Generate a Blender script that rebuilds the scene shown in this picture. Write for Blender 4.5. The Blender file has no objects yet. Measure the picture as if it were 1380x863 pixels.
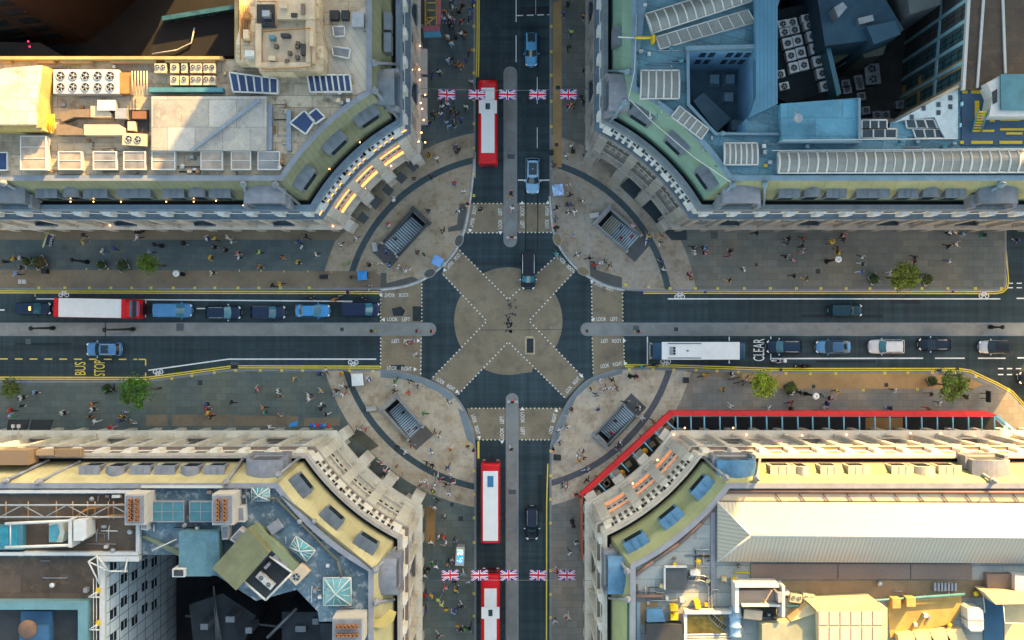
import bpy, bmesh, math, random
from mathutils import Vector, Matrix, Euler
from mathutils.geometry import delaunay_2d_cdt
R = math.radians
rnd = random.Random(11)
CAM_H = 140.0
S = 0.1                                   # metres per photo pixel on the ground
scene = bpy.context.scene
COL = scene.collection

def wx(x, z=0.0): return (x - 690) * S * (CAM_H - z) / CAM_H
def wy(y, z=0.0): return (431.5 - y) * S * (CAM_H - z) / CAM_H
def P(x, y, z=0.0): return Vector((wx(x, z), wy(y, z), z))
def P2(x, y, z=0.0): return (wx(x, z), wy(y, z))
def px_of(p):
    f = CAM_H / (CAM_H - p[2])
    return p[0] * f / S + 690, 431.5 - p[1] * f / S

def lin(c):
    out = []
    for v in c:
        v = v / 255.0
        out.append(v / 12.92 if v <= 0.04045 else ((v + 0.055) / 1.055) ** 2.4)
    return tuple(out)

# ------------------------------------------------------------------ materials
_M = {}
def nodes_of(m):
    m.use_nodes = True
    nt = m.node_tree
    return nt, nt.nodes, nt.links, nt.nodes['Principled BSDF']

def noise_node(nt, vec, scale, detail=4.0, rough=0.6):
    n = nt.nodes.new('ShaderNodeTexNoise')
    n.inputs['Scale'].default_value = scale
    n.inputs['Detail'].default_value = detail
    n.inputs['Roughness'].default_value = rough
    nt.links.new(vec, n.inputs['Vector'])
    return n.outputs['Fac']

def ramp_node(nt, fac, stops):
    r = nt.nodes.new('ShaderNodeValToRGB')
    els = r.color_ramp.elements
    while len(els) < len(stops): els.new(0.5)
    for e, (p, c) in zip(els, stops):
        e.position = p
        e.color = (c[0], c[1], c[2], 1)
    nt.links.new(fac, r.inputs['Fac'])
    return r.outputs['Color']

def mix_node(nt, fac, a, b, mode='MIX'):
    n = nt.nodes.new('ShaderNodeMix')
    n.data_type = 'RGBA'; n.blend_type = mode
    if isinstance(fac, (int, float)): n.inputs[0].default_value = fac
    else: nt.links.new(fac, n.inputs[0])
    for i, v in ((6, a), (7, b)):
        if isinstance(v, tuple): n.inputs[i].default_value = (v[0], v[1], v[2], 1)
        else: nt.links.new(v, n.inputs[i])
    return n.outputs[2]

def math_node(nt, op, a, b=None, c=None):
    n = nt.nodes.new('ShaderNodeMath'); n.operation = op
    for i, v in enumerate((a, b, c)):
        if v is None: continue
        if isinstance(v, (int, float)): n.inputs[i].default_value = v
        else: nt.links.new(v, n.inputs[i])
    return n.outputs[0]

def pos_node(nt, obj=False):
    if obj:
        return nt.nodes.new('ShaderNodeTexCoord').outputs['Object']
    return nt.nodes.new('ShaderNodeNewGeometry').outputs['Position']

def mul(c, k): return tuple(max(0.0, min(1.0, v * k)) for v in c)

ROOF_ALB = 1.0
def albedo_scale(name):
    if ROOF_ALB == 1.0: return 1.0
    if any(k in name for k in ('portland', 'attic')): return .86
    if any(k in name for k in ('well', 'yard', 'wing', 'brick', 'plant_tray', 'link', 'fascia', 'apron', 'beam', 'shop', 'hoarding', 'tower_panel', 'blue_render')): return 1.0
    return ROOF_ALB

def deck_mat(name, c, joint=.7, panel=(3.2, 1.6), stain=(.3, .28, .25), puddle=.35, rot=0.0, rough=.75):
    """flat roof covering: sheets with lapped joints, each a little different, with stains, drying puddles and grime"""
    if name in _M: return _M[name]
    c = mul(c, ROOF_ALB); stain = mul(stain, ROOF_ALB)
    m = bpy.data.materials.new(name); _M[name] = m
    nt, N, L, b = nodes_of(m); b.inputs['Roughness'].default_value = rough; b.inputs['Specular IOR Level'].default_value = .3
    pos = pos_node(nt)
    br = N.new('ShaderNodeTexBrick'); br.inputs['Scale'].default_value = 1.0; br.inputs['Brick Width'].default_value = panel[0]; br.inputs['Row Height'].default_value = panel[1]; br.inputs['Mortar Size'].default_value = .03
    br.inputs['Color1'].default_value = (*mul(c, .78), 1); br.inputs['Color2'].default_value = (*mul(c, 1.18), 1); br.inputs['Mortar'].default_value = (*mul(c, joint * .7), 1)
    mp = N.new('ShaderNodeMapping'); mp.inputs['Rotation'].default_value = (0, 0, rot); L.new(pos, mp.inputs['Vector']); L.new(mp.outputs[0], br.inputs['Vector'])
    col = br.outputs['Color']
    n1 = noise_node(nt, pos, .22, 6.0, .65)
    col = mix_node(nt, 1.0, col, ramp_node(nt, n1, [(.3, (.66, .66, .68)), (.5, (1, 1, 1)), (.7, (1.22, 1.18, 1.1))]), 'MULTIPLY')
    n2 = noise_node(nt, pos, .9, 8.0, .75)
    col = mix_node(nt, ramp_node(nt, n2, [(.52, (0, 0, 0)), (.64, (puddle,) * 3), (.67, (puddle * .5,) * 3)]), col, stain)
    n3 = noise_node(nt, pos, 6.0, 4.0)
    col = mix_node(nt, 1.0, col, ramp_node(nt, n3, [(.3, (.86, .86, .86)), (.7, (1.1, 1.1, 1.1))]), 'MULTIPLY')
    L.new(col, b.inputs['Base Color'])
    bn = N.new('ShaderNodeBump'); bn.inputs['Strength'].default_value = .4; bn.inputs['Distance'].default_value = .03
    L.new(br.outputs['Fac'], bn.inputs['Height']); L.new(bn.outputs[0], b.inputs['Normal'])
    return m

def mat(name, c, rough=0.7, var=0.18, scale=0.5, metal=0.0, spec=0.35, fine=0.1, obj=False, dirt=0.0,
        dirtcol=(0.05, 0.045, 0.04), bump=0.0, emit=0.0, coat=0.0):
    if name in _M: return _M[name]
    c = mul(c, albedo_scale(name)); dirtcol = mul(dirtcol, albedo_scale(name))
    m = bpy.data.materials.new(name); _M[name] = m
    nt, N, L, b = nodes_of(m)
    b.inputs['Roughness'].default_value = rough
    b.inputs['Metallic'].default_value = metal
    b.inputs['Specular IOR Level'].default_value = spec
    if coat: b.inputs['Coat Weight'].default_value = coat
    pos = pos_node(nt, obj)
    n1 = noise_node(nt, pos, scale, 5.0)
    col = ramp_node(nt, n1, [(0.3, mul(c, 1 - var)), (0.7, mul(c, 1 + var))])
    if fine:
        n2 = noise_node(nt, pos, scale * 14 + 2, 3.0)
        g = ramp_node(nt, n2, [(0.3, (1 - fine,) * 3), (0.7, (1 + fine * .6,) * 3)])
        col = mix_node(nt, 1.0, col, g, 'MULTIPLY')
    if dirt:
        n3 = noise_node(nt, pos, scale * 2.3, 6.0, 0.7)
        f = ramp_node(nt, n3, [(0.5, (0, 0, 0)), (0.72, (dirt,) * 3)])
        col = mix_node(nt, f, col, dirtcol)
    L.new(col, b.inputs['Base Color'])
    if bump:
        bn = N.new('ShaderNodeBump'); bn.inputs['Strength'].default_value = bump; bn.inputs['Distance'].default_value = 0.05
        L.new(noise_node(nt, pos, scale * 8, 4.0), bn.inputs['Height']); L.new(bn.outputs[0], b.inputs['Normal'])
    if emit:
        b.inputs['Emission Color'].default_value = (c[0], c[1], c[2], 1)
        b.inputs['Emission Strength'].default_value = emit
    return m

def striped(name, c1, c2, axis=(1, 0, 0), period=0.5, duty=0.12, rough=0.6, var=0.15, scale=0.3, dirt=0.3,
            dirtcol=(0.06, 0.06, 0.05), bump=0.5, metal=0.0):
    """a surface with evenly spaced seams across it (boards, standing seams, corrugation), plus weathering"""
    if name in _M: return _M[name]
    k = albedo_scale(name); c1, c2, dirtcol = mul(c1, k), mul(c2, k), mul(dirtcol, k)
    m = bpy.data.materials.new(name); _M[name] = m
    nt, N, L, b = nodes_of(m)
    b.inputs['Roughness'].default_value = rough; b.inputs['Metallic'].default_value = metal
    pos = pos_node(nt)
    d = N.new('ShaderNodeVectorMath'); d.operation = 'DOT_PRODUCT'
    L.new(pos, d.inputs[0]); d.inputs[1].default_value = axis
    ph = math_node(nt, 'FRACT', math_node(nt, 'MULTIPLY', d.outputs['Value'], 1.0 / period))
    seam = math_node(nt, 'LESS_THAN', ph, duty)
    n1 = noise_node(nt, pos, scale, 5.0)
    base = ramp_node(nt, n1, [(0.3, mul(c1, 1 - var)), (0.7, mul(c1, 1 + var))])
    n3 = noise_node(nt, pos, scale * 3, 6.0, 0.7)
    f = ramp_node(nt, n3, [(0.48, (0, 0, 0)), (0.75, (dirt,) * 3)])
    base = mix_node(nt, f, base, dirtcol)
    col = mix_node(nt, seam, base, c2)
    L.new(col, b.inputs['Base Color'])
    bn = N.new('ShaderNodeBump'); bn.inputs['Strength'].default_value = bump; bn.inputs['Distance'].default_value = 0.04
    L.new(seam, bn.inputs['Height']); L.new(bn.outputs[0], b.inputs['Normal'])
    return m

def glass(name, c, rough=0.06):
    if name in _M: return _M[name]
    m = bpy.data.materials.new(name); _M[name] = m
    nt, N, L, b = nodes_of(m)
    pos = pos_node(nt)
    n1 = noise_node(nt, pos, 0.8, 2.0)
    L.new(ramp_node(nt, n1, [(0.3, mul(c, .7)), (0.7, mul(c, 1.3))]), b.inputs['Base Color'])
    b.inputs['Roughness'].default_value = rough
    b.inputs['Specular IOR Level'].default_value = 0.45
    return m

def paint(name, c, rough=0.25, metal=0.0):
    if name in _M: return _M[name]
    m = bpy.data.materials.new(name); _M[name] = m
    nt, N, L, b = nodes_of(m)
    pos = pos_node(nt, True)
    n1 = noise_node(nt, pos, 1.3, 4.0)
    L.new(ramp_node(nt, n1, [(0.25, mul(c, .86)), (0.75, mul(c, 1.08))]), b.inputs['Base Color'])
    b.inputs['Roughness'].default_value = rough; b.inputs['Metallic'].default_value = metal
    b.inputs['Coat Weight'].default_value = 0.12; b.inputs['Coat Roughness'].default_value = 0.05; b.inputs['Specular IOR Level'].default_value = .22
    return m

def lamp_mat(name, c, e):
    if name in _M: return _M[name]
    m = bpy.data.materials.new(name); _M[name] = m
    nt, N, L, b = nodes_of(m)
    b.inputs['Base Color'].default_value = (*c, 1)
    b.inputs['Emission Color'].default_value = (*c, 1)
    b.inputs['Emission Strength'].default_value = e
    return m

def asphalt_mat():
    m = bpy.data.materials.new('asphalt'); _M['asphalt'] = m
    nt, N, L, b = nodes_of(m)
    b.inputs['Roughness'].default_value = 0.75; b.inputs['Specular IOR Level'].default_value = 0.3
    pos = pos_node(nt)
    c = (0.024, 0.043, 0.051)
    n1 = noise_node(nt, pos, 0.07, 4.0)
    col = ramp_node(nt, n1, [(0.3, mul(c, .62)), (0.7, mul(c, 1.45))])
    # tyre-polished lengthwise lanes
    for axis, sc in (((0.02, 1.1, 0), 1.0), ((1.1, 0.02, 0), 1.0)):
        mp = N.new('ShaderNodeVectorMath'); mp.operation = 'MULTIPLY'; mp.inputs[1].default_value = axis
        L.new(pos, mp.inputs[0])
        f = noise_node(nt, mp.outputs[0], sc, 3.0)
        g = ramp_node(nt, f, [(0.3, (0.68,) * 3), (0.7, (1.26,) * 3)])
        col = mix_node(nt, 1.0, col, g, 'MULTIPLY')
    f = noise_node(nt, pos, 9.0, 3.0)
    col = mix_node(nt, 1.0, col, ramp_node(nt, f, [(0.3, (0.85,) * 3), (0.75, (1.18,) * 3)]), 'MULTIPLY')
    f = noise_node(nt, pos, .5, 7.0, .75)
    col = mix_node(nt, ramp_node(nt, f, [(.56, (0, 0, 0)), (.66, (.5,) * 3)]), col, (.045, .05, .052))
    f = noise_node(nt, pos, 1.3, 2.0)
    col = mix_node(nt, ramp_node(nt, f, [(.71, (0, 0, 0)), (.76, (.75,) * 3)]), col, (.008, .011, .013))
    L.new(col, b.inputs['Base Color'])
    bn = N.new('ShaderNodeBump'); bn.inputs['Strength'].default_value = 0.3; bn.inputs['Distance'].default_value = 0.01
    L.new(noise_node(nt, pos, 25.0, 2.0), bn.inputs['Height']); L.new(bn.outputs[0], b.inputs['Normal'])
    return m

def paving_mat(name, slab, plaza, band_r, band=(0.045, 0.07, 0.08), slab_sz=(1.35, 0.9)):
    """large stone flags; within 25 m of the junction centre a paler stone with a dark ring set in it"""
    m = bpy.data.materials.new(name); _M[name] = m
    nt, N, L, b = nodes_of(m)
    b.inputs['Roughness'].default_value = 0.8; b.inputs['Specular IOR Level'].default_value = 0.25
    pos = pos_node(nt)
    br = N.new('ShaderNodeTexBrick')
    br.inputs['Scale'].default_value = 1.0; br.inputs['Brick Width'].default_value = slab_sz[0]
    br.inputs['Row Height'].default_value = slab_sz[1]; br.inputs['Mortar Size'].default_value = 0.018
    br.inputs['Color1'].default_value = (*mul(slab, .9), 1); br.inputs['Color2'].default_value = (*mul(slab, 1.12), 1)
    br.inputs['Mortar'].default_value = (*mul(slab, .6), 1)
    L.new(pos, br.inputs['Vector'])
    n1 = noise_node(nt, pos, 0.12, 5.0)
    tint = ramp_node(nt, n1, [(0.3, (0.68, 0.8, 0.88)), (0.5, (0.96, 0.98, 0.97)), (0.7, (1.3, 1.14, .94))])
    s = mix_node(nt, 1.0, br.outputs['Color'], tint, 'MULTIPLY')
    # plaza stone
    n2 = noise_node(nt, pos, 0.35, 7.0, 0.7)
    p = ramp_node(nt, n2, [(0.32, (plaza[0] * .62, plaza[1] * .54, plaza[2] * .46)), (0.45, (plaza[0] * .95, plaza[1] * .9, plaza[2] * .84)), (0.56, mul(plaza, 1.0)), (0.70, (plaza[0] * 1.1, plaza[1] * 1.16, plaza[2] * 1.24))])
    n4 = noise_node(nt, pos, 1.7, 8.0, 0.75)
    p = mix_node(nt, 1.0, p, ramp_node(nt, n4, [(0.36, (0.72, .72, .74)), (0.48, (1, 1, 1)), (0.7, (1.08, 1.06, 1.02))]), 'MULTIPLY')
    vo = N.new('ShaderNodeTexBrick')
    vo.inputs['Scale'].default_value = 1.0; vo.inputs['Brick Width'].default_value = 1.1; vo.inputs['Row Height'].default_value = 1.1
    vo.inputs['Mortar Size'].default_value = 0.014
    vo.inputs['Color1'].default_value = (.94, .94, .94, 1); vo.inputs['Color2'].default_value = (1.05, 1.05, 1.05, 1); vo.inputs['Mortar'].default_value = (.8, .8, .8, 1)
    L.new(pos, vo.inputs['Vector'])
    p = mix_node(nt, 1.0, p, vo.outputs['Color'], 'MULTIPLY')
    sep = N.new('ShaderNodeSeparateXYZ'); L.new(pos, sep.inputs[0])
    xx = math_node(nt, 'ADD', sep.outputs[0], 0.5)
    r = math_node(nt, 'SQRT', math_node(nt, 'ADD', math_node(nt, 'MULTIPLY', xx, xx), math_node(nt, 'MULTIPLY', sep.outputs[1], sep.outputs[1])))
    col = mix_node(nt, math_node(nt, 'LESS_THAN', r, 25.6), s, p)
    ring = math_node(nt, 'MULTIPLY', math_node(nt, 'GREATER_THAN', r, band_r - .42), math_node(nt, 'LESS_THAN', r, band_r + .42))
    bandc = ramp_node(nt, n4, [(0.3, mul(band, .8)), (0.7, mul(band, 1.3))])
    col = mix_node(nt, ring, col, bandc)
    # gum, oil and wet spots
    n5 = noise_node(nt, pos, 3.5, 2.0)
    col = mix_node(nt, ramp_node(nt, n5, [(0.70, (0, 0, 0)), (0.74, (.55,) * 3)]), col, (0.05, 0.05, 0.05))
    L.new(col, b.inputs['Base Color'])
    return m

# ------------------------------------------------------------------ mesh building
class MB:
    def __init__(s): s.v = []; s.f = []; s.m = []; s.sm = []
    def add(s, vs, fs, mi=0, smooth=False):
        o = len(s.v)
        s.v += [tuple(v) for v in vs]
        for f in fs:
            s.f.append(tuple(i + o for i in f)); s.m.append(mi); s.sm.append(smooth)
        return s
    def box(s, c, d, rz=0.0, mi=0, top=None):
        """c centre of the base (x, y, z0), d full size (x, y, h); top: scale of the upper face"""
        hx, hy, h = d[0] / 2, d[1] / 2, d[2]
        k = 1.0 if top is None else top
        cs, sn = math.cos(rz), math.sin(rz)
        vs = []
        for z, q in ((0, 1.0), (h, k)):
            for x, y in ((-hx, -hy), (hx, -hy), (hx, hy), (-hx, hy)):
                vs.append((c[0] + (x * cs - y * sn) * q, c[1] + (x * sn + y * cs) * q, c[2] + z))
        return s.add(vs, [(3, 2, 1, 0), (4, 5, 6, 7), (0, 1, 5, 4), (1, 2, 6, 5), (2, 3, 7, 6), (3, 0, 4, 7)], mi)
    def prism(s, poly, z0, z1, mi=0, mtop=None, bottom=True):
        n = len(poly)
        area = sum(poly[i][0] * poly[(i + 1) % n][1] - poly[(i + 1) % n][0] * poly[i][1] for i in range(n))
        if area < 0: poly = list(reversed(poly))
        vs = [(p[0], p[1], z0) for p in poly] + [(p[0], p[1], z1) for p in poly]
        s.add(vs, [(i, (i + 1) % n, n + (i + 1) % n, n + i) for i in range(n)] + ([tuple(reversed(range(n)))] if bottom else []), mi)
        s.add([(p[0], p[1], z1) for p in poly], [tuple(range(n))], mi if mtop is None else mtop)
        return s
    def tube(s, pts, rad, n=8, mi=0, smooth=True):
        pts = [Vector(p) for p in pts]
        if isinstance(rad, (int, float)): rad = [rad] * len(pts)
        rings = []
        for i, p in enumerate(pts):
            d = (pts[min(i + 1, len(pts) - 1)] - pts[max(i - 1, 0)])
            if d.length < 1e-9: d = Vector((0, 0, 1))
            d.normalize()
            a = Vector((0, 0, 1)) if abs(d.z) < .9 else Vector((1, 0, 0))
            u = d.cross(a).normalized(); w = u.cross(d).normalized()
            rings.append([p + (u * math.cos(2 * math.pi * k / n) + w * math.sin(2 * math.pi * k / n)) * rad[i] for k in range(n)])
        return s.rings(rings, mi, smooth)
    def rings(s, rings, mi=0, smooth=True, caps=True, closed=True):
        n = len(rings[0]); vs = [v for r in rings for v in r]; fs = []
        for i in range(len(rings) - 1):
            for k in range(n if closed else n - 1):
                a, b2 = i * n + k, i * n + (k + 1) % n
                fs.append((a, b2, b2 + n, a + n))
        if caps:
            fs.append(tuple(reversed(range(n)))); fs.append(tuple(range((len(rings) - 1) * n, len(rings) * n)))
        return s.add(vs, fs, mi, smooth)
    def lathe(s, c, prof, n=16, mi=0, smooth=True):
        return s.rings([[(c[0] + r * math.cos(2 * math.pi * k / n), c[1] + r * math.sin(2 * math.pi * k / n), c[2] + z) for k in range(n)] for r, z in prof], mi, smooth)
    def ball(s, c, r, n=10, m=6, mi=0):
        if isinstance(r, (int, float)): r = (r, r, r)
        rings = []
        for j in range(m + 1):
            t = -math.pi / 2 + math.pi * (j + .02 if j == 0 else (j - .02 if j == m else j)) / m
            rings.append([(c[0] + r[0] * math.cos(t) * math.cos(2 * math.pi * k / n), c[1] + r[1] * math.cos(t) * math.sin(2 * math.pi * k / n), c[2] + r[2] * math.sin(t)) for k in range(n)])
        return s.rings(rings, mi, True)
    def fbox(s, p, n, t, w, out, inn, z0, z1, mi=0):
        """box standing on a wall frame: p point, n outward, t along; w wide, from `out` in front to `inn` behind"""
        q = []
        for z in (z0, z1):
            for a, b2 in ((-w / 2, -inn), (w / 2, -inn), (w / 2, out), (-w / 2, out)):
                q.append((p[0] + t[0] * a + n[0] * b2, p[1] + t[1] * a + n[1] * b2, z))
        c = (t[0] * n[1] - t[1] * n[0]) > 0
        fs = [(3, 2, 1, 0), (4, 5, 6, 7), (0, 1, 5, 4), (1, 2, 6, 5), (2, 3, 7, 6), (3, 0, 4, 7)]
        if not c: fs = [tuple(reversed(f)) for f in fs]
        return s.add(q, fs, mi)
    def pbox(s, x0, y0, x1, y1, z0, z1, mi=0, mtop=None):
        return s.prism([P2(x0, y0, z1), P2(x1, y0, z1), P2(x1, y1, z1), P2(x0, y1, z1)], z0, z1, mi, mtop)
    def ppoly(s, pts, z0, z1, mi=0, mtop=None):
        return s.prism([P2(x, y, z1) for x, y in pts], z0, z1, mi, mtop)
    def build(s, name, mats, parent=None, loc=None, fix=False):
        me = bpy.data.meshes.new(name)
        off = Vector((0, 0, 0))
        if parent is not None: off = Vector(parent.get('_base', (0, 0, 0)))
        if loc is not None: off = Vector(loc)
        me.from_pydata([(v[0] - off[0], v[1] - off[1], v[2] - off[2]) for v in s.v], [], s.f)
        if not isinstance(mats, (list, tuple)): mats = [mats]
        for mt in mats: me.materials.append(mt)
        me.polygons.foreach_set('material_index', [min(i, len(mats) - 1) for i in s.m])
        me.polygons.foreach_set('use_smooth', s.sm)
        me.update()
        if fix:
            bm = bmesh.new(); bm.from_mesh(me)
            bmesh.ops.recalc_face_normals(bm, faces=bm.faces); bm.to_mesh(me); bm.free()
        o = bpy.data.objects.new(name, me); COL.objects.link(o)
        if parent is not None: o.parent = parent
        elif loc is not None: o.location = loc
        return o

def tag(o, label=None, cat=None, group=None, kind=None):
    if label: o['label'] = label
    if cat: o['category'] = cat
    if group: o['group'] = group
    if kind: o['kind'] = kind
    return o

def empty(name, loc, label, cat, group=None, rz=0.0):
    o = bpy.data.objects.new(name, None); COL.objects.link(o)
    o.empty_display_size = 0.3
    o.location = loc; o.rotation_euler = (0, 0, rz)
    o['_base'] = (0.0, 0.0, 0.0) if rz else tuple(float(v) for v in loc)
    return tag(o, label, cat, group)

def proto_empty(name, label, cat, group=None):
    return empty(name, (0, 0, 0), label, cat, group)

def copy_tree(o, parent=None):
    c = o.copy(); COL.objects.link(c)
    if parent is not None: c.parent = parent
    for ch in o.children: copy_tree(ch, c)
    return c

def structure(mb, name, m, fix=False):
    o = mb.build(name, m, fix=fix); o['kind'] = 'structure'; return o

def fill(outer, holes, z, mi=0, mb=None):
    """flat sheet with holes"""
    mb = mb or MB()
    vs = []; es = []
    for loop in [outer] + holes:
        o = len(vs); vs += [Vector((p[0], p[1])) for p in loop]
        es += [(o + i, o + (i + 1) % len(loop)) for i in range(len(loop))]
    rv, re, rf, _, _, _ = delaunay_2d_cdt(vs, es, [], 0, 1e-5)
    def inside(pt, loop):
        c = False; n = len(loop); j = n - 1
        for i in range(n):
            if ((loop[i][1] > pt[1]) != (loop[j][1] > pt[1])) and pt[0] < (loop[j][0] - loop[i][0]) * (pt[1] - loop[i][1]) / (loop[j][1] - loop[i][1]) + loop[i][0]: c = not c
            j = i
        return c
    fs = []
    for f in rf:
        ctr = sum((rv[i] for i in f), Vector((0, 0))) / len(f)
        if inside(ctr, outer) and not any(inside(ctr, h) for h in holes):
            a, b2, c = rv[f[0]], rv[f[1]], rv[f[2]]
            if (b2 - a).cross(c - a) < 0: f = list(reversed(f))
            fs.append(tuple(f))
    mb.add([(v[0], v[1], z) for v in rv], fs, mi)
    return mb

def side_walls(mb, loop, z0, z1, mi=0):
    n = len(loop)
    for i in range(n):
        a, b2 = loop[i], loop[(i + 1) % n]
        mb.add([(a[0], a[1], z0), (b2[0], b2[1], z0), (b2[0], b2[1], z1), (a[0], a[1], z1)], [(0, 1, 2, 3)], mi)
    return mb

ORD = ['first', 'second', 'third', 'fourth', 'fifth', 'sixth', 'seventh', 'eighth', 'ninth', 'tenth', 'eleventh', 'twelfth',
       'thirteenth', 'fourteenth', 'fifteenth', 'sixteenth', 'seventeenth', 'eighteenth', 'nineteenth', 'twentieth',
       'twenty-first', 'twenty-second', 'twenty-third', 'twenty-fourth', 'twenty-fifth', 'twenty-sixth', 'twenty-seventh', 'twenty-eighth', 'twenty-ninth', 'thirtieth']
SKY_STR, SUN_E, EXPO = 0.15, 4.8, 2.4
# ================================================================== ground, road, pavements, markings
M_asph = asphalt_mat()
M_tan = mat('buff_surfacing', (0.235, 0.18, 0.115), .85, .2, .25, fine=.16, dirt=.55, dirtcol=(.09, .085, .07))
M_tan2 = mat('buff_surfacing_worn', (0.21, 0.17, 0.115), .85, .24, .25, fine=.16, dirt=.7, dirtcol=(.085, .083, .07))
M_white = mat('road_paint_white', (.78, .78, .76), .6, .12, 1.5, dirt=.35, dirtcol=(.3, .3, .3))
M_yellow = mat('road_paint_yellow', (.72, .55, .06), .6, .12, 1.5, dirt=.3, dirtcol=(.3, .24, .08))
M_kerb = mat('granite_kerb', (.20, .21, .22), .75, .15, 1.0)
M_median = mat('median_stone', (.21, .215, .205), .8, .2, .3, dirt=.5, dirtcol=(.10, .11, .12))
M_iron = mat('cast_iron', (.03, .032, .036), .55, .2, 2.0)
M_plaza_n = paving_mat('stone_flags_north_east', (.15, .15, .135), (.32, .28, .23), 21.9)
M_plaza_nw = paving_mat('stone_flags_north_west', (.092, .115, .12), (.33, .28, .21), 22.0)
M_plaza_s = paving_mat('stone_flags_south_west', (.115, .135, .125), (.43, .365, .275), 22.9)
M_plaza_se = paving_mat('stone_flags_south_east', (.215, .19, .165), (.44, .375, .295), 22.7, band=(.08, .085, .10))

STAIRS = {  # corner pixels: entrance left, entrance right, far right, far left (ground)
    'NW': [(515, 329), (537, 346), (574.5, 302), (556, 286.5)],
    'NE': [(843, 337.5), (863.5, 320), (824, 284), (804, 303.5)],
    'SW': [(550.5, 590), (571, 576), (536.5, 537), (518, 553.5)],
    'SE': [(841, 546), (856, 559.5), (820, 598), (804, 584)]}
stair_frames = {}
for k, q in STAIRS.items():
    a, b2, c, d = [Vector(P2(*p)) for p in q]
    ent = (a + b2) / 2; far = (c + d) / 2
    ax = (far - ent).normalized(); L = (far - ent).length
    wv = Vector((-ax.y, ax.x)); W = ((a - b2).length + (c - d).length) / 2 * .92
    stair_frames[k] = (ent, ax, wv, L, W)
def stair_rect(k, grow=0.0):
    ent, ax, wv, L, W = stair_frames[k]
    return [tuple(v) for v in (ent - ax * grow + wv * (W / 2 + grow), ent - ax * grow - wv * (W / 2 + grow), ent + ax * (L + grow) - wv * (W / 2 + grow), ent + ax * (L + grow) + wv * (W / 2 + grow))]

G = 900.0
structure(fill([(-G, -G), (G, -G), (G, G), (-G, G)], [stair_rect(k) for k in STAIRS], 0.0), 'road', M_asph)

def smooth_px(pts, n=1):
    """Chaikin corner cutting"""
    for _ in range(n):
        out = [pts[0]]
        for a, b2 in zip(pts, pts[1:]):
            out += [(a[0] * .75 + b2[0] * .25, a[1] * .75 + b2[1] * .25), (a[0] * .25 + b2[0] * .75, a[1] * .25 + b2[1] * .75)]
        out.append(pts[-1]); pts = out
    return pts
KERB = {
    'NW': [(-600, 391), (505, 391)] + smooth_px([(513, 391), (543.5, 388), (569, 379), (590, 365), (606, 350), (618, 333), (627, 310), (632, 285), (636, 254), (640, 215)], 2) + [(641, 190), (641, -500)],
    'NE': [(740.5, -500), (740.5, 265)] + smooth_px([(741.5, 275), (744.5, 312), (753.6, 334), (765, 350), (777, 363), (793, 374), (815, 386), (838, 391.5), (865, 393)], 2) + [(1342, 392.5), (1351, 391), (1355, 387), (1356, 380), (1356, -500)],
    'SW': [(-600, 513), (195, 513), (312, 497.5), (505, 497.5)] + smooth_px([(513, 497.5), (543, 501), (570, 508), (597, 520), (616, 534), (630, 557), (639, 582), (641.5, 605)], 2) + [(642, 640), (642, 1400)],
    'SE': [(740.5, 1400), (740.5, 620)] + smooth_px([(741.5, 600), (746, 580), (756, 557), (768, 535), (788, 513), (812, 502), (840, 496), (870, 495.5)], 2) + [(905, 496.5), (1050, 500.5), (1290, 500.5), (1306, 503), (1340, 519), (1362, 531), (1385, 556), (1400, 600), (1400, 1400)]}
FARC = {'NW': (-600, -500), 'NE': None, 'SW': (-600, 1400), 'SE': None}
PAVM = {'NW': M_plaza_nw, 'NE': M_plaza_n, 'SW': M_plaza_s, 'SE': M_plaza_se}
ZP = 0.12
for k, line in KERB.items():
    pts = [P2(*p) for p in line]
    outer = pts + ([P2(*FARC[k])] if FARC[k] else [])
    area = sum(outer[i][0] * outer[(i + 1) % len(outer)][1] - outer[(i + 1) % len(outer)][0] * outer[i][1] for i in range(len(outer)))
    sgn = 1 if area > 0 else -1
    if area < 0: outer = list(reversed(outer))
    mb = fill(outer, [stair_rect(k)], ZP)
    side_walls(mb, outer, -0.02, ZP)
    structure(mb, 'pavement', PAVM[k])
    # kerb stone line, 0.3 m wide, set just proud of the flags
    kb = MB()
    for i in range(len(pts) - 1):
        a, b2 = Vector(pts[i]), Vector(pts[i + 1])
        def nrm(j):
            d0 = Vector(pts[min(j + 1, len(pts) - 1)]) - Vector(pts[max(j - 1, 0)]); d0.normalize(); return Vector((-d0.y, d0.x))
        na, nb = nrm(i), nrm(i + 1)
        q = [a, b2, b2 + nb * .28 * sgn, a + na * .28 * sgn]
        kb.add([(v.x, v.y, ZP + .006) for v in q], [(0, 1, 2, 3) if sgn > 0 else (3, 2, 1, 0)])
    structure(kb, 'kerb', M_kerb)

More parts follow.
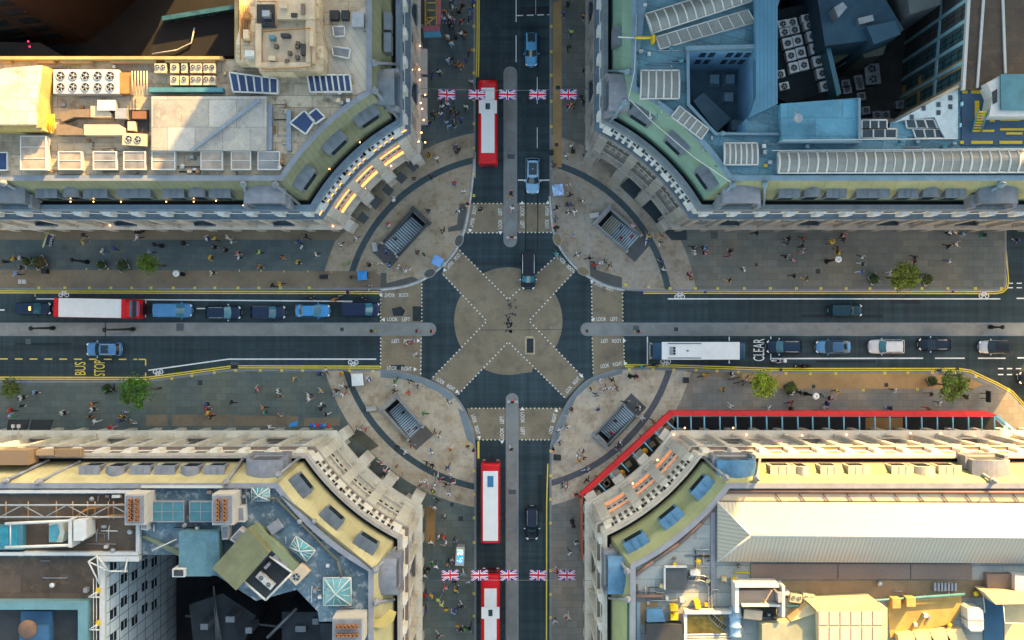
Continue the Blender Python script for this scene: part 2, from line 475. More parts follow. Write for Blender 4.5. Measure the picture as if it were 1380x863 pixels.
# central reservations, rounded at the junction end
def median(x0, y0, x1, y1, round_end):
    w = min(abs(x1 - x0), abs(y1 - y0)) / 2
    pts = []
    if abs(x1 - x0) > abs(y1 - y0):
        yc = (y0 + y1) / 2
        if round_end == '+': pts = [(x0, y0)] + [(x1 - w + w * math.sin(a), yc - w * math.cos(a)) for a in [R(t) for t in range(0, 181, 15)]] + [(x0, y1)]
        else: pts = [(x1, y0)] + [(x0 + w - w * math.sin(a), yc - w * math.cos(a)) for a in [R(t) for t in range(0, 181, 15)]] + [(x1, y1)]
    else:
        xc = (x0 + x1) / 2
        arc1 = [(xc - w * math.cos(a), y1 - w + w * math.sin(a)) for a in [R(t) for t in range(0, 181, 15)]]
        arc0 = [(xc + w * math.cos(a), y0 + w - w * math.sin(a)) for a in [R(t) for t in range(0, 181, 15)]]
        if round_end == '+': pts = [(x0, y0)] + arc1 + [(x1, y0)] if y0 < -50 else arc1 + arc0
        else: pts = [(x0, y1)] + list(reversed([(2 * xc - p[0], p[1]) for p in arc0]))[::-1] + [(x1, y1)]
    mb = MB(); mb.prism([P2(*p) for p in pts], -.02, ZP)
    structure(mb, 'median', M_median)
    q = [Vector(P2(*p)) for p in pts]; c = sum(q, Vector((0, 0))) / len(q)
    kb = MB()
    inner = []
    n = len(q)
    ar = sum(q[i].x * q[(i + 1) % n].y - q[(i + 1) % n].x * q[i].y for i in range(n))
    for i in range(n):
        d0 = (q[i] - q[i - 1]).normalized(); d1 = (q[(i + 1) % n] - q[i]).normalized()
        m = (Vector((-d0.y, d0.x)) + Vector((-d1.y, d1.x))); m.normalize()
        inner.append(q[i] + m * .2 * (1 if ar > 0 else -1))
    for i in range(n):
        j = (i + 1) % n
        f = [q[i], q[j], inner[j], inner[i]]
        if ar < 0: f.reverse()
        kb.add([(v.x, v.y, ZP + .006) for v in f], [(0, 1, 2, 3)])
    structure(kb, 'kerb', M_kerb)
median(-600, 435, 588, 453, '+'); median(782, 435, 1990, 453, '-')
median(678.5, 90, 697, 333.5, '+'); median(681.5, 530, 699, 1400, '-')

def sheet(name, px, z, m):
    mb = MB(); q = [P2(*p) for p in px]
    ar = sum(q[i][0] * q[(i + 1) % len(q)][1] - q[(i + 1) % len(q)][0] * q[i][1] for i in range(len(q)))
    if ar < 0: q.reverse()
    mb.add([(p[0], p[1], z) for p in q], [tuple(range(len(q)))])
    return structure(mb, name, m)
# buff crossings (straight ones reach the kerbs; the two diagonals meet in a disc)
sheet('crossing_surface', [(513, 389), (568.5, 378), (568.5, 436), (513, 436)], .004, M_tan2)
sheet('crossing_surface', [(513, 452), (568.5, 452), (567.5, 507), (513, 497)], .004, M_tan)
sheet('crossing_surface', [(797, 377), (839, 392), (839, 436), (798, 436)], .004, M_tan2)
sheet('crossing_surface', [(798, 452), (840.5, 452), (841.5, 495.5), (799.5, 507)], .004, M_tan2)
sheet('crossing_surface', [(632, 274.5), (679, 274.5), (679, 314), (626, 314)], .004, M_tan2)
sheet('crossing_surface', [(696, 274.5), (741.5, 274.5), (745, 313.5), (696, 313.5)], .004, M_tan2)
sheet('crossing_surface', [(629, 550.5), (682, 550.5), (682, 593), (641, 593)], .004, M_tan2)
sheet('crossing_surface', [(698, 550.5), (758, 550.5), (743, 593), (698, 593)], .004, M_tan2)
disc = [(685 + 73 * math.cos(2 * math.pi * k / 72), 433 + 72.5 * math.sin(2 * math.pi * k / 72)) for k in range(72)]
# one star-shaped sheet: disc plus the four arms, by radius in each direction
arms = [((595, 369), (617.5, 335)), ((750, 345), (775, 364)), ((788, 511), (762, 537.5)), ((616, 533.5), (581, 511))]
inner_v = [(656, 433), (685, 404), (712.8, 432.6), (685, 461)]
def arm_poly(i):
    a = {0: [(595, 369), (656, 433), (685, 404), (617.5, 335)], 1: [(750, 345), (685, 404), (712.8, 432.6), (776, 365)],
         2: [(788, 511), (712.8, 432.6), (685, 461), (762, 537.5)], 3: [(616, 533.5), (685, 461), (656, 433), (581, 511)]}
    return a[i]
structure(MB().add([(*P2(*p), .004) for p in disc], [tuple(reversed(range(72)))], 0), 'crossing_surface', M_tan2)
for i in range(4):
    # arm outside the disc only: start where it leaves the disc so that no two sheets overlap
    p = arm_poly(i); o0, o1 = p[0], p[3]; i0, i1 = p[1], p[2]
    def leave(o, q):
        lo, hi = 0.0, 1.0
        for _ in range(40):
            t = (lo + hi) / 2; x = q[0] + (o[0] - q[0]) * t; y = q[1] + (o[1] - q[1]) * t
            if math.hypot((x - 685) / 73, (y - 433) / 72.5) < 1: lo = t
            else: hi = t
        return (q[0] + (o[0] - q[0]) * hi, q[1] + (o[1] - q[1]) * hi)
    a, b2 = leave(o0, i0), leave(o1, i1)
    aa = math.atan2((a[1] - 433) / 72.5, (a[0] - 685) / 73); ab = math.atan2((b2[1] - 433) / 72.5, (b2[0] - 685) / 73)
    while ab - aa > math.pi: ab -= 2 * math.pi
    while aa - ab > math.pi: ab += 2 * math.pi
    arc = [(685 + 73 * math.cos(aa + (ab - aa) * t / 10), 433 + 72.5 * math.sin(aa + (ab - aa) * t / 10)) for t in range(11)]
    sheet('crossing_surface', [o0] + arc + [o1], .004, M_tan2)
M_patch = mat('asphalt_patch', (.024, .03, .036), .85, .3, .8, fine=.2)
for q in ([(679, 405), (690, 405), (692, 446), (684, 446)],):
    mb = MB()
    for k in range(46):
        x = 687 + rnd.gauss(0, 3.2); y = 424 + rnd.uniform(-20, 24); s2 = rnd.uniform(.5, 2.0)
        mb.add([(*P2(x + s2 * rnd.uniform(.6, 1.2) * math.cos(t), y + s2 * rnd.uniform(.6, 1.8) * math.sin(t)), .008) for t in (5.5, 4.4, 3.4, 2.4, 1.2, .3)], [tuple(range(6))])
    structure(mb, 'road_patch', M_patch)
sheet('road_patch', [(648, 444.6), (700, 444.6), (757, 444), (757, 444.6), (700, 445.3), (648, 445.3)], .0085, M_patch)
sheet('road_patch', [(705, 493), (718, 494), (717, 502), (705, 503)], .008, M_tan)
mb = MB()
for (x0, y0, x1, y1) in ((708, 453.5, 719, 456), (708, 476, 719, 478), (707.5, 456, 709.5, 478), (719, 456, 721, 478)):
    mb.add([(*P2(x0, y1), .008), (*P2(x1, y1), .008), (*P2(x1, y0), .008), (*P2(x0, y0), .008)], [(0, 1, 2, 3)])
structure(mb, 'road_marking', mat('worn_paint', (.42, .36, .24), .8, .4, 3.0, dirt=.8, dirtcol=(.1, .09, .07)))
sheet('road_patch', [(710, 456.5), (719, 456.5), (719, 475.5), (710, 475.5)], .0075, M_patch)

# darker tracks and patches in the carriageway
for q in ([(528, 416), (540, 413), (546, 419), (543, 426), (530, 426)], [(1200, 400), (1240, 402), (1240, 410), (1200, 409)], [(486, 457), (512, 458), (512, 466), (487, 466)],
          [(700, 10), (741, 8), (741, 19), (700, 20)], [(527, 492), (545, 492), (547, 499), (526, 498)], [(556, 413), (569, 413), (569, 433), (556, 433)]):
    sheet('road_patch', q, .0065, M_patch)

# dotted studs either side of each crossing
def dots(a, b2, n, m=None, sz=1.6):
    mb = MB()
    for i in range(n):
        t = (i + .5) / n; x = a[0] + (b2[0] - a[0]) * t; y = a[1] + (b2[1] - a[1]) * t; h = sz / 2
        mb.add([(*P2(x - h, y + h), .010), (*P2(x + h, y + h), .010), (*P2(x + h, y - h), .010), (*P2(x - h, y - h), .010)], [(0, 1, 2, 3)])
    structure(mb, 'road_marking', m or M_white)
M_dot = mat('stud_paint', (.72, .68, .45), .6, .3, 1.0)
dots((636, 274.5), (678, 274.5), 8, M_dot); dots((698, 274.5), (741, 274.5), 8, M_dot)
dots((628, 314), (678, 314), 9); dots((698, 313.5), (745, 313.5), 9)
dots((633, 550.5), (681, 550.5), 9, M_dot); dots((701, 550.5), (757, 550.5), 10, M_dot)
dots((643, 593), (681, 593), 7, M_dot); dots((701, 593), (742, 593), 8, M_dot)
dots((513, 392), (513, 435), 9, M_dot); dots((513, 454), (513, 497), 9)
dots((568.5, 381), (568.5, 435), 11, M_dot); dots((567.5, 454), (567, 506), 10)
dots((797, 379), (798, 435), 11); dots((839, 393), (839.5, 435), 8, M_dot)
dots((798, 454), (799.5, 505), 10, M_dot); dots((840.5, 454), (841.5, 494), 8, M_dot)
for a, b2 in (((596, 369), (656, 433)), ((656, 433), (582, 510)), ((618, 336), (685, 404)), ((685, 404), (749, 346)),
              ((775, 365), (713, 432.6)), ((713, 432.6), (787, 510)), ((685, 461), (762, 537)), ((685, 461), (616.5, 533))):
    dots(a, b2, int(math.hypot(a[0] - b2[0], a[1] - b2[1]) / 5.4))

def line_px(pts, w, m, z=.012, dash=None, name='road_marking'):
    mb = MB()
    for a, b2 in zip(pts, pts[1:]):
        A, B = Vector(P2(*a)), Vector(P2(*b2)); d = (B - A); L = d.length; d.normalize(); n = Vector((-d.y, d.x)) * w / 2
        segs = [(0, L)]
        if dash:
            segs = []; t = 0
            while t < L: segs.append((t, min(L, t + dash[0]))); t += dash[0] + dash[1]
        for s0, s1 in segs:
            p0, p1 = A + d * s0, A + d * s1
            mb.add([(*(p0 - n), z), (*(p1 - n), z), (*(p1 + n), z), (*(p0 + n), z)], [(0, 1, 2, 3)])
    return structure(mb, name, m)
def double_yellow(pts, off=.38):
    """two yellow lines running along a kerb"""
    for k in (-.13, .13):
        q = []
        for i, p in enumerate(pts):
            a = Vector(pts[max(i - 1, 0)]); b2 = Vector(pts[min(i + 1, len(pts) - 1)]); d = (b2 - a).normalized()
            q.append((p[0] - d.y * k * 10, p[1] + d.x * k * 10))
        line_px(q, .15, M_yellow)
double_yellow([(-100, 393.4), (512, 394.5)])
double_yellow([(-100, 509.5), (196, 510.3), (312, 494.6), (513, 495)])
double_yellow([(867, 391.5 + 2.6), (1342, 394.6), (1351, 393), (1356.5, 388), (1358, 380), (1354, 330), (1351, 300)])
double_yellow([(842, 493.2), (905, 493.4), (1050, 498.2), (1292, 498), (1308, 500.5), (1342, 516.5), (1364, 528.5), (1388, 555)])
double_yellow([(644.5, -60), (644.2, 60), (643.4, 104)]); line_px([(644.8, 595), (644.8, 618)], .25, M_yellow); line_px([(640.5, 205), (640.2, 240)], .12, M_yellow)
line_px([(738.3, 625), (736.8, 680), (736.4, 900)], .16, M_yellow)
double_yellow([(738, 90), (738.4, 255)]) if False else None
# white lines
for pts, w, dash in ([(49, 403), (475, 406.3)], .16, None), ([(900, 403), (1348, 403)], .16, None), ([(1370, 402.3), (1400, 402.3)], .16, None), \
        ([(200, 499.3), (308, 484.2), (507, 484.2)], .16, None), ([(1040, 483.5), (1244, 483)], .18, None), ([(1260, 483), (1300, 483)], .16, None), ([(1318, 483), (1355, 483)], .16, None), ([(1371, 482.5), (1420, 482.5)], .16, None), \
        ([(695.5, -60), (695.5, 92)], .12, (3.6, 1.8)), ([(724, 104), (724, 200)], .08, (3.6, 3.2)), ([(696, 21.3), (740, 20)], .14, (.9, .5)), ([(722, -60), (722, 20)], .06, None), \
        ([(872.5, 454), (872.5, 493)], .16, None), ([(982.7, 454), (982.7, 490)], .16, None), ([(1038.7, 454), (1038.7, 487)], .16, None), ([(698, 243), (741, 243)], .16, None), \
        ([(265, 416), (280, 416)], .16, None), ([(0, 418), (6, 418)], .16, None), ([(1345, 497), (1400, 497)], .14, (.7, .5)), ([(1345, 505), (1400, 505)], .14, (.7, .5)), ([(1358, 382), (1400, 382)], .14, (.7, .5)), ([(1358, 388), (1400, 388)], .14, (.7, .5)):
    line_px(pts, w, M_white, dash=dash)
line_px([(-60, 483.7), (185, 484.5)], .16, M_yellow, dash=(1.05, .95)); line_px([(187, 484.5), (196.3, 484.5), (196.3, 493)], .16, M_yellow); line_px([(196.3, 502.5), (196.3, 509)], .16, M_yellow)
line_px([(47.3, 394), (47.3, 400)], .12, M_yellow)
# loading ticks on the kerbs
mb = MB()
def tick(x, y, horiz, z=ZP + .010):
    for k in (-1, 1):
        w, h = (.75, 1.7) if horiz else (1.7, .75)
        ox, oy = (k * 1.0, 0) if horiz else (0, k * 1.0)
        mb.add([(*P2(x + ox - w, y + oy + h), z), (*P2(x + ox + w, y + oy + h), z), (*P2(x + ox + w, y + oy - h), z), (*P2(x + ox - w, y + oy - h), z)], [(0, 1, 2, 3)])
for x in (53, 88, 121, 150, 178, 204, 234, 263, 290, 321, 349, 378, 417): tick(x, 388.2, True)
for x in (843, 874, 903, 937, 967, 1003, 1038, 1073, 1106, 1140, 1172, 1207, 1242, 1277, 1314, 1349): tick(x, 389 if x > 900 else (384 if x < 860 else 387), True)
for x, y in ((200, 515), (232, 510.5), (259, 506.5), (289, 502.5), (318, 499.5), (351, 499.5), (380, 499.5), (408, 499.5), (471, 499.5), (503, 500.5), (848, 498), (880, 498), (908, 498.5), (938, 499), (966, 500), (995, 501.5), (1028, 502.5), (1059, 503.5), (1092, 504), (1126, 503.5), (1192, 503), (1223, 502.5), (1256, 502), (1286, 502.5), (1315, 507.5), (1163, 526), (1236, 525)): tick(x, y, True)
for y in (-10, 8, 36, 68, 99, 135, 167, 200, 235, 264): tick(638.7, y, False)
for y in (635, 666, 698, 731, 800, 830): tick(639, y, False)
for y in (36, 70, 102, 137, 171): tick(742.8, y, False)
for y in (608, 641, 673, 705, 769, 801, 832): tick(742, y, False)
for x, y in ((117, 363), (146, 363), (323, 365), (352, 365.5), (383, 366), (415, 366), (447, 366.5)):
    mb.add([(*P2(x - .6, y + 1.4), ZP + .01), (*P2(x + .6, y + 1.4), ZP + .01), (*P2(x + .6, y - 1.4), ZP + .01), (*P2(x - .6, y - 1.4), ZP + .01)], [(0, 1, 2, 3)])
structure(mb, 'kerb_marking', M_yellow)

# paving strips of another stone
M_str_tan = mat('paving_strip_buff', (.21, .165, .11), .85, .25, .15, fine=.12, dirt=.4, dirtcol=(.12, .11, .1))
M_str_brown = mat('paving_strip_brown', (.20, .155, .105), .85, .22, .15, fine=.12, dirt=.4, dirtcol=(.08, .08, .08))
M_str_gold = mat('paving_strip_gold', (.36, .225, .10), .85, .22, .18, fine=.12, dirt=.35, dirtcol=(.18, .14, .1))
M_str_dark = mat('paving_strip_dark', (.035, .05, .06), .8, .2, .3, fine=.1)
M_grey = mat('tactile_grey', (.085, .085, .083), .85, .12, .6, fine=.2)
M_str_blue = mat('kerb_band_blue', (.16, .2, .22), .8, .2, .3, fine=.1)
ZS = ZP + .004
for q, m in ([(-100, 363), (505, 366), (513, 372), (513, 388), (-100, 388)], M_str_brown), ([(-100, 306), (470, 306), (455, 323.5), (-100, 323.5)], M_str_brown), \
        ([(745, 5), (757, 0), (757, 226), (745, 226)], M_str_gold), ([(1000, 503), (1290, 503), (1325, 519), (1310, 524), (1055, 524), (1000, 512)], M_str_gold), ([(920, 499.5), (1000, 503), (1000, 512), (950, 506)], M_str_tan), \
        ([(197, 559), (226, 559), (226, 574), (197, 574)], M_str_brown), ([(232, 559), (312, 559), (312, 574), (232, 574)], M_str_brown), ([(316, 560), (402, 561), (402, 574), (316, 574)], M_str_brown), ([(410, 563), (458, 563), (458, 574), (410, 574)], M_str_brown), \
        ([(574, 683), (587, 683), (587, 732), (574, 732)], mat('mat_orange', (.28, .16, .06), .8, .2, .5)):
    sheet('paving_strip', q, ZS, m)
# grey tactile L-shapes and dark stone by the shopfronts
for q in ([(619, 275), (632, 275), (626, 310), (604, 313), (604, 307), (616, 303)], [(513, 368), (521, 368), (521, 382), (555, 373), (569, 379), (545, 387), (513, 389)], [(795, 352), (801, 352), (803, 364), (838, 374), (838, 389), (815, 385), (795, 374)]):
    sheet('tactile_paving', q, ZS, M_grey)
sheet('tactile_paving', [(513, 498.5), (543, 502), (570, 509), (597, 521), (614, 534), (606, 541), (590, 528), (566, 517), (540, 511), (513, 509)], ZS, M_str_blue)
sheet('tactile_paving', [(617, 550), (628, 556), (637, 582), (640, 600), (629, 592)], ZS, M_str_blue)
sheet('tactile_paving', [(757, 559), (768, 537), (788, 514.5), (812, 503.5), (840, 497.5), (838, 504), (800, 514), (777, 535), (765, 560)], ZS, M_str_blue)
sheet('tactile_paving', [(746, 582), (757, 559), (764, 562), (752, 592), (744, 602)], ZS, M_str_blue)
for q in ([(835, 251), (848, 240), (870, 258), (925, 300), (925, 324), (905, 324), (870, 285)],): sheet('dark_paving', q, ZS + .004, M_str_dark)
sheet('paving_strip', [(482, 575), (511, 601), (498, 608), (474, 590)], ZS, mat('shop_mat', (.10, .10, .07), .9, .2, .6))
# manhole covers, utility lids and gullies
cov = [(87.5, 334, 4), (236, 333, 4), (60, 365.5, 2.5), (962, 317, 5), (1019, 357, 2), (1102, 366, 3.2), (243, 441, 5), (857, 443, 4), (911, 444, 2.6), (38, 460.5, 3.6), (316, 493, 5), (270, 516, 3.2), (283, 479, 3), (924, 513, 2.8),
       (1096, 521, 2.4), (1194, 519, 2.6), (950.5, 393.6, 1.9), (1052, 498.6, 1.9), (1284, 392.5, 1.9), (1290, 497.3, 2), (461, 444, 2.4), (750, 195.5, 2.4), (690.5, 663, 5.0), (609, 680, 2.5), (621, 699, 3.2), (752, 119, 3), (676, 78, 3.4), (583, 155, 3), (688.5, 211.5, 5)]
for x, y, r in cov:
    h = r * (.62 if r > 4.5 and (y > 650 or y == 211.5) else 1)
    onp = not (391 < y < 435 or 453 < y < 497) or 435 < y < 453
    o = sheet('manhole_cover', [(x - r, y - h), (x + r, y - h), (x + r, y + h), (x - r, y + h)], (ZS + .006) if onp else .012, M_iron if r < 3.5 else mat('lid_grey', (.07, .085, .095), .7, .2, 2.0))
# ring-shaped lids at the crossing corners
M_ring = mat('ring_stone', (.30, .29, .27), .8, .1, 1.0); M_disc = mat('ring_fill', (.22, .17, .10), .85, .2, .6)
for x, y, rx, ry, an, m in ((618.5, 324.5, 6, 9, 20, M_grey), (579, 368.5, 9, 6, -25, M_grey), (751, 323, 6, 9.5, -15, M_disc), (786, 365.5, 9.5, 6, 25, M_disc)):
    mbr = MB(); ca, sa = math.cos(R(an)), math.sin(R(an)); pts = []
    for k in range(28):
        t = 2 * math.pi * k / 28
        for q in (1.0, .84):
            u, v = rx * q * math.cos(t), ry * q * math.sin(t)
            pts.append((*P2(x + u * ca - v * sa, y + u * sa + v * ca), ZS + .010))
    mbr.add(pts, [(2 * k, 2 * k + 1, (2 * k + 3) % 56, (2 * k + 2) % 56) for k in range(28)])
    structure(mbr, 'paving_ring', M_ring, fix=False)
    structure(MB().add([pts[2 * k + 1] for k in range(28)], [tuple(range(27, -1, -1))]), 'paving_disc', m)

# ------------------------------------------------------------------ lettering on the road
def text_mesh(body, size, sx=1.0, sy=1.0, extr=0.0):
    cu = bpy.data.curves.new('lettering', 'FONT'); cu.body = body; cu.size = size; cu.align_x = 'CENTER'; cu.align_y = 'CENTER'; cu.extrude = extr
    cu.resolution_u = 3
    ob = bpy.data.objects.new('lettering', cu); COL.objects.link(ob)
    dg = bpy.context.evaluated_depsgraph_get()
    me = bpy.data.meshes.new_from_object(ob.evaluated_get(dg))
    bpy.data.objects.remove(ob)
    for v in me.vertices: v.co.x *= sx; v.co.y *= sy
    me.materials.clear()
    return me
def road_text(body, x, y, rot, size=.78, sx=1.0, sy=1.0, m=None, z=.014, length=None, bold=.035):
    me = text_mesh(body, size)
    xs = [v.co.x for v in me.vertices]; cur = max(xs) - min(xs)
    if length: sx = length / cur
    for v in me.vertices: v.co.x *= sx; v.co.y *= sy
    me.materials.append(m or M_white)
    o = bpy.data.objects.new('road_lettering', me); COL.objects.link(o)
    o.location = (*P2(x, y), z); o.rotation_euler = (0, 0, R(rot)); o['kind'] = 'structure'
    return o
L = 'LOOK    LEFT'; RT = 'LOOK    RIGHT'
def look(kind, x, y, rot, length=3.6, arrow='start', size=.74):
    d = Vector((math.cos(R(rot)), math.sin(R(rot)))); u = Vector((-d.y, d.x))
    c = Vector(P2(x, y)) + u * .24; s2 = -1 if arrow == 'start' else 1
    road_text(kind, 690 + c.x / S, 431.5 - c.y / S, rot, size, length=length)
    tip = c + d * s2 * (length / 2 + .75); base = c + d * s2 * (length / 2 + .3)
    pts = [tip, base + u * .28, base - u * .28] if s2 < 0 else [tip, base - u * .28 * -1, base - u * .28]
    vs = [(p.x, p.y, .014) for p in pts]
    a2 = (vs[1][0] - vs[0][0]) * (vs[2][1] - vs[0][1]) - (vs[2][0] - vs[0][0]) * (vs[1][1] - vs[0][1])
    structure(MB().add(vs, [(0, 1, 2) if a2 > 0 else (2, 1, 0)]), 'road_arrow', M_white)
look(L, 537, 433.3, 0, 3.1); look(L, 543, 457, 180, 3.2, 'start'); look(RT, 534, 395.3, 180, 3.2, 'end'); look(RT, 538, 499.3, -3, 3.3, 'end')
look(L, 818, 433, 0, 2.8); look(L, 823, 457, 180, 2.7, 'start'); look(RT, 824, 494.7, 8, 2.9, 'end'); look(RT, 815, 383.6, 158, 2.6, 'end')
look(L, 676.8, 295, 90, 2.8); look(L, 701.2, 293, -90, 2.9); look(RT, 635, 291.5, -102, 2.9, 'end'); look(RT, 740, 293, 88, 3.0, 'end')
look(L, 679, 576, 90, 3.0); look(L, 701.6, 571, -90, 3.0); look(RT, 638.5, 573, -74, 2.7, 'end'); look(RT, 747.5, 572, 76, 2.8, 'end')
look(RT, 609, 350, -133, 2.5, 'end'); look(RT, 764.5, 354, 135, 2.8, 'end'); look(RT, 599.5, 520.5, -32, 2.7, 'end'); look(RT, 773.5, 521, 48, 2.6, 'end')
road_text('BUS', 109, 497, 90, 2.1, length=1.75, m=M_yellow); road_text('STOP', 135, 496.5, 90, 2.1, length=2.1, m=M_yellow)
road_text('CLEAR', 1023.5, 472, 90, 2.15, length=3.0)
# bicycle symbols
def cycle_symbol(x, y, rot=0, s2=1.0):
    c = Vector(P2(x, y)); mb = MB(); cs, sn = math.cos(R(rot)), math.sin(R(rot))
    T = lambda u, v: (c.x + (u * cs - v * sn) * s2, c.y + (u * sn + v * cs) * s2, .014)
    for ox in (-.42, .42):
        pts = []
        for k in range(18):
            t = 2 * math.pi * k / 18
            pts += [T(ox + .33 * math.cos(t), -.15 + .33 * math.sin(t)), T(ox + .22 * math.cos(t), -.15 + .22 * math.sin(t))]
        mb.add(pts, [((2 * k + 2) % 36, (2 * k + 3) % 36, 2 * k + 1, 2 * k) for k in range(18)])
    for a, b2 in (((-.42, -.15), (-.2, .3)), ((-.2, .3), (.28, .3)), ((-.2, .3), (0, -.15)), ((0, -.15), (.28, .3)), ((.42, -.15), (.24, .42)), ((.24, .42), (.42, .45)), ((-.3, .4), (-.1, .4)), ((-.42, -.15), (0, -.15))):
        d = Vector((b2[0] - a[0], b2[1] - a[1])).normalized(); n = Vector((-d.y, d.x)) * .055
        mb.add([T(a[0] - n.x, a[1] - n.y), T(b2[0] - n.x, b2[1] - n.y), T(b2[0] + n.x, b2[1] + n.y), T(a[0] + n.x, a[1] + n.y)], [(0, 1, 2, 3)])
    structure(mb, 'road_symbol', M_white)
for x, y in ((86, 396.4), (213, 502.6), (476, 490), (916, 398.6), (1326, 397.5), (897, 489)): cycle_symbol(x, y, 0 if y < 450 else 180, .95)

M_trench = mat('asphalt_trench', (.026, .044, .052), .85, .25, .8, fine=.2); M_trench2 = mat('asphalt_trench_old', (.012, .024, .03), .85, .25, .8, fine=.2)
for i, (x0, y0, x1, y1) in enumerate(((20, 462, 96, 466), (205, 456, 212, 478), (330, 470, 420, 474), (640, 60, 646, 84), (650, 14, 676, 40), (703, 120, 709, 200), (725, 640, 731, 690), (702, 760, 733, 772), (860, 410, 960, 414), (1080, 424, 1190, 428), (1210, 470, 1216, 480), (960, 396, 968, 430), (150, 404, 160, 426), (585, 395, 606, 410), (765, 470, 780, 486), (1100, 486, 1180, 489))):
    sheet('road_patch', [(x0, y0), (x1, y0), (x1, y1), (x0, y1)], .0055, M_trench if i % 3 else M_trench2)
M_skid = mat('tyre_mark', (.010, .018, .022), .9, .3, 1.0)
def skid(pts, w=.15):
    for k in (-.8, .8):
        q = []
        for i, p in enumerate(pts):
            a = Vector(pts[max(i - 1, 0)]); b2 = Vector(pts[min(i + 1, len(pts) - 1)]); d = (b2 - a).normalized(); q.append((p[0] - d.y * k * 10, p[1] + d.x * k * 10))
        line_px(q, w, M_skid, z=.0048 + .0002 * (k > 0), name='tyre_mark')
skid(smooth_px([(716, 250), (717, 300), (716, 338)], 1), .12)

M_kerbw = mat('kerb_paint_worn', (.45, .45, .43), .7, .3, 1.5, dirt=.7, dirtcol=(.2, .2, .2))
line_px([p for p in KERB['NW'] if p[1] > 200 and p[0] > 510], .26, M_kerbw, z=ZP + .012, name='kerb_marking'); line_px([p for p in KERB['NE'] if 262 < p[1] < 392 and p[0] < 845], .26, M_kerbw, z=ZP + .012, name='kerb_marking')
ROOF_ALB = .70
# ================================================================== the four corner buildings
ARC_C = (-0.5, 0.0)
class Corner:
    def __init__(s, sx, sy, X0, Y0, Rb, far=(80.0, 62.0)):
        s.sx, s.sy, s.X0, s.Y0, s.R, s.far = sx, sy, X0, Y0, Rb, far
    def ends(s, d):
        r = s.R + d + .8 * max(0.0, min(1.0, (d - 1.42) / 1.68))      # the concave roofs are broader than the straight ones
        x = s.sx * (s.X0 + d); a0 = math.acos(max(-1, min(1, (x - ARC_C[0]) / r))) * s.sy        # on the upright street line
        y = s.sy * (s.Y0 + d); a1 = math.asin(max(-1, min(1, y / r)))                              # on the level street line
        if s.sx < 0: a1 = (math.pi - abs(a1)) * s.sy
        return r, a0, a1
    def path(s, d, n=22):
        r, a0, a1 = s.ends(d)
        pts = [(s.sx * (s.X0 + d), s.sy * s.far[1])]
        for i in range(n + 1):
            a = a0 + (a1 - a0) * i / n
            pts.append((ARC_C[0] + r * math.cos(a), r * math.sin(a)))
        pts.append((s.sx * s.far[0], s.sy * (s.Y0 + d)))
        return pts
    def frame(s, seg, u, d=0.0):
        """point, outward normal, tangent on the wall line at depth d"""
        if seg == 'v': return (s.sx * (s.X0 + d), s.sy * u), (-s.sx, 0.0), (0.0, 1.0)
        if seg == 'h': return (s.sx * u, s.sy * (s.Y0 + d)), (0.0, -s.sy), (1.0, 0.0)
        r, a0, a1 = s.ends(d); a = a0 + (a1 - a0) * u
        return (ARC_C[0] + r * math.cos(a), r * math.sin(a)), (-math.cos(a), -math.sin(a)), (-math.sin(a), math.cos(a))
    def corner_v(s, d=0): return abs(s.path(d)[1][1])
    def corner_h(s, d=0): return abs(s.path(d)[-2][0])
    def u_of(s, x, y, z):
        p = P2(x, y, z); a = math.atan2(p[1], p[0] - ARC_C[0]); r, a0, a1 = s.ends(2.0)
        return (a - a0) / (a1 - a0)
    def sweep(s, prof, name, mats, parent, mi=None, last=0):
        mb = MB(); flip = s.sx * s.sy > 0
        for i in range(len(prof) - 1):
            A = s.path(prof[i][0]); B = s.path(prof[i + 1][0]); z0, z1 = prof[i][1], prof[i + 1][1]
            for k in range(len(A) - 1):
                q = [(*A[k], z0), (*A[k + 1], z0), (*B[k + 1], z1), (*B[k], z1)]
                mb.add(q, [(0, 1, 2, 3) if flip else (3, 2, 1, 0)], (0 if mi is None else mi[i]) if not (last and k >= len(A) - 2) else last)
        return mb.build(name, mats, parent)

ZR = 25.7
M_win = glass('window_glass', (.02, .03, .04)); M_dullwin = mat('window_recess', (.02, .022, .025), .9, .2, 1.0)
M_bulb = lamp_mat('lamp_bulb', (1.0, .42, .12), 3.0); M_strip = lamp_mat('lamp_strip', (1.0, .34, .08), .7); M_strip_lo = lamp_mat('lamp_strip_low', (1.0, .36, .12), .12)
M_sash = mat('sash_white', (.6, .6, .58), .5, .06, 2.0)
M_slate = mat('lead_dormer', (.15, .175, .20), .5, .2, 1.2, fine=.15); M_lead2 = mat('lead_dormer_pale', (.24, .25, .28), .5, .2, 1.2, fine=.15)
M_blk = mat('shadow_gap_felt', (.012, .014, .016), .9, .2, 1.0)

def window_obj(c, seg, u, d, w, z0, z1, parent, lit=False, frame=True, gm=None):
    p, n, t = c.frame(seg, u, d)
    mb = MB(); mb.fbox(p, n, t, w, .035, .05, z0, z1)
    o = mb.build('window', gm or M_win, parent)
    if frame:
        f = MB()
        for a, b2 in ((-w / 2 - .06, .12), (w / 2 + .06, .12), (0, .06)):
            q = (p[0] + t[0] * a, p[1] + t[1] * a); f.fbox(q, n, t, b2, .075, 0.0, z0, z1)
        f.fbox(p, n, t, w + .3, .22, 0.0, z0 - .16, z0 - .02)
        fo = f.build('frame', M_sash, parent)
        fo.parent = o
    return o

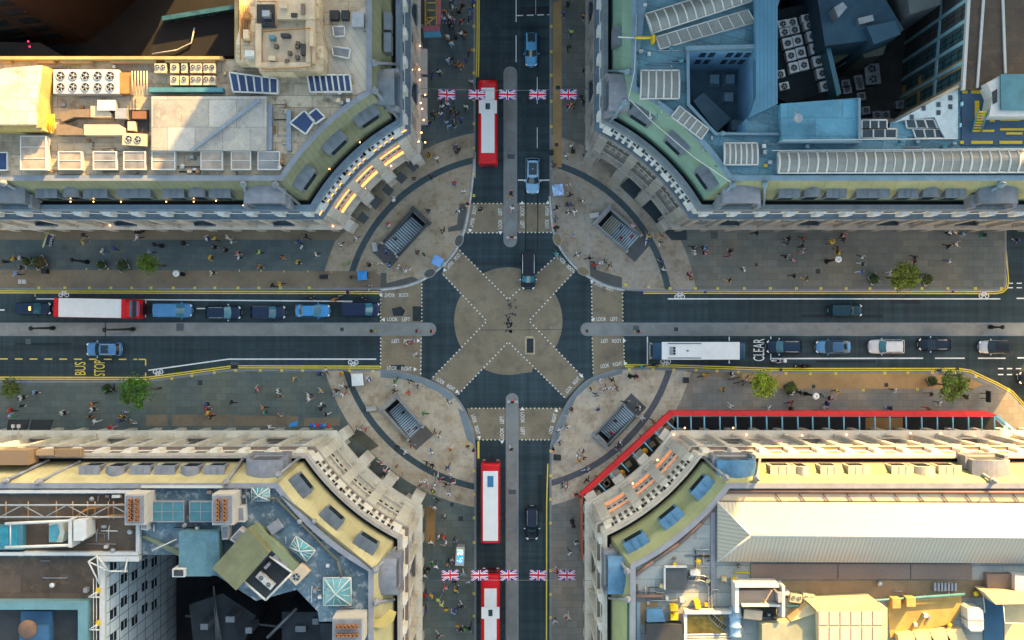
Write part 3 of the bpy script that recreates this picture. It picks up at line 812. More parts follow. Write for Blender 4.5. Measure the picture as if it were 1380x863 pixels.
def corner_building(name, label, sx, sy, X0, Y0, Rb, stone, stone2, roofm, capm, cornm, lamps=False, flat=None, holes=(), flat_outer=None, arc_lamps=False):
    c = Corner(sx, sy, X0, Y0, Rb)
    root = empty(name, (sx * (X0 + 14), sy * (Y0 + 12), 0), label, 'building')
    c.root = root
    vis_v = 46.0; vis_h = 72.0
    cs = .38 if sy < 0 else 0.0; dw = .1 + cs; da = .3 + cs * .55     # the lower pair stand further back above the shops
    c.sweep([(.55, .12), (.55, 4.3), (-.45, 4.5), (-.45, 5.2), (dw - .05, 5.3), (dw, 5.4), (dw, 17.0)], 'facade_wall', [stone, glass('shop_glass', (.03, .035, .04))], root, [1, 0, 0, 0, 0, 0])
    c.sweep([(dw, 17.0), (dw - .2, 17.2), (dw - .22, 17.45), (dw - .45, 17.55), (dw - .5, 17.75), (dw - .5, 18.12), (dw - .38, 18.12), (dw - .38, 18.02)], 'cornice', [cornm], root)
    c.sweep([(dw - .38, 18.02), (da - .05, 18.05)], 'cornice_walk', [cap_walk_s if sy < 0 else corn_b], root)
    c.sweep([(da - .05, 18.05), (da, 20.6)], 'attic_wall', [stone2], root)
    c.sweep([(da, 20.6), (da - .06, 20.75), (da - .06, 21.1), (da + .12, 21.25), (da + .12, 21.6), (.95, 21.62), (.95, 20.8)], 'parapet', [cornm], root)
    c.sweep([(.95, 20.8), (1.42, 20.8)], 'gutter', [M_blk], root)
    c.sweep([(1.42, 20.8), (1.6, 22.0), (2.3, 24.3), (3.1, 26.0)], 'mansard_roof', [roofm, roof_ne2 if (sx > 0 and sy > 0) else roofm], root, None, 1)
    c.sweep([(3.1, 26.0), (3.05, 26.22), (3.65, 26.22), (3.65, ZR)], 'roof_walkway', [capm], root)
    # pilasters and rhythm of bays
    pil = MB(); lamp = MB()
    def one(nm, m, *a):
        mb1 = MB(); mb1.fbox(*a); return mb1.build(nm, m, root)
    cv, ch = c.corner_v(dw), c.corner_h(dw)
    wn = 0
    for seg, start, end in (('v', cv, vis_v), ('h', ch, vis_h)):
        L = end - start; n = max(1, int(L / 3.3)); 
        for i in range(n + 1):
            u = start + 1.1 + i * 3.3
            if u > end: break
            p, nn, t = c.frame(seg, u, dw)
            pil.fbox(p, nn, t, .6, .34 + cs * .4, 0, 5.45, 16.6); pil.fbox(p, nn, t, .85, .42 + cs * .4, 0, 16.6, 17.0); pil.fbox(p, nn, t, .85, .45 + cs * .4, 0, 5.45, 6.0)
            p0, _, _ = c.frame(seg, u, .0); pil.fbox(p0, nn, t, .9, .3, .5, .12, 4.4)
            p3, _, _ = c.frame(seg, u, da); one('attic_pier', stone2, p3, nn, t, .85, .42, 0, 18.12, 20.5)
            u2 = u + 1.65
            if u2 < end:
                for (z0, z1, w) in ((6.6, 9.2, 1.5), (10.5, 12.8, 1.5), (13.9, 16.0, 1.4)):
                    if z0 > 7 or (i % 2 == 0):
                        window_obj(c, seg, u2, dw, w, z0, z1, root, frame=(z0 > 13)); wn += 1
                p, nn, t = c.frame(seg, u2, dw)
                if i % 3 == 1:
                    ledge = MB()
                    ledge.fbox(p, nn, t, 2.5, .55, 0, 9.5, 9.75)
                    for a in (-1.2, 1.2):
                        ledge.fbox((p[0] + t[0] * a, p[1] + t[1] * a), nn, t, .1, .55, 0, 9.752, 10.4)
                    q = (p[0] + nn[0] * .5, p[1] + nn[1] * .5); ledge.fbox(q, nn, t, 2.28, .05, .05, 9.752, 10.4)
                    ledge.build('balcony', cornm, root)
                p3, _, _ = c.frame(seg, u2, da)
                MBw = MB(); MBw.fbox(p3, nn, t, 1.3, .03, .04, 18.7, 20.2); MBw.build('window', M_win, root)
    # the concave front: four broad piers and three recessed bays
    nb = 3
    arcL = abs(c.ends(.1)[1] - c.ends(.1)[2]) * (c.R)
    for i in range(nb + 1):
        u = [0.07, .36, .64, .93][i]
        p, nn, t = c.frame('a', u, dw)
        pil.fbox(p, nn, t, 1.75, .65, 0, .12, 5.25); pil.fbox(p, nn, t, 1.25, .5, 0, 5.42, 17.0); pil.fbox(p, nn, t, 1.45, .6, 0, 5.43, 6.2)
        q, _, _ = c.frame('a', u, -.55); pil.fbox(q, nn, t, 1.5, .75, .1, .12, 4.6)
        p3, _, _ = c.frame('a', u, da); one('attic_pier', stone2, p3, nn, t, 1.1, .42, 0, 18.12, 20.5)
    for i in range(nb):
        u = [.215, .5, .785][i]
        for k in (-.084, -.028, .028, .084):
            for (z0, z1) in ((10.6, 12.4),):
                window_obj(c, 'a', u + k, dw, .42, z0, z1, root, frame=False, gm=M_dullwin)
            p3, _, _ = c.frame('a', u + k, da); q, nn, t = c.frame('a', u + k, da)
            MBw = MB(); MBw.fbox(q, nn, t, .5, .03, .04, 18.6, 20.2); MBw.build('window', M_win, root)
        for k in (-.112, -.056, 0, .056, .112):
            p, nn, t = c.frame('a', u + k, dw); pil.fbox(p, nn, t, .24, .16, 0, 5.4, 16.9)
            p3, _, _ = c.frame('a', u + k, da); one('attic_pier', stone2, p3, nn, t, .38, .40, 0, 18.12, 20.5)
        for zb, out in ((9.3, .66), (13.5, .46)):
            ledge = MB(); lamp = MB()
            for k in range(5):
                uu = u + (-.084 + .042 * k)
                p, nn, t = c.frame('a', uu, dw); ledge.fbox(p, nn, t, arcL * .0435, out, 0, zb, zb + .22)
                q = (p[0] + nn[0] * (out - .08), p[1] + nn[1] * (out - .08)); ledge.fbox(q, nn, t, arcL * .0435, .08, .04, zb + .222, zb + .42)
                q = (p[0] + nn[0] * (out - .22), p[1] + nn[1] * (out - .22)); lamp.fbox(q, nn, t, arcL * .0435, .05, .05, zb + .23, zb + .33)
                if zb < 10:
                    q = (p[0] + nn[0] * .26, p[1] + nn[1] * .26); lamp.fbox(q, nn, t, arcL * .0435, .04, .04, zb + .23, zb + .32)
            lo = ledge.build('balcony', stone, root)
            if arc_lamps: lamp.build('strip_lamp', M_strip if arc_lamps == 2 else M_strip_lo, root).parent = lo
    lamp = MB()
    if arc_lamps == 2:
        for k in range(60):
            p, nn, t = c.frame('a', k / 59, .2); lamp.fbox(p, nn, t, arcL / 58, .09, 0.0, 18.14, 18.2)
    pil.build('pilasters', stone, root)
    if lamp.v: lamp.build('strip_lamp', M_strip, root)
    # flat roof
    if flat_outer is None:
        flat_outer = c.path(3.65) + [(sx * c.far[0], sy * c.far[1])]
    a = sum(flat_outer[i][0] * flat_outer[(i + 1) % len(flat_outer)][1] - flat_outer[(i + 1) % len(flat_outer)][0] * flat_outer[i][1] for i in range(len(flat_outer)))
    if a < 0: flat_outer = flat_outer[::-1]
    fill(flat_outer, [list(h) for h in holes], ZR).build('flat_roof', flat, root)
    w = MB(); side_walls(w, flat_outer, 0.2, ZR - .02); 
    return c

def dormers(c, seg, xs, y, z=23.6, m=M_slate, rounded=(), w_px=None, out=1.62):
    """boxes standing on the mansard along a straight front; xs = pixel intervals along the street"""
    for i, (a, b2) in enumerate(xs):
        pa, pb = P2(a, y, z), P2(b2, y, z)
        u = (abs(pa[0] + pb[0]) / 2) if seg == 'h' else (abs(pa[1] + pb[1]) / 2); w = abs(pb[0] - pa[0]) if seg == 'h' else abs(pb[1] - pa[1])
        dormer_at(c, seg, u, w, m, i in rounded)

def dormer_at(c, seg, u, w, m, rnd_top=False, z0=21.4, z1=24.4, d_out=1.5, d_in=3.0, big=False):
    p, n, t = c.frame(seg, u, d_out)
    D = d_in - d_out
    mb = MB()
    if rnd_top:
        rings = []
        for q in (0.0, D):
            rg = []
            for k in range(9):
                a = -w / 2 + w * k / 8; zz = z1 - .1 + .55 * math.sin(math.pi * k / 8)
                rg.append((p[0] + t[0] * a - n[0] * q, p[1] + t[1] * a - n[1] * q, zz))
            rg += [(p[0] + t[0] * w / 2 - n[0] * q, p[1] + t[1] * w / 2 - n[1] * q, z0), (p[0] - t[0] * w / 2 - n[0] * q, p[1] - t[1] * w / 2 - n[1] * q, z0)]
            rings.append(rg)
        mb.rings(rings, 0, False)
        o = mb.build('dormer', m, c.root, fix=True)
    else:
        mb.fbox(p, n, t, w, 0, D, z0, z1); mb.fbox(p, n, t, w + .24, .14, D, z1, z1 + .12)
        for k in (-.17, .17): mb.fbox((p[0] + t[0] * w * k, p[1] + t[1] * w * k), n, t, .06, .0, D, z1 + .12, z1 + .17)
        o = mb.build('dormer', m, c.root)
    wmb = MB(); wmb.fbox(p, n, t, w * .72, .03, .0, z0 + .5, z1 - .35)
    wo = wmb.build('window', M_win, c.root); wo.parent = o
    return o

def arc_dormer(c, x, y, m, w=3.0, open_top=False):
    u = c.u_of(x, y, 24.2)
    p, n, t = c.frame('a', u, 1.75)
    w *= .92; mb = MB(); mb.fbox(p, n, t, w, 0, 1.6, 22.0, 24.75); mb.fbox(p, n, t, w + .2, .1, 1.65, 24.75, 24.87)
    for k in (-.17, .17): mb.fbox((p[0] + t[0] * w * k, p[1] + t[1] * w * k), n, t, .07, .1, 1.65, 24.87, 24.95)
    o = mb.build('dormer', m, c.root)
    wmb = MB(); wmb.fbox(p, n, t, w * .8, .03, .0, 22.7, 24.5); wo = wmb.build('window', M_win, c.root); wo.parent = o

def pavilion(c, x, y, w, m, seg, zt=25.2, rounded=True, dep=2.3):
    pa = P2(x, y, 24.5)
    u = abs(pa[0]) if seg == 'h' else abs(pa[1])
    o = dormer_at(c, seg, u, w, m, rounded, z0=20.9, z1=zt - .5, d_out=.75, d_in=.75 + dep)
    p, n, t = c.frame(seg, u, .7)
    mb = MB(); mb.fbox(p, n, t, w + .5, .35, .2, 20.9, 21.5)
    for a in (-w / 2 - .1, w / 2 + .1): mb.fbox((p[0] + t[0] * a, p[1] + t[1] * a), n, t, .45, .3, 1.2, 21.5, 23.6)
    mb.build('dormer_surround', M_lead2, c.root).parent = o

def ridge_hip(c, pts, m, r=.17):
    """lead roll over a hip between two stretches of mansard, with a finial drum at its head"""
    mb = MB(); mb.tube([P(*p) for p in pts], r, 8); q = P(*pts[-1]); mb.lathe((q.x, q.y, q.z - .3), [(.38, 0), (.38, .35), (.3, .4), (.22, .45), (.22, .7), (.3, .75), (.1, .85), (.1, 1.3), (.02, 1.4)], 12)
    mb.build('hip_roll', m, c.root)

stone_nw = mat('portland_stone_warm', (.60, .55, .48), .8, .15, .5, dirt=.35, dirtcol=(.25, .22, .19))
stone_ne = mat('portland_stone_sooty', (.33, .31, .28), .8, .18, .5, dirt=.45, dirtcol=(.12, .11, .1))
stone_sw = mat('portland_stone_cream', (.66, .61, .5), .8, .14, .5, dirt=.35, dirtcol=(.30, .26, .2))
stone_se = mat('portland_stone_pale', (.66, .60, .5), .8, .13, .5, dirt=.3, dirtcol=(.36, .3, .24))
attic_b = mat('attic_stone_grey', (.60, .60, .58), .8, .15, .6); attic_c = mat('attic_stone_cream', (.7, .65, .55), .8, .12, .6)
corn_b = mat('cornice_lead', (.13, .19, .25), .5, .2, .7, dirt=.3, dirtcol=(.3, .32, .33)); corn_n = mat('cornice_stone_dark', (.17, .20, .22), .7, .2, .7, dirt=.4, dirtcol=(.34, .33, .31))
corn_s = mat('cornice_stone', (.40, .37, .33), .75, .15, .7, dirt=.35, dirtcol=(.16, .14, .13)); corn_se = mat('cornice_stone_pale', (.55, .5, .43), .75, .12, .7, dirt=.3, dirtcol=(.3, .25, .2))
roof_nw = striped('slate_mansard_mossy', (.19, .205, .12), (.075, .085, .055), (1.0, .55, 0), .75, .05, .7, .25, .2, .45, (.08, .1, .07))
roof_ne = striped('copper_mansard', (.17, .29, .225), (.13, .23, .18), (1, 1, 0), 2.6, .02, .55, .25, .18, .5, (.16, .22, .10))
roof_ne2 = striped('mansard_olive', (.26, .28, .15), (.15, .17, .09), (1, .3, 0), 2.6, .02, .6, .25, .2, .5, (.12, .2, .14))
roof_sw = striped('mansard_ochre', (.44, .39, .20), (.34, .30, .16), (1.0, -.5, 0), 1.7, .03, .7, .22, .2, .4, (.16, .15, .08))
roof_se = striped('mansard_green', (.31, .33, .16), (.24, .26, .12), (1.0, .6, 0), 2.2, .02, .7, .22, .2, .35, (.4, .36, .2))
cap_walk_s = mat('cornice_walk_brown', (.25, .19, .16), .8, .15, .6, dirt=.3, dirtcol=(.15, .11, .1)); cap_b = mat('lead_capping', (.21, .24, .28), .5, .15, .8, dirt=.35, dirtcol=(.10, .12, .15)); cap_blue = mat('lead_capping_blue', (.17, .27, .34), .5, .15, .8, dirt=.3, dirtcol=(.10, .16, .2))
cap_s = mat('lead_capping_grey', (.27, .28, .31), .5, .15, .8, dirt=.3, dirtcol=(.14, .14, .16))
deck_nw = deck_mat('roof_deck_pale', (.54, .46, .34), .7, (4, 1.3), (.26, .18, .10), .85)
deck_ne = deck_mat('roof_deck_blue', (.125, .27, .34), .75, (5, 1.2), (.28, .38, .40), .5, .24)
deck_sw = deck_mat('roof_deck_slateblue', (.09, .155, .205), 1.15, (5, 2.2), (.42, .46, .48), .85, .9)
deck_se = deck_mat('roof_deck_grey', (.29, .33, .33), .8, (4.5, 1.5), (.42, .41, .36), .45)

def rpoly(pts, z=ZR): return [P2(x, y, z) for x, y in pts]

# ---- upper left corner -------------------------------------------------------------------------------
nw = Corner(-1, 1, 12.3, 12.2, 25.1)
outer_nw = nw.path(3.65)
outer_nw = [p for p in outer_nw if p[1] < 48] 
outer_nw = [(outer_nw[0][0], 60.0)] + outer_nw + [(-80, outer_nw[-1][1]), P2(-150, 80, ZR)[0:2] if False else (-80.0, wy(80, ZR)), (wx(320, ZR), wy(80, ZR)), (wx(320, ZR), 60.0)]
nw = corner_building('corner_building', 'curved stone corner building with mossy mansard and orange strip lamps, upper left', -1, 1, 12.3, 12.2, 25.1, stone_nw, attic_b, roof_nw, cap_b, corn_b, flat=deck_nw, flat_outer=outer_nw, arc_lamps=2)
# back walls down to the yard
mb = MB()
for a, b2 in ((P2(-150, 80, ZR), P2(320, 80, ZR)), (P2(320, 80, ZR), P2(320, -120, ZR))):
    mb.add([(*a, 0.1), (*b2, 0.1), (*b2, ZR), (*a, ZR)], [(0, 1, 2, 3), (3, 2, 1, 0)][:1])
mb.build('rear_wall', mat('stock_brick_dark', (.09, .065, .05), .9, .2, .6), nw.root)
dormers(nw, 'h', [(54, 80), (88, 110), (118, 147), (163, 205), (224, 250), (256, 279), (286, 312)], 263, rounded=(1, 5), m=M_slate)
for x, y in ((498, 163), (456, 198), (413, 241)): arc_dormer(nw, x, y, M_slate, 2.9)
pavilion(nw, 357, 272, 4.6, M_lead2, 'h'); pavilion(nw, 530, 118, 4.0, M_slate, 'v', rounded=True)
pavilion(nw, 10, 277, 4.0, M_slate, 'h')
mb = MB()
for y0, y1 in ((16, 40), (44, 70)): mb.pbox(517, y0, 527, y1, 22.5, 24.3)
mb.build('dormer', M_slate, nw.root)
ridge_hip(nw, [(403, 275, 21.6), (371, 249, 26.2)], cap_b); ridge_hip(nw, [(537, 160, 21.6), (505, 122, 26.2)], cap_b); ridge_hip(nw, [(334, 272, 21.6), (328, 248, 26.2)], cap_b); ridge_hip(nw, [(537, 87, 22), (505, 85, 26.2)], cap_b); ridge_hip(nw, [(56, 272, 21.6), (5, 247, 26.2)], cap_b)
# bulbs along the fronts
bulbs = [(161, 292), (181, 293), (80, 300), (98, 299), (103, 302), (122, 302), (136, 301), (148, 304), (204, 298), (222, 298), (237, 293), (256, 293), (275, 298), (289, 297), (310, 293), (365, 299), (386, 304), (398, 301.5), (404, 301.5), (427, 302), (437, 301), (449, 305),
         (461, 296), (484, 262), (492, 255), (518, 232), (527, 224), (564, 191), (573, 192), (568, 179), (571, 162), (569, 147), (567, 139), (573, 128), (566, 108), (565, 94), (558, 81), (566, 62)]
for (x, y) in bulbs:
    p = P(x, y, 6.0); mb = MB(); mb.ball((0, 0, 0), .10, 8, 6)
    o = mb.build('wall_lamp', M_bulb, nw.root); o.location = p
for (x, y) in ((95, 272), (126, 272), (163, 272), (224, 272), (261, 272), (291, 271), (328, 277), (444, 228), (485, 192)):
    p = P(x, y, 21.6); mb = MB(); mb.ball((0, 0, 0), .07, 8, 6)
    o = mb.build('wall_lamp', M_bulb, nw.root); o.location = p
mb = MB()   # projecting shop canopy on the upright street
for y0, y1 in ((66, 100), (104, 128), (132, 168)): mb.pbox(566, y0, 576, y1, 4.3, 4.8)
mb.build('shop_canopy', mat('canopy_stone', (.5, .49, .47), .7, .12, .6), nw.root)
mb = MB(); mb.pbox(545, 60, 566, 230, 17.5, 17.6) if False else None
M_shop = mat('shop_awning_dark', (.055, .06, .065), .7, .2, .8)
for q in ([(497, 274), (506, 262), (516, 270), (506, 283)], [(514, 256), (521, 248), (531, 256), (524, 265)], [(531, 240), (539, 231), (549, 239), (541, 248)], [(548, 224), (555, 216), (565, 224), (557, 232)], [(480, 296), (488, 285), (497, 293), (490, 302)]):
    MB().ppoly(q, 3.2, 3.5).build('shop_awning', M_shop, nw.root)
MB().ppoly([(0, 298), (11, 298), (11, 311), (0, 311)], 3.0, 3.3).build('shop_awning', mat('awning_amber', (.55, .3, .02), .6, .1, 1.0), nw.root)

# ---- upper right corner ------------------------------------------------------------------------------
well1 = [(929, 67), (1019, 67), (1019, 150), (1006, 160), (1006, 178), (965, 178), (930, 140)]
well2 = [(1047, 12), (1072, -60), (1310, -60), (1298, 118), (1200, 165), (1196, 186), (1160, 186), (1160, 132), (1046, 142)]
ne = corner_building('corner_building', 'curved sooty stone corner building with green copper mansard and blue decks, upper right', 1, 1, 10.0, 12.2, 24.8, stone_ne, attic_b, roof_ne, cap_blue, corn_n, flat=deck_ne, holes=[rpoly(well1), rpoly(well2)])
blue_wall = mat('blue_render', (.22, .40, .55), .75, .2, .3, dirt=.3, dirtcol=(.05, .1, .14)); dark_wall = mat('dark_brick', (.07, .07, .07), .9, .25, .5)
mb = MB(); side_walls(mb, rpoly(well1), 16.5, ZR); mb.build('lightwell_wall', blue_wall, ne.root)
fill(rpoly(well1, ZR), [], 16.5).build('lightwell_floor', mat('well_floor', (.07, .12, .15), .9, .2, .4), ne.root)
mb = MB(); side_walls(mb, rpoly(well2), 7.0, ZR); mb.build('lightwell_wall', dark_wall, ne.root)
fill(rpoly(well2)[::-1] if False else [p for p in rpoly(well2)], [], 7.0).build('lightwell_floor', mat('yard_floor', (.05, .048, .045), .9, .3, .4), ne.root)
dormers(ne, 'h', [(1048, 1074), (1081, 1105), (1112, 1136), (1152, 1194), (1208, 1232), (1240, 1264), (1271, 1296)], 263, rounded=(1, 5), m=M_slate)
for x, y in ((855.5, 171), (903, 203), (945, 244)): arc_dormer(ne, x, y, M_slate, 2.8)
pavilion(ne, 999, 276, 4.2, M_lead2, 'h'); pavilion(ne, 818, 125, 4.0, M_lead2, 'v'); pavilion(ne, 1345, 274, 4.4, M_slate, 'h')
ridge_hip(ne, [(962, 275, 21.6), (988, 249, 26.2)], cap_blue); ridge_hip(ne, [(822, 165, 21.6), (842, 137, 26.2)], cap_blue); ridge_hip(ne, [(1029, 277, 21.6), (1031, 248, 26.2)], cap_blue); ridge_hip(ne, [(821, 96, 21.6), (846, 96, 26.2)], cap_blue); ridge_hip(ne, [(1303, 276, 21.6), (1350, 249, 26.2)], cap_blue)
MB().pbox(826, 36, 841, 61, 22.3, 24.2).build('dormer', M_slate, ne.root)

# ---- lower left corner -------------------------------------------------------------------------------
well3 = [(189, 748), (241, 748), (241, 776), (292, 776), (345, 810), (400, 795), (428, 824), (430, 838), (478, 838), (478, 990), (137, 990), (137, 758), (186, 758)]
sw = corner_building('corner_building', 'curved cream stone corner building with ochre mansard and slate blue deck, lower left', -1, -1, 12.1, 14.8, 27.0, stone_sw, attic_c, roof_sw, cap_s, corn_s, flat=deck_sw, holes=[rpoly(well3)])
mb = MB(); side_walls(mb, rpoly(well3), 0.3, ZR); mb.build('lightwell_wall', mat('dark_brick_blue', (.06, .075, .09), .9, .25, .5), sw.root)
fill(rpoly(well3), [], .3).build('lightwell_floor', mat('yard_floor_shaded', (.02, .02, .024), .9, .3, .4), sw.root)  # near-black floor carries the deep well's shade in its colour
dormers(sw, 'h', [(112, 137), (146, 171), (180, 205), (213, 238), (246, 271), (279, 304)], 628, rounded=(1, 4), m=M_lead2)
for x, y in ((413.6, 648), (453, 691), (498, 724)): arc_dormer(sw, x, y, M_slate, 2.7)
pavilion(sw, 357, 612, 4.0, M_lead2, 'h'); pavilion(sw, 533, 777, 4.0, M_lead2, 'v')
ridge_hip(sw, [(404, 617, 21.6), (375, 640, 26.2)], cap_s); ridge_hip(sw, [(533, 738, 21.6), (506, 768, 26.2)], cap_s); ridge_hip(sw, [(328, 618, 21.6), (305, 650, 26.2)], cap_s); ridge_hip(sw, [(108, 622, 21.6), (52, 650, 26.2)], cap_s); ridge_hip(sw, [(66, 620, 21.6), (8, 648, 26.2)], cap_s); ridge_hip(sw, [(531, 808, 22), (507, 812, 26.2)], cap_s)

# ---- lower right corner ------------------------------------------------------------------------------
se = corner_building('corner_building', 'curved pale stone corner building with green mansard and white hipped roof, lower right', 1, -1, 9.9, 14.8, 26.1, stone_se, attic_c, roof_se, cap_s, corn_se, flat=deck_se, arc_lamps=1)
dormers(se, 'h', [(1037, 1068), (1071, 1088), (1104, 1130), (1141, 1169), (1199, 1226), (1230, 1257), (1262, 1290)], 630, m=mat('dormer_cream', (.46, .42, .34), .6, .15, .8), rounded=(1, 5))
M_bdorm = mat('dormer_blue', (.09, .22, .36), .5, .25, .9, fine=.12)
for x, y in ((939, 651), (901, 693), (856, 727)): arc_dormer(se, x, y, M_bdorm, 2.8)
pavilion(se, 992, 615, 4.2, M_bdorm, 'h'); pavilion(se, 821, 775, 4.2, M_bdorm, 'v'); pavilion(se, 1335, 618, 4.2, M_lead2, 'h')
ridge_hip(se, [(948, 616, 21.6), (978, 644, 26.2)], cap_s); ridge_hip(se, [(823, 735, 21.6), (845, 770, 26.2)], cap_s); ridge_hip(se, [(1024, 618, 21.6), (1020, 645, 26.2)], cap_s); ridge_hip(se, [(1292, 618, 21.6), (1338, 648, 26.2)], cap_s); ridge_hip(se, [(821, 806, 22), (846, 808, 26.2)], cap_s)
for (x, y) in ((923, 577), (988, 577), (1006, 586), (1081, 587), (1060, 587), (1141, 586), (1227, 584), (1268, 584), (1314, 588), (886, 620), (878, 628), (853, 652), (845, 659), (800, 691), (908, 586)):
    p = P(x, y, 6.0); mb = MB(); mb.ball((0, 0, 0), .11, 8, 6)
    o = mb.build('wall_lamp', M_bulb, se.root); o.location = p
# ================================================================== roofs: what is fixed to them and what stands on them
M_wf = mat('white_metal', (.58, .58, .56), .45, .08, 1.5, dirt=.25, dirtcol=(.35, .34, .32)); M_steel = mat('galvanised_steel', (.36, .38, .40), .45, .15, 1.5, metal=.3)
M_cream = mat('cream_panel', (.62, .48, .32), .7, .12, .8, dirt=.3, dirtcol=(.35, .27, .18)); M_dk = mat('dark_plant', (.03, .035, .04), .7, .25, 1.0)
M_pv = glass('pv_glass', (.012, .03, .085), .12); M_rl = glass('rooflight_glass', (.16, .16, .16), .15); M_rlw = glass('rooflight_glass_warm', (.24, .2, .16), .15)
M_poly = mat('polycarbonate_vault', (.24, .25, .23), .4, .15, .5, dirt=.35, dirtcol=(.13, .14, .13)); M_fan = mat('fan_black', (.012, .013, .014), .6, .2, 2.0)
M_teal = mat('teal_panel', (.06, .2, .25), .5, .2, .6, dirt=.3, dirtcol=(.12, .28, .33)); M_brown = deck_mat('brown_roof_felt', (.095, .07, .052), 1.1, (6, 2), (.2, .13, .07), .5)
M_brown2 = mat('brown_roof_panel', (.19, .145, .12), .8, .15, .15); M_pipe = mat('pipe_orange', (.42, .2, .06), .6, .2, 1.0); M_yel = mat('safety_yellow', (.70, .46, .01), .55, .1, 1.0)
M_terra = mat('terracotta', (.38, .16, .06), .8, .2, 3.0); M_stk = mat('stack_render', (.5, .47, .42), .8, .1, .8, dirt=.3, dirtcol=(.4, .34, .28))

def part(root, name, fn, m):
    mb = MB(); fn(mb); return mb.build(name, m, root)

def rooflight(root, x0, y0, x1, y1, zt=26.5, nx=2, ny=2, gm=None, fm=None, name='skylight', bar=.07, pitch=0.0):
    f = MB(); f.pbox(x0, y0, x1, y1, ZR, zt)
    for (a, b2, c, d) in ((x0, y0, x1, y0 + 1.3), (x0, y1 - 1.3, x1, y1), (x0, y0 + 1.3, x0 + 1.3, y1 - 1.3), (x1 - 1.3, y0 + 1.3, x1, y1 - 1.3)): f.pbox(a, b2, c, d, zt + .002, zt + .12)
    o = f.build(name, fm or M_wf, root)
    g = MB(); g.pbox(x0 + 1.4, y0 + 1.4, x1 - 1.4, y1 - 1.4, zt + .004, zt + .05); go = g.build('pane', gm or M_rl, root); go.parent = o
    b2 = MB()
    for i in range(1, nx):
        x = x0 + (x1 - x0) * i / nx; b2.pbox(x - .45, y0 + 1.3, x + .45, y1 - 1.3, zt + .052, zt + .11)
    for i in range(1, ny):
        y = y0 + (y1 - y0) * i / ny; b2.pbox(x0 + 1.3, y - .4, x1 - 1.3, y + .4, zt + .052, zt + .105)
    if b2.v: bo = b2.build('glazing_bar', fm or M_wf, root); bo.parent = o
    return o

def quad_light(root, q, zt, n, gm, fm, name='skylight', vault=0.0, nb=8, wbar=.1, zb=ZR, double=None):
    """long rooflight over the pixel quad q (a-b is one long side, d-c the other); n bars across; vault bows it up"""
    A, B, C, D = [Vector(P2(x, y, zt)) for x, y in q]
    g = MB(); rows = []
    for i in range(nb + 1):
        s2 = i / nb; z = zt + vault * math.sin(math.pi * s2); p, r = A.lerp(D, s2), B.lerp(C, s2)
        rows.append(((p.x, p.y, z), (r.x, r.y, z)))
    flip = (B - A).cross(D - A) > 0
    for a, b2 in zip(rows, rows[1:]):
        f = [a[0], a[1], b2[1], b2[0]]; g.add(f if flip else f[::-1], [(0, 1, 2, 3)], 0, vault > 0)
    base = MB(); base.prism([tuple(A), tuple(B), tuple(C), tuple(D)], zb, zt - .01)
    o = base.build(name, fm, root)
    go = g.build('pane', gm, root); go.parent = o
    bars = MB()
    for k in range(n + 1):
        t = k / n
        pts = []
        for i in range(nb + 1):
            s2 = i / nb; p = A.lerp(B, t).lerp(D.lerp(C, t), s2); pts.append((p.x, p.y, zt + vault * math.sin(math.pi * s2) + .02))
        bars.tube(pts, wbar if (double is None or k in double) else wbar * .55, 6)
    for P0, P1 in ((A, B), (D, C)): bars.tube([(P0.x, P0.y, zt + .02), (P1.x, P1.y, zt + .02)], wbar, 6)
    bo = bars.build('glazing_bar', M_wf, root); bo.parent = o
    return o

def fan_disc(mb, x, y, z, r, mi=0):
    mb.lathe((x, y, z), [(r, 0), (r, .05), (r * .96, .05), (r * .9, .02)], 18, mi)
def ac_unit(name, label, x, y, z, wx_, wy_, h, rot, fans, group, cm=None, ring=True, cat='air conditioner'):
    """casing with round fan openings on top; x, y pixel of its top; fans = local offsets and radius"""
    zt = z + h; p = P2(x, y, zt)
    o = empty(name, (p[0], p[1], z), label, cat, group, rz=R(rot) if rot else .0001)
    mb = MB(); mb.box((0, 0, .08), (wx_, wy_, h - .08)); mb.box((0, 0, 0), (wx_ * .8, wy_ * .8, .08)); mb.build('casing', cm or M_wf, o)
    for fx, fy, r in fans:
        f = MB(); f.lathe((fx, fy, h + .002), [(r, 0), (r * .98, .04)], 16); fo = f.build('fan', M_fan, o)
        b2 = MB()
        b2.rings([[(fx + q * math.cos(2 * math.pi * k / 16), fy + q * math.sin(2 * math.pi * k / 16), h + zz) for k in range(16)] for q, zz in ((r * 1.08, 0), (r * 1.08, .09), (r * .93, .09), (r * .93, .045))], caps=False)
        b2.lathe((fx, fy, h + .05), [(r * .3, 0), (r * .3, .03)], 10)
        for k in range(5):
            a = 2 * math.pi * k / 5; b2.fbox((fx + r * .6 * math.cos(a), fy + r * .6 * math.sin(a)), (math.cos(a), math.sin(a)), (-math.sin(a), math.cos(a)), r * .22, r * .3, r * .3, h + .045, h + .06)
        bo = b2.build('fan_guard', M_steel, o); bo.parent = fo
    return o

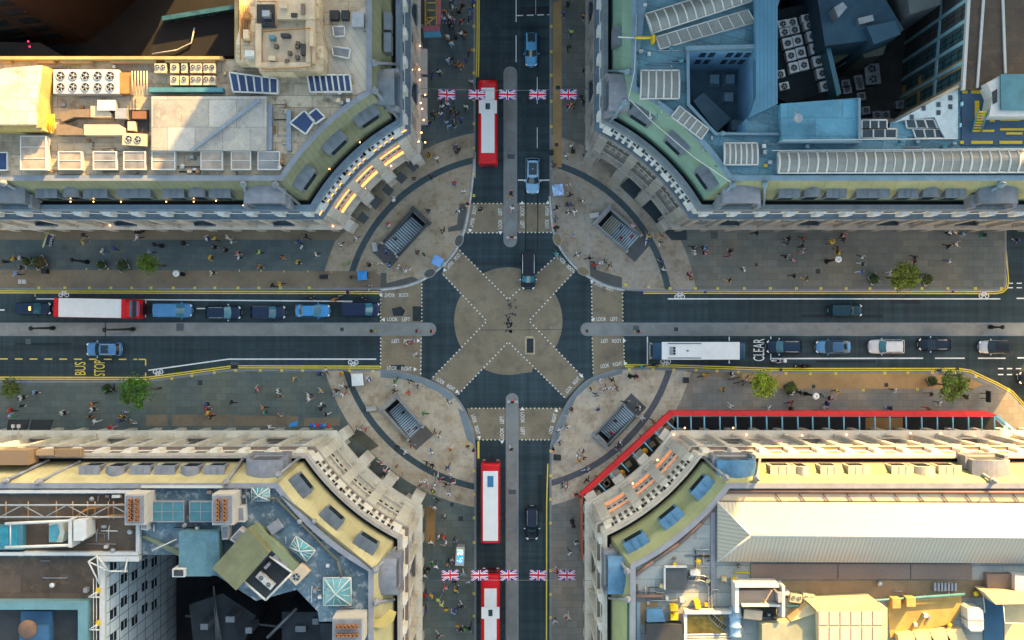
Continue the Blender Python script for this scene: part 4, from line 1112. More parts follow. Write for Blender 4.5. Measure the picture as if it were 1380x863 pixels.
# ---------------------------------------------------------------- upper left roofs
r = nw.root
for i, (x0, x1) in enumerate(((78, 110), (125, 157), (166, 196), (204, 236), (270, 300), (311, 338), (347, 377))): rooflight(r, x0, 204, x1, 229, 26.5, 1, 2, [M_rlw, M_rl, M_rl, M_rlw, M_rlw, M_rlw, M_rl][i])
rooflight(r, 27, 183, 62, 229, 26.9, 1, 3, M_rlw); rooflight(r, -30, 205, 10, 230, 26.4, 3, 1, M_pv)
quad_light(r, [(309, 98), (374, 106), (374, 126), (314, 124)], 26.7, 6, M_pv, M_wf, vault=0); quad_light(r, [(414, 101), (471, 101), (474, 124), (418, 124)], 26.7, 7, M_pv, M_wf, vault=0)
part(r, 'roof_slab', lambda mb: mb.pbox(204, 130, 359, 203, ZR, 26.9), deck_mat('roof_slab_grey', (.40, .39, .36), .75, (3, 3), (.55, .48, .38), .6))
part(r, 'duct_and_shadow', lambda mb: (mb.ppoly([(254, 203), (347, 133), (351, 136), (259, 204)], 26.9, 27.2), mb.pbox(360, 140, 366, 203, ZR, 26.6), mb.pbox(386, 148, 392, 203, ZR, 26.5)), mat('duct_shadow_grey', (.22, .27, .33), .5, .15, 1.0))  # diagonal strip stands for a slanted cast shadow; the straight two are ducts
M_boards = striped('roof_boards', (.58, .52, .42), (.33, .26, .17), (1, .62, 0), .85, .05, .7, .12, .3, .2, (.5, .4, .28))
part(r, 'roof_deck', lambda mb: mb.ppoly([(432, 45), (500, 4), (501, 118), (480, 128), (476, 100), (434, 98)], ZR, ZR + .05), M_boards)
for q in ([(448, 36), (464, 36), (464, 49), (450, 50)], [(447, 63), (472, 66), (470, 79), (449, 75)]):
    quad_light(r, q, 26.4, 1, M_rl, M_wf)
quad_light(r, [(391, 166), (410, 149), (424, 164), (412, 181)], 26.6, 1, M_pv, M_wf); quad_light(r, [(415, 155), (426, 146), (438, 158), (425, 167)], 26.6, 1, M_pv, M_wf)
part(r, 'penthouse', lambda mb: mb.ppoly([(322, -60), (426, -60), (430, 30), (436, 60), (436, 96), (350, 98), (346, 84), (318, 84), (318, 58), (322, 40)], ZR, 28.8, mtop=0), deck_mat('penthouse_deck', (.60, .49, .34), .8, (2.2, 1.4), (.30, .20, .10), .8))
part(r, 'penthouse_roof', lambda mb: (mb.ppoly([(354, 44), (416, 40), (416, 86), (354, 91)], 28.8, 29.0), mb.pbox(372, 0, 424, 26, 28.8, 29.6), mb.pbox(412, 24, 424, 84, 28.8, 29.5), mb.pbox(344, 32, 352, 90, 28.8, 29.5), mb.pbox(352, 84, 418, 90, 28.8, 29.4)), M_cream)
part(r, 'plant_pit', lambda mb: (mb.pbox(346, 6, 370, 30, 28.8, 28.9), mb.pbox(346, 31, 372, 36, 28.8, 29.2)), M_dk)
for x, y in ((372, 62), (401, 58), (400, 62), (390, 71), (400, 77), (386, 82)): part(r, 'roof_vent', lambda mb: mb.pbox(x - 2.5, y - 2.5, x + 2.5, y + 2.5, 29.0, 29.6), mat('vent_brown', (.12, .09, .07), .7, .2, 1.0))
part(r, 'pipe_run', lambda mb: [mb.tube([P(326 + k * 3, 8, 29.0), P(326 + k * 3, 52 + k * 2, 29.0)], .1, 6) for k in range(4)], M_pipe)
part(r, 'penthouse_rail', lambda mb: [mb.tube([P(*a, 29.7), P(*b2, 29.7)], .07, 5) for a, b2 in (((324, 2), (324, 82)), ((346, 2), (372, 2)), ((372, 2), (372, 36)), ((352, 42), (418, 38)), ((418, 38), (420, 88)), ((352, 94), (420, 90)))], M_pipe)
for x, y, w2, h2, m in ((332, 20, 6, 9, M_pipe), (331, 46, 7, 12, M_cream), (358, 18, 10, 8, M_steel), (382, 8, 10, 6, M_cream), (396, 20, 8, 5, M_dk), (408, 12, 5, 14, M_brown2), (366, 50, 8, 5, M_teal), (384, 47, 12, 4, M_dk), (366, 78, 9, 5, M_cream), (408, 66, 6, 14, M_dk), (420, 52, 5, 20, M_cream), (336, 72, 12, 8, M_wf)): part(r, 'penthouse_plant', lambda mb: mb.pbox(x - w2 / 2, y - h2 / 2, x + w2 / 2, y + h2 / 2, 28.8, 30.0), m)
# louvred plant shed with a sloping white roof, far left
part(r, 'plant_roof', lambda mb: mb.ppoly([(8, 92), (56, 88), (50, 128), (48, 168), (-30, 168), (-30, 100)], ZR, 28.6), deck_mat('plant_roof_white', (.66, .58, .45), .7, (2, 1.4), (.3, .25, .18), .7))
part(r, 'plant_screen', lambda mb: (mb.ppoly([(56, 88), (64, 90), (58, 130), (56, 172), (48, 172), (50, 128)], ZR, 28.2), mb.ppoly([(-30, 168), (56, 170), (60, 176), (-30, 175)], ZR, 28.0)), mat('screen_gold', (.5, .36, .12), .7, .2, .6, dirt=.4, dirtcol=(.2, .15, .08)))
part(r, 'parapet_wall', lambda mb: (mb.pbox(-150, 76, 300, 80, ZR - 3, 26.9), mb.pbox(316, -100, 321, 80, ZR - 2, 27.2), [mb.pbox(a, 80, b2, 84.5, ZR, 26.6) for a, b2 in ((0, 14), (50, 72), (81, 122), (148, 210), (222, 290))]), mat('parapet_sun_gold', (.50, .34, .14), .8, .2, .5, dirt=.4, dirtcol=(.25, .18, .1)))  # yellow sunlight on the parapet is put into its base colour
part(r, 'access_ladder', lambda mb: [mb.tube([P(61 + k * 12 / 5 * 1.0, 154 + (k % 2) * 0, 27), P(61 + k * 12 / 5, 178, 27)], .06, 5) for k in range(6)], M_yel)
fans = [(-4.0 + 1.6 * k, .85 * s2, .58) for k in range(5) for s2 in (1, -1)]
ac_unit('roof_chiller', 'large white chiller with ten round fans in two rows on the upper left roof', 116, 110, ZR, 7.1, 2.6, 1.3, 0, [(-2.75 + 1.35 * k, .62 * s2, .46) for k in range(5) for s2 in (1, -1)], None, cat='chiller')
for i, x in enumerate((212, 220, 235, 248, 260, 268, 278, 286)):
    ac_unit('condenser', '%s small condenser from the left in the upper row beside the ten-fan chiller' % ORD[i], x, 92, ZR, .62 if i != 2 else .9, 1.0, 1.1, 0, [(0, .12, .26)], 'condensers in two rows on the upper left roof', M_cream)
for i, x in enumerate((235, 248, 260, 268, 278, 286)):
    ac_unit('condenser', '%s small condenser from the left in the lower row beside the ten-fan chiller' % ORD[i], x, 108.5, ZR, .62 if i > 1 else .9, 1.0, 1.1, 0, [(0, .12, .26)], 'condensers in two rows on the upper left roof', M_cream)
ac_unit('air_conditioner', 'cream twin-fan air conditioner beside the grey roof slab, upper left roof', 181, 188, ZR, 2.6, 1.3, 1.2, -3, [(-.6, 0, .38), (.4, 0, .38)], None, M_cream)
for lab, polys, m in (('long cream bent duct among plant on the upper left roof', [[(122, 143), (140, 143), (150, 153), (150, 158), (122, 158)], [(113, 168), (160, 168), (168, 173), (168, 182), (113, 182)]], M_cream),
                      ('brown angled duct with a cranked bend on the upper left roof', [[(76, 168), (90, 168), (112, 174), (112, 182), (76, 182)], [(78, 155), (98, 148), (120, 147), (120, 158), (100, 158), (84, 164)]], mat('duct_brown', (.2, .15, .1), .7, .2, .8)),
                      ('low row of steel frames and pipework beside the ten-fan chiller', [[(160, 98), (176, 98), (176, 126), (160, 126)]], M_pipe),
                      ('teal tray of cables under the condensers, upper left roof', [[(200, 118), (300, 118), (300, 124), (200, 124)]], M_teal)):
    o = empty('roof_plant', P(polys[0][0][0], polys[0][0][1], ZR), lab, 'roof plant')
    for i, q in enumerate(polys): part(o, 'duct', lambda mb: mb.ppoly(q, ZR, 26.8 + .1 * i), m)
    if 'frames' in lab: part(o, 'frame', lambda mb: [mb.tube([P(178 + 4 * k, 96, 27), P(178 + 4 * k, 128, 27)], .07, 5) for k in range(6)], M_cream)
o = empty('roof_plant', P(140, 140, ZR), 'pale plant box with flat lid behind the cream bent duct, upper left roof', 'roof plant'); part(o, 'casing', lambda mb: (mb.pbox(132, 136, 155, 148, ZR, 27), mb.pbox(155, 146, 170, 160, ZR, 26.9)), M_steel); part(o, 'lid', lambda mb: mb.pbox(131, 135, 156, 149, 27.0, 27.08), M_wf)
o = empty('roof_plant', P(190, 155, ZR), 'dark plant tray with a red-brown box beside the grey roof slab', 'roof plant'); part(o, 'tray', lambda mb: mb.pbox(168, 148, 200, 178, ZR, ZR + .3), M_dk); part(o, 'box', lambda mb: mb.pbox(178, 150, 196, 160, ZR + .3, 26.7), mat('box_rust', (.22, .1, .05), .7, .2, 1.0)); part(o, 'box', lambda mb: mb.pbox(172, 164, 182, 176, ZR + .3, 26.8), M_cream)
o = empty('roof_plant', P(462, 20, ZR), 'dark twin plant boxes on the boarded upper left roof', 'roof plant')
part(o, 'casing', lambda mb: (mb.pbox(444, 14, 456, 26, ZR, 26.6), mb.pbox(460, 14, 470, 26, ZR, 26.6)), M_dk); part(o, 'casing', lambda mb: mb.pbox(474, 16, 490, 36, ZR, 26.8), M_steel)

# ---------------------------------------------------------------- upper right roofs
r = ne.root
quad_light(r, [(870, 19), (1014, -26), (1024, -2), (879, 45)], 26.5, 12, M_poly, M_wf, vault=.5, wbar=.09)
quad_light(r, [(884, 50), (1008, 13), (1018, 30), (890, 66)], 26.4, 9, M_poly, M_wf, vault=0, wbar=.06)
quad_light(r, [(864, 95), (915, 95), (915, 133), (863, 133)], 26.4, 5, M_poly, M_wf, vault=.3, wbar=.10); quad_light(r, [(916, 143), (955, 174), (945, 188), (905, 157)], 26.4, 5, M_poly, M_wf, vault=.1, wbar=.08)
quad_light(r, [(976, 193), (1020, 193), (1021, 222), (976, 222)], 26.4, 6, M_poly, M_wf, vault=.3, wbar=.10)
quad_light(r, [(1049, 205), (1500, 202), (1500, 232), (1049, 233)], 26.5, 35, M_poly, M_wf, vault=.6, wbar=.12, double=set(range(0, 36)) - {6, 7, 12, 17, 18, 3})
part(r, 'roof_walk', lambda mb: mb.ppoly([(1017, -40), (1048, -40), (1048, 140), (1010, 158), (1019, 130)], ZR, 27.2), striped('blue_ribbed_roof', (.07, .22, .33), (.05, .16, .25), (1, 0, 0), .42, .18, .6, .2, .25, .3, (.14, .3, .38)))
part(r, 'roof_block', lambda mb: mb.ppoly([(1052, 140), (1158, 132), (1160, 189), (1054, 190)], ZR, 27.0), deck_mat('roof_block_blue', (.11, .31, .43), .8, (6, 2), (.2, .42, .5), .4))
part(r, 'parapet', lambda mb: (mb.ppoly([(925, 62), (1020, 60), (1020, 65), (925, 67)], ZR, 26.9), mb.pbox(1052, 189, 1162, 191.5, ZR, 27.4), mb.pbox(1157, 132, 1160, 190, ZR, 27.4), mb.ppoly([(925, 67), (929, 67), (930, 140), (966, 179), (1050, 179), (1050, 182), (964, 182), (926, 142)], ZR, 26.3), mb.ppoly([(858, 0), (872, 0), (862, 70), (858, 70)], ZR, 26.1)), cap_blue)
part(r, 'guard_rail', lambda mb: [mb.tube(pp, .05, 5) for pp in ([P(858, 20, 26.8), P(855, 97, 26.8), P(847, 133, 26.8), P(880, 165, 26.8), P(935, 212, 26.8), P(985, 246, 26.8)], [P(1055, 189, 28), P(1290, 187, 27.2)], [P(1040, 203, 26.8), P(1440, 200, 26.8)])], M_wf)
p0, p1 = Vector(P(932, 68, 25.6)), Vector(P(1018, 68, 25.6))
wall_y = p0.y - .02
for z0 in (22.7, 19.6):
    for k in range(7):
        if k == 2: continue
        part(r, 'window', lambda mb: mb.fbox((p0.x + 1.6 + k * 1.0, p0.y), (0, -1), (1, 0), .62, .05, 0, z0, z0 + 1.7), M_win)
for x, y in ((963, 107), (984, 107), (982, 131)):
    q = P2(x, y, 17.2); part(r, 'rooflight', lambda mb: mb.box((q[0], q[1], 16.5), (1.5, 1.5, .8), 0, 0, .7), mat('well_rooflight', (.2, .3, .36), .4, .2, 1.0))
part(r, 'well_roof', lambda mb: (mb.ppoly([(934, 136), (948, 125), (985, 160), (966, 178)], 16.5, 20.0), mb.pbox(986, 162, 1004, 176, 16.5, 21)), mat('well_roof_dark', (.08, .13, .16), .8, .2, .4))
part(r, 'yard_block', lambda mb: (mb.ppoly([(1096, -40), (1170, -40), (1218, 40), (1206, 50), (1112, 62)], 4, 21.0), mb.ppoly([(1168, 36), (1206, 28), (1214, 46), (1178, 60)], 4, 22.2)), mat('yard_block_roof', (.035, .08, .115), .8, .25, .25, dirt=.3, dirtcol=(.03, .06, .09)))
part(r, 'yard_block', lambda mb: mb.ppoly([(1220, -30), (1262, -30), (1268, 6), (1226, 20)], 4, 23.0), mat('yard_block_grey', (.09, .10, .10), .8, .2, .4))
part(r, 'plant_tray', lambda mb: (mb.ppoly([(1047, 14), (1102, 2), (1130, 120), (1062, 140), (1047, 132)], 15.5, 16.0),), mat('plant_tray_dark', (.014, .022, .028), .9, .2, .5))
part(r, 'plant_beam', lambda mb: mb.ppoly([(1101, 10), (1106, 8), (1134, 126), (1128, 130)], 16, 19.5), M_teal); part(r, 'yard_box', lambda mb: (mb.ppoly([(1124, 10), (1136, 3), (1142, 10), (1130, 24)], 21, 23.2), mb.ppoly([(1156, 25), (1176, 20), (1178, 28), (1158, 33)], 21, 22)), M_steel); part(r, 'yard_box', lambda mb: (mb.ppoly([(1112, 64), (1150, 56), (1172, 48), (1166, 60), (1122, 88)], 4, 15), mb.ppoly([(1160, 62), (1196, 56), (1190, 74), (1164, 78)], 4, 17)), mat('yard_ledge', (.10, .11, .08), .8, .3, .6)); part(r, 'yard_rail', lambda mb: [mb.tube([P(1120 + 6 * k, 96 - 3 * k, 12), P(1164 + 5 * k, 70 - 4 * k, 14)], .05, 5) for k in range(6)], M_steel)
UG = 'air conditioners in slanting rows in the upper right yard'
M_acw = mat('wing_unit_white', (.62, .64, .64), .5, .08, 1.0)
rows = {'left-hand': [(1055, 32), (1057.5, 43), (1061.6, 58), (1066, 74.7), (1070, 91)], 'middle': [(1068, 29.7), (1071, 40), (1075, 54.5), (1079.4, 70.7), (1083.4, 87.4)],
        'right-hand': [(1087.5, 24), (1091, 34), (1095, 48.7), (1099, 65), (1103, 82.3), (1108, 98.6), (1113, 116)], 'short lower left': [(1051.6, 99.7), (1057, 116)]}
for nm, lst in rows.items():
    for i, (x, y) in enumerate(lst):
        ac_unit('air_conditioner', '%s white air conditioner from the top in the %s slanting row, dark yard' % (ORD[i], nm), x, y, 16.0, 1.12 if nm != 'right-hand' else 1.3, 1.22 if i > 1 else .86, 1.0, 12, [(0, -.05, .36)], UG, M_acw)
for i, (x, y) in enumerate(((1140, 113), (1142, 121), (1157, 107), (1159, 116), (1161, 130), (1167, 149), (1182, 155), (1194, 155), (1213, 141))):
    ac_unit('air_conditioner', 'small grey air conditioner deep in the dark yard, %s from the left' % ORD[i], x, y, 7.0, 1.1, 1.0, 1.0, 8, [(0, 0, .32)], 'small units on the yard floor', M_steel)
ac_unit('air_conditioner', 'dark twin-fan cooling unit deep in the upper right yard', 1176, 100, 7.0, 1.9, 2.6, 1.5, 6, [(0, .65, .5), (0, -.65, .5)], None, M_steel)
# office wing with tall windows over the yard
A, B = Vector(P2(1312, -60, ZR)), Vector(P2(1297, 120, ZR))
wing = empty('office_wing', (A.x + 4, A.y, 0), 'brown flat-roofed office wing with tall steel windows over the dark yard', 'building')
t = (B - A).normalized(); n = Vector((t.y, -t.x)); n = n if n.x < 0 else -n
part(wing, 'wall', lambda mb: mb.prism([tuple(A), tuple(B), (B.x + 12, B.y), (A.x + 12, A.y)], 2, 26.4), mat('wing_wall_ochre', (.42, .25, .08), .8, .2, .4))
part(wing, 'roof', lambda mb: mb.ppoly([(1313, -100), (1600, -100), (1600, 100), (1344, 102), (1338, 120), (1300, 121)], 25.74, 26.5), M_brown)
part(wing, 'roof_gutter', lambda mb: (mb.ppoly([(1310, -100), (1314, -100), (1301, 121), (1297, 121)], 26.4, 26.9), mb.ppoly([(1311 + 20, -100), (1315 + 20, -100), (1319, 118), (1316, 118)], 26.4, 26.7), mb.ppoly([(1347, -100), (1350, -100), (1357, 99), (1354, 99)], 26.4, 26.7)), M_wf)
Lw = (B - A).length; M_wingp = mat('wing_pilaster_teal', (.28, .5, .55), .6, .15, .6)
for k in range(9):
    c2 = A + t * (1.2 + k * 2.35)
    part(wing, 'pilaster', lambda mb: mb.fbox(tuple(c2 - t * 1.15), tuple(n), tuple(t), .4, .18, 0, 7, 26.3), M_wingp)
    for z0, z1 in ((18.5, 25.0), (13.6, 17.6), (8.5, 12.5)):
        o = part(wing, 'window', lambda mb: mb.fbox(tuple(c2), tuple(n), tuple(t), 1.35, .05, 0, z0, z1), glass('yard_glass', (.06, .13, .14)))
        f = MB()
        for a in (-.35, .3): f.fbox(tuple(c2 + t * a), tuple(n), tuple(t), .07, .09, 0, z0, z1)
        for zz in range(int(z0) + 2, int(z1), 2): f.fbox(tuple(c2), tuple(n), tuple(t), 1.35, .09, 0, zz, zz + .1)
        f.build('glazing_bar', M_blk, wing).parent = o
part(wing, 'wall_band', lambda mb: (mb.fbox(tuple((A + B) / 2), tuple(n), tuple(t), Lw, .14, 0, 17.7, 18.3),), M_wingp)
# white stair house and small wing at the yard corner
sh = empty('stair_house', P(1250, 160, ZR), 'white rendered stair house with small windows at the corner of the dark yard', 'building')
part(sh, 'wall', lambda mb: mb.ppoly([(1204, 166), (1291, 118), (1291, 187), (1274, 187), (1266, 172), (1260, 158), (1218, 162)], ZR, ZR + .45), mat('wing_render_pale', (.38, .44, .45), .7, .15, .6, dirt=.3))
part(sh, 'coping', lambda mb: mb.tube([P(1200, 166, 24.2), P(1292, 116, 26.5)], .2, 6), M_cream)
for x, y in ((1245, 146), (1265, 141), (1281, 132), (1281, 144), (1265, 152), (1229, 158)): part(sh, 'window', lambda mb: mb.pbox(x - 2.6, y - 3.2, x + 2.6, y + 3.2, ZR + .4, ZR + .52), M_win)
for q in ([(1161, 162), (1195, 162), (1195, 174), (1161, 174)], [(1161, 174), (1208, 174), (1208, 186.5), (1161, 186.5)], [(1220, 161), (1258, 161), (1264, 174), (1222, 173)], [(1230, 174), (1273, 174), (1274, 186.5), (1234, 186.5)]):
    quad_light(r, q, 25.9, 3, mat('dark_rooflight', (.02, .045, .06), .3, .3, 1.5), cap_blue, zb=24)
part(r, 'yard_floor_strip', lambda mb: mb.pbox(1160, 160, 1296, 188, 23.0, 24.6), mat('pinkish_felt', (.16, .12, .11), .9, .2, .4))
# blue service deck with yellow walkway marks and a small plant room
part(r, 'service_deck', lambda mb: mb.pbox(1296, 121, 1600, 196, ZR, 25.9), mat('service_deck_blue', (.05, .10, .16), .75, .2, .3, dirt=.3, dirtcol=(.03, .06, .09)))
for a, b2, c2, d2 in ((1309, 120.5, 1327, 126), (1314, 136, 1320, 160), (1297, 122, 1304, 126), (1311, 175, 1340, 178), (1348, 160, 1375, 163), (1348, 173, 1385, 176), (1356, 178.5, 1378, 181.5), (1309, 190, 1338, 194), (1347, 190, 1378, 194), (1294, 190, 1299, 194), (1334, 160, 1341, 164)): part(r, 'walkway_mark', lambda mb: mb.pbox(a, b2, c2, d2, 25.9, 25.96), M_yel)
o = empty('plant_room', P(1365, 125, 25.9), 'small plant room with teal flat roof beside the yellow-marked deck', 'plant room')
part(o, 'wall', lambda mb: mb.ppoly([(1330, 112), (1352, 100), (1600, 100), (1600, 156), (1333, 157), (1338, 130)], 25.9, 28.0), M_wf); part(o, 'roof', lambda mb: mb.pbox(1349, 100, 1600, 148, 28.0, 28.3), M_teal); part(o, 'door', lambda mb: mb.ppoly([(1337, 124), (1344, 120), (1344, 138), (1338, 141)], 28.0, 28.05), M_dk)
o = empty('access_stair', P(1320, 160, 25.9), 'yellow open-tread metal stair leaning against the small plant room', 'stair')
part(o, 'tread', lambda mb: [mb.pbox(1320 - k * 1.3, 150 + k * 3.6, 1331 - k * 1.3, 152 + k * 3.6, 26.0 + .24 * (7 - k), 26.06 + .24 * (7 - k)) for k in range(8)], M_yel); part(o, 'stringer', lambda mb: [mb.tube([P(x, 148, 28.0), P(x - 10, 179, 26)], .07, 5) for x in (1319, 1332)], M_teal)
o = empty('davit_arm', P(878, 51, ZR), 'yellow and white davit arm reaching over the copper mansard, upper right', 'davit'); part(o, 'arm', lambda mb: mb.tube([P(856, 51, 27), P(882, 51, 27)], .16, 8), M_yel); part(o, 'tip', lambda mb: mb.tube([P(833, 50, 27), P(856, 51, 27)], .09, 8), M_wf); part(o, 'base', lambda mb: mb.pbox(879, 47, 883, 56, ZR, 27.2), M_yel)
for i, (x, y, lab) in enumerate(((976, 223.5, 'yellow block beside the ribbed rooflight above the copper mansard'), (987, 241.5, 'yellow block nearest the copper hip finial, upper right roof'), (1032, 223, 'yellow block at the left end of the long vaulted rooflight'), (1032, 241, 'yellow block on the lead ridge below the long vaulted rooflight'))):
    o = empty('roof_anchor', P(x, y, ZR), lab, 'anchor block'); part(o, 'block', lambda mb: mb.pbox(x - 2.3, y - 2, x + 2.3, y + 2, ZR, ZR + .5), M_yel); part(o, 'post', lambda mb: mb.tube([P(x, y, ZR + .5), P(x, y, ZR + 1.1)], .05, 6), M_steel)
o = empty('satellite_dish', P(1075, 160, 27), 'pale satellite dish on a mast on the blue roof block', 'satellite dish'); part(o, 'mast', lambda mb: mb.tube([P(1070, 148, 27), P(1075, 160, 28.2)], .05, 6), M_wf); part(o, 'dish', lambda mb: mb.lathe(P(1075, 160, 28.2), [(.05, 0), (.3, .05), (.5, .18), (.48, .2), (.28, .08)], 14), M_steel)

# ---------------------------------------------------------------- lower left roofs
r = sw.root
part(r, 'brown_deck', lambda mb: mb.pbox(-150, 667, 184, 744, ZR, 25.75), M_brown); part(r, 'brown_deck', lambda mb: mb.ppoly([(-150, 751), (136, 751), (136, 870), (118, 870), (118, 812), (-150, 812)], ZR, 25.75), M_brown)
part(r, 'parapet', lambda mb: (mb.pbox(-150, 661, 185, 665, ZR, 26.4), mb.pbox(-150, 744.5, 186, 749, ZR, 26.5), mb.pbox(190, 655, 300, 658, ZR, 26.5), mb.pbox(183, 660, 188, 748, ZR, 26.3), mb.pbox(133, 750, 187, 757, ZR, 26.6)), M_wf)
rooflight(r, 203, 676, 248, 704, 26.6, 3, 2, M_teal, cap_s); rooflight(r, 255, 676, 286, 704, 26.6, 2, 2, M_teal, cap_s)
# chimney stacks with terracotta pots
def chimney(x0, y0, x1, y1, lab, nx, ny, zt=29.0):
    c2 = P((x0 + x1) / 2, (y0 + y1) / 2, ZR); o = empty('chimney_stack', c2, lab, 'chimney', 'rendered chimney stacks with terracotta pots')
    part(o, 'stack', lambda mb: mb.pbox(x0, y0, x1, y1, ZR, zt), M_stk); part(o, 'cap', lambda mb: mb.pbox(x0 + 1, y0 + 2.5, x1 - 3, y1 - 2.5, zt, zt + .25), M_lead2)
    for i in range(nx):
        for j in range(ny):
            q = P(x0 + 4 + (x1 - x0 - 10) * (i + .5) / nx, y0 + 5 + (y1 - y0 - 10) * (j + .5) / ny, zt + .25)
            part(o, 'chimney_pot', lambda mb: mb.rings([[(q.x + rr * math.cos(2 * math.pi * k / 12), q.y + rr * math.sin(2 * math.pi * k / 12), q.z + zz) for k in range(12)] for rr, zz in ((.2, 0), (.17, .5), (.2, .55), (.13, .55), (.12, .1))]), M_terra)
    return o
chimney(168, 666, 196, 708, 'white chimney stack with terracotta pots left of the glazed rooflights', 2, 6); chimney(286, 666, 315, 708, 'white chimney stack with terracotta pots right of the glazed rooflights', 2, 6)
chimney(448, 833, 490, 866, 'wide white chimney stack with terracotta pots above the yellow-lit roof', 6, 2)
# lantern rooflights
def lantern(x0, y0, x1, y1, lab=None, rot_pts=None, h=1.2):
    q = rot_pts or [(x0, y0), (x1, y0), (x1, y1), (x0, y1)]
    zt = 26.1; pts = [Vector(P(x, y, zt)) for x, y in q]; c2 = sum(pts, Vector((0, 0, 0))) / 4; apex = c2 + Vector((0, 0, h))
    f = MB(); f.prism([(p.x, p.y) for p in pts], ZR, zt - .01); o = f.build('skylight', M_teal, r)
    g = MB()
    ar = (pts[1] - pts[0]).cross(pts[2] - pts[1]).z
    for i in range(4):
        tri = [pts[i], pts[(i + 1) % 4], apex]; g.add(tri if ar > 0 else tri[::-1], [(0, 1, 2)])
    g.build('pane', glass('lantern_glass', (.06, .2, .23), .12), r).parent = o
    b2 = MB()
    for p in pts: b2.tube([p, apex + Vector((0, 0, .02))], .08, 6)
    for i in range(4):
        b2.tube([pts[i], pts[(i + 1) % 4]], .08, 6)
        for k in (.33, .66): 
            m2 = pts[i].lerp(pts[(i + 1) % 4], k); b2.tube([m2, m2.lerp(apex, .62)], .045, 5)
    b2.build('glazing_bar', M_wf, r).parent = o
lantern(436, 779, 473, 816); lantern(339, 657, 363, 675); lantern(0, 0, 0, 0, rot_pts=[(399, 723), (425, 742), (413, 757), (390, 738)])
part(r, 'teal_roof', lambda mb: mb.ppoly([(241, 717), (294, 717), (297, 766), (284, 777), (241, 777)], ZR, 27.6), deck_mat('teal_flat_roof', (.09, .20, .25), 1.3, (3, 3), (.16, .3, .35), .4))
part(r, 'mossy_roof', lambda mb: mb.ppoly([(334, 712), (362, 746), (318, 796), (286, 766)], ZR, 28.6), striped('mossy_felt_roof', (.15, .16, .085), (.12, .13, .07), (.7, -.7, 0), .7, .05, .85, .25, .4, .7, (.12, .12, .06)))
part(r, 'lime_ledge', lambda mb: mb.ppoly([(336, 710), (345, 706), (405, 764), (396, 774)], ZR, 26.8), mat('lime_felt', (.24, .28, .16), .8, .2, .5, dirt=.4, dirtcol=(.2, .22, .12)))
part(r, 'plant_pen', lambda mb: (mb.ppoly([(363, 751), (394, 772), (358, 808), (329, 784)], ZR, 25.9),), M_dk); part(r, 'pen_wall', lambda mb: [mb.tube([P(*a, 27), P(*b2, 27)], .12, 6) for a, b2 in (((363, 750), (394, 772)), ((394, 772), (358, 809)), ((358, 809), (329, 784)), ((330, 766), (360, 748)))], M_wf)
for i, (x, y, rot, lab) in enumerate(((352, 779, -40, 'pale condenser nearest the mossy roof in the dark plant pen'), (362, 788, -40, 'pale condenser at the lower edge of the dark plant pen'))): ac_unit('condenser', lab, x, y, 25.9, 1.1, .7, .9, rot, [(0, 0, .25)], 'condensers in the plant pen', M_wf)
for q, lab in (([(355, 765), (362, 758), (365, 761), (358, 768)], 'a'), ([(367, 751), (371, 748), (378, 757), (374, 760)], 'b'), ([(377, 757), (381, 755), (388, 763), (384, 767)], 'c')): part(r, 'pen_duct', lambda mb: mb.ppoly(q, 25.9, 26.9), M_lead2)
ac_unit('extract_cowl', 'cream double extract cowl beside the dark plant pen, lower left roof', 402, 775, ZR, 2.0, 1.3, 1.2, 45, [(-.3, 0, .42)], None, M_cream, cat='extract fan'); ac_unit('extract_cowl', 'grey square extract box with bent pipe on the slate blue deck', 370, 711, ZR, 1.4, 1.1, .9, 35, [], None, M_lead2, cat='extract fan')
for q, lab in (([(316, 683), (329, 682), (330, 704), (317, 704)], 'pale grey plant cabinet under the right-hand chimney stack'), ([(323, 712), (331, 718), (319, 734), (309, 727)], 'tilted white plant cabinet beside the mossy roof'), ([(298, 709), (308, 708), (308, 727), (299, 728)], 'narrow white plant cabinet above the teal flat roof'), ([(190, 702), (198, 702), (199, 715), (190, 714)], 'small white cabinet below the left-hand chimney stack'), ([(232, 767), (249, 767), (249, 778), (232, 778)], 'white square hatch at the corner of the teal flat roof')):
    o = empty('plant_cabinet', P(*q[0], ZR), lab, 'plant cabinet'); zc = 27.0 if 'hatch' not in lab else 28.2
    part(o, 'casing', lambda mb: mb.ppoly(q, ZR, zc), M_wf); cx = sum(p[0] for p in q) / 4; cy = sum(p[1] for p in q) / 4; part(o, 'lid', lambda mb: mb.ppoly([(cx + (p[0] - cx) * .75, cy + (p[1] - cy) * .75) for p in q], zc, zc + .06), M_lead2 if 'hatch' not in lab else M_dk)
# rooftop lattice gantry and white cradle machine
o = empty('maintenance_gantry', P(90, 690, 25.8), 'steel lattice gantry with rusty tubes along the brown roof deck', 'gantry')
part(o, 'truss', lambda mb: ([mb.tube([P(-60, y, 27), P(168, y, 27)], .1, 6) for y in (681, 697)] + [mb.tube([P(x, 681 if k % 2 else 697, 27), P(x + 30, 697 if k % 2 else 681, 27)], .06, 5) for k, x in enumerate(range(-60, 165, 30))]), M_steel)
part(o, 'tube', lambda mb: mb.tube([P(100, 703, 26.6), P(108, 692, 26.8), P(120, 685, 26.8), P(166, 680, 26.8)], .13, 6), M_pipe); part(o, 'tube', lambda mb: mb.tube([P(118, 705, 26.6), P(122, 700, 26.6), P(150, 695, 26.6), P(180, 694, 26.6)], .1, 6), M_pipe)
for x in (8, 38, 76, 98, 118, 128, 146, 153): part(o, 'bearer', lambda mb: mb.tube([P(x, 676, 26.4), P(x, 700, 26.4)], .08, 5), M_pipe)
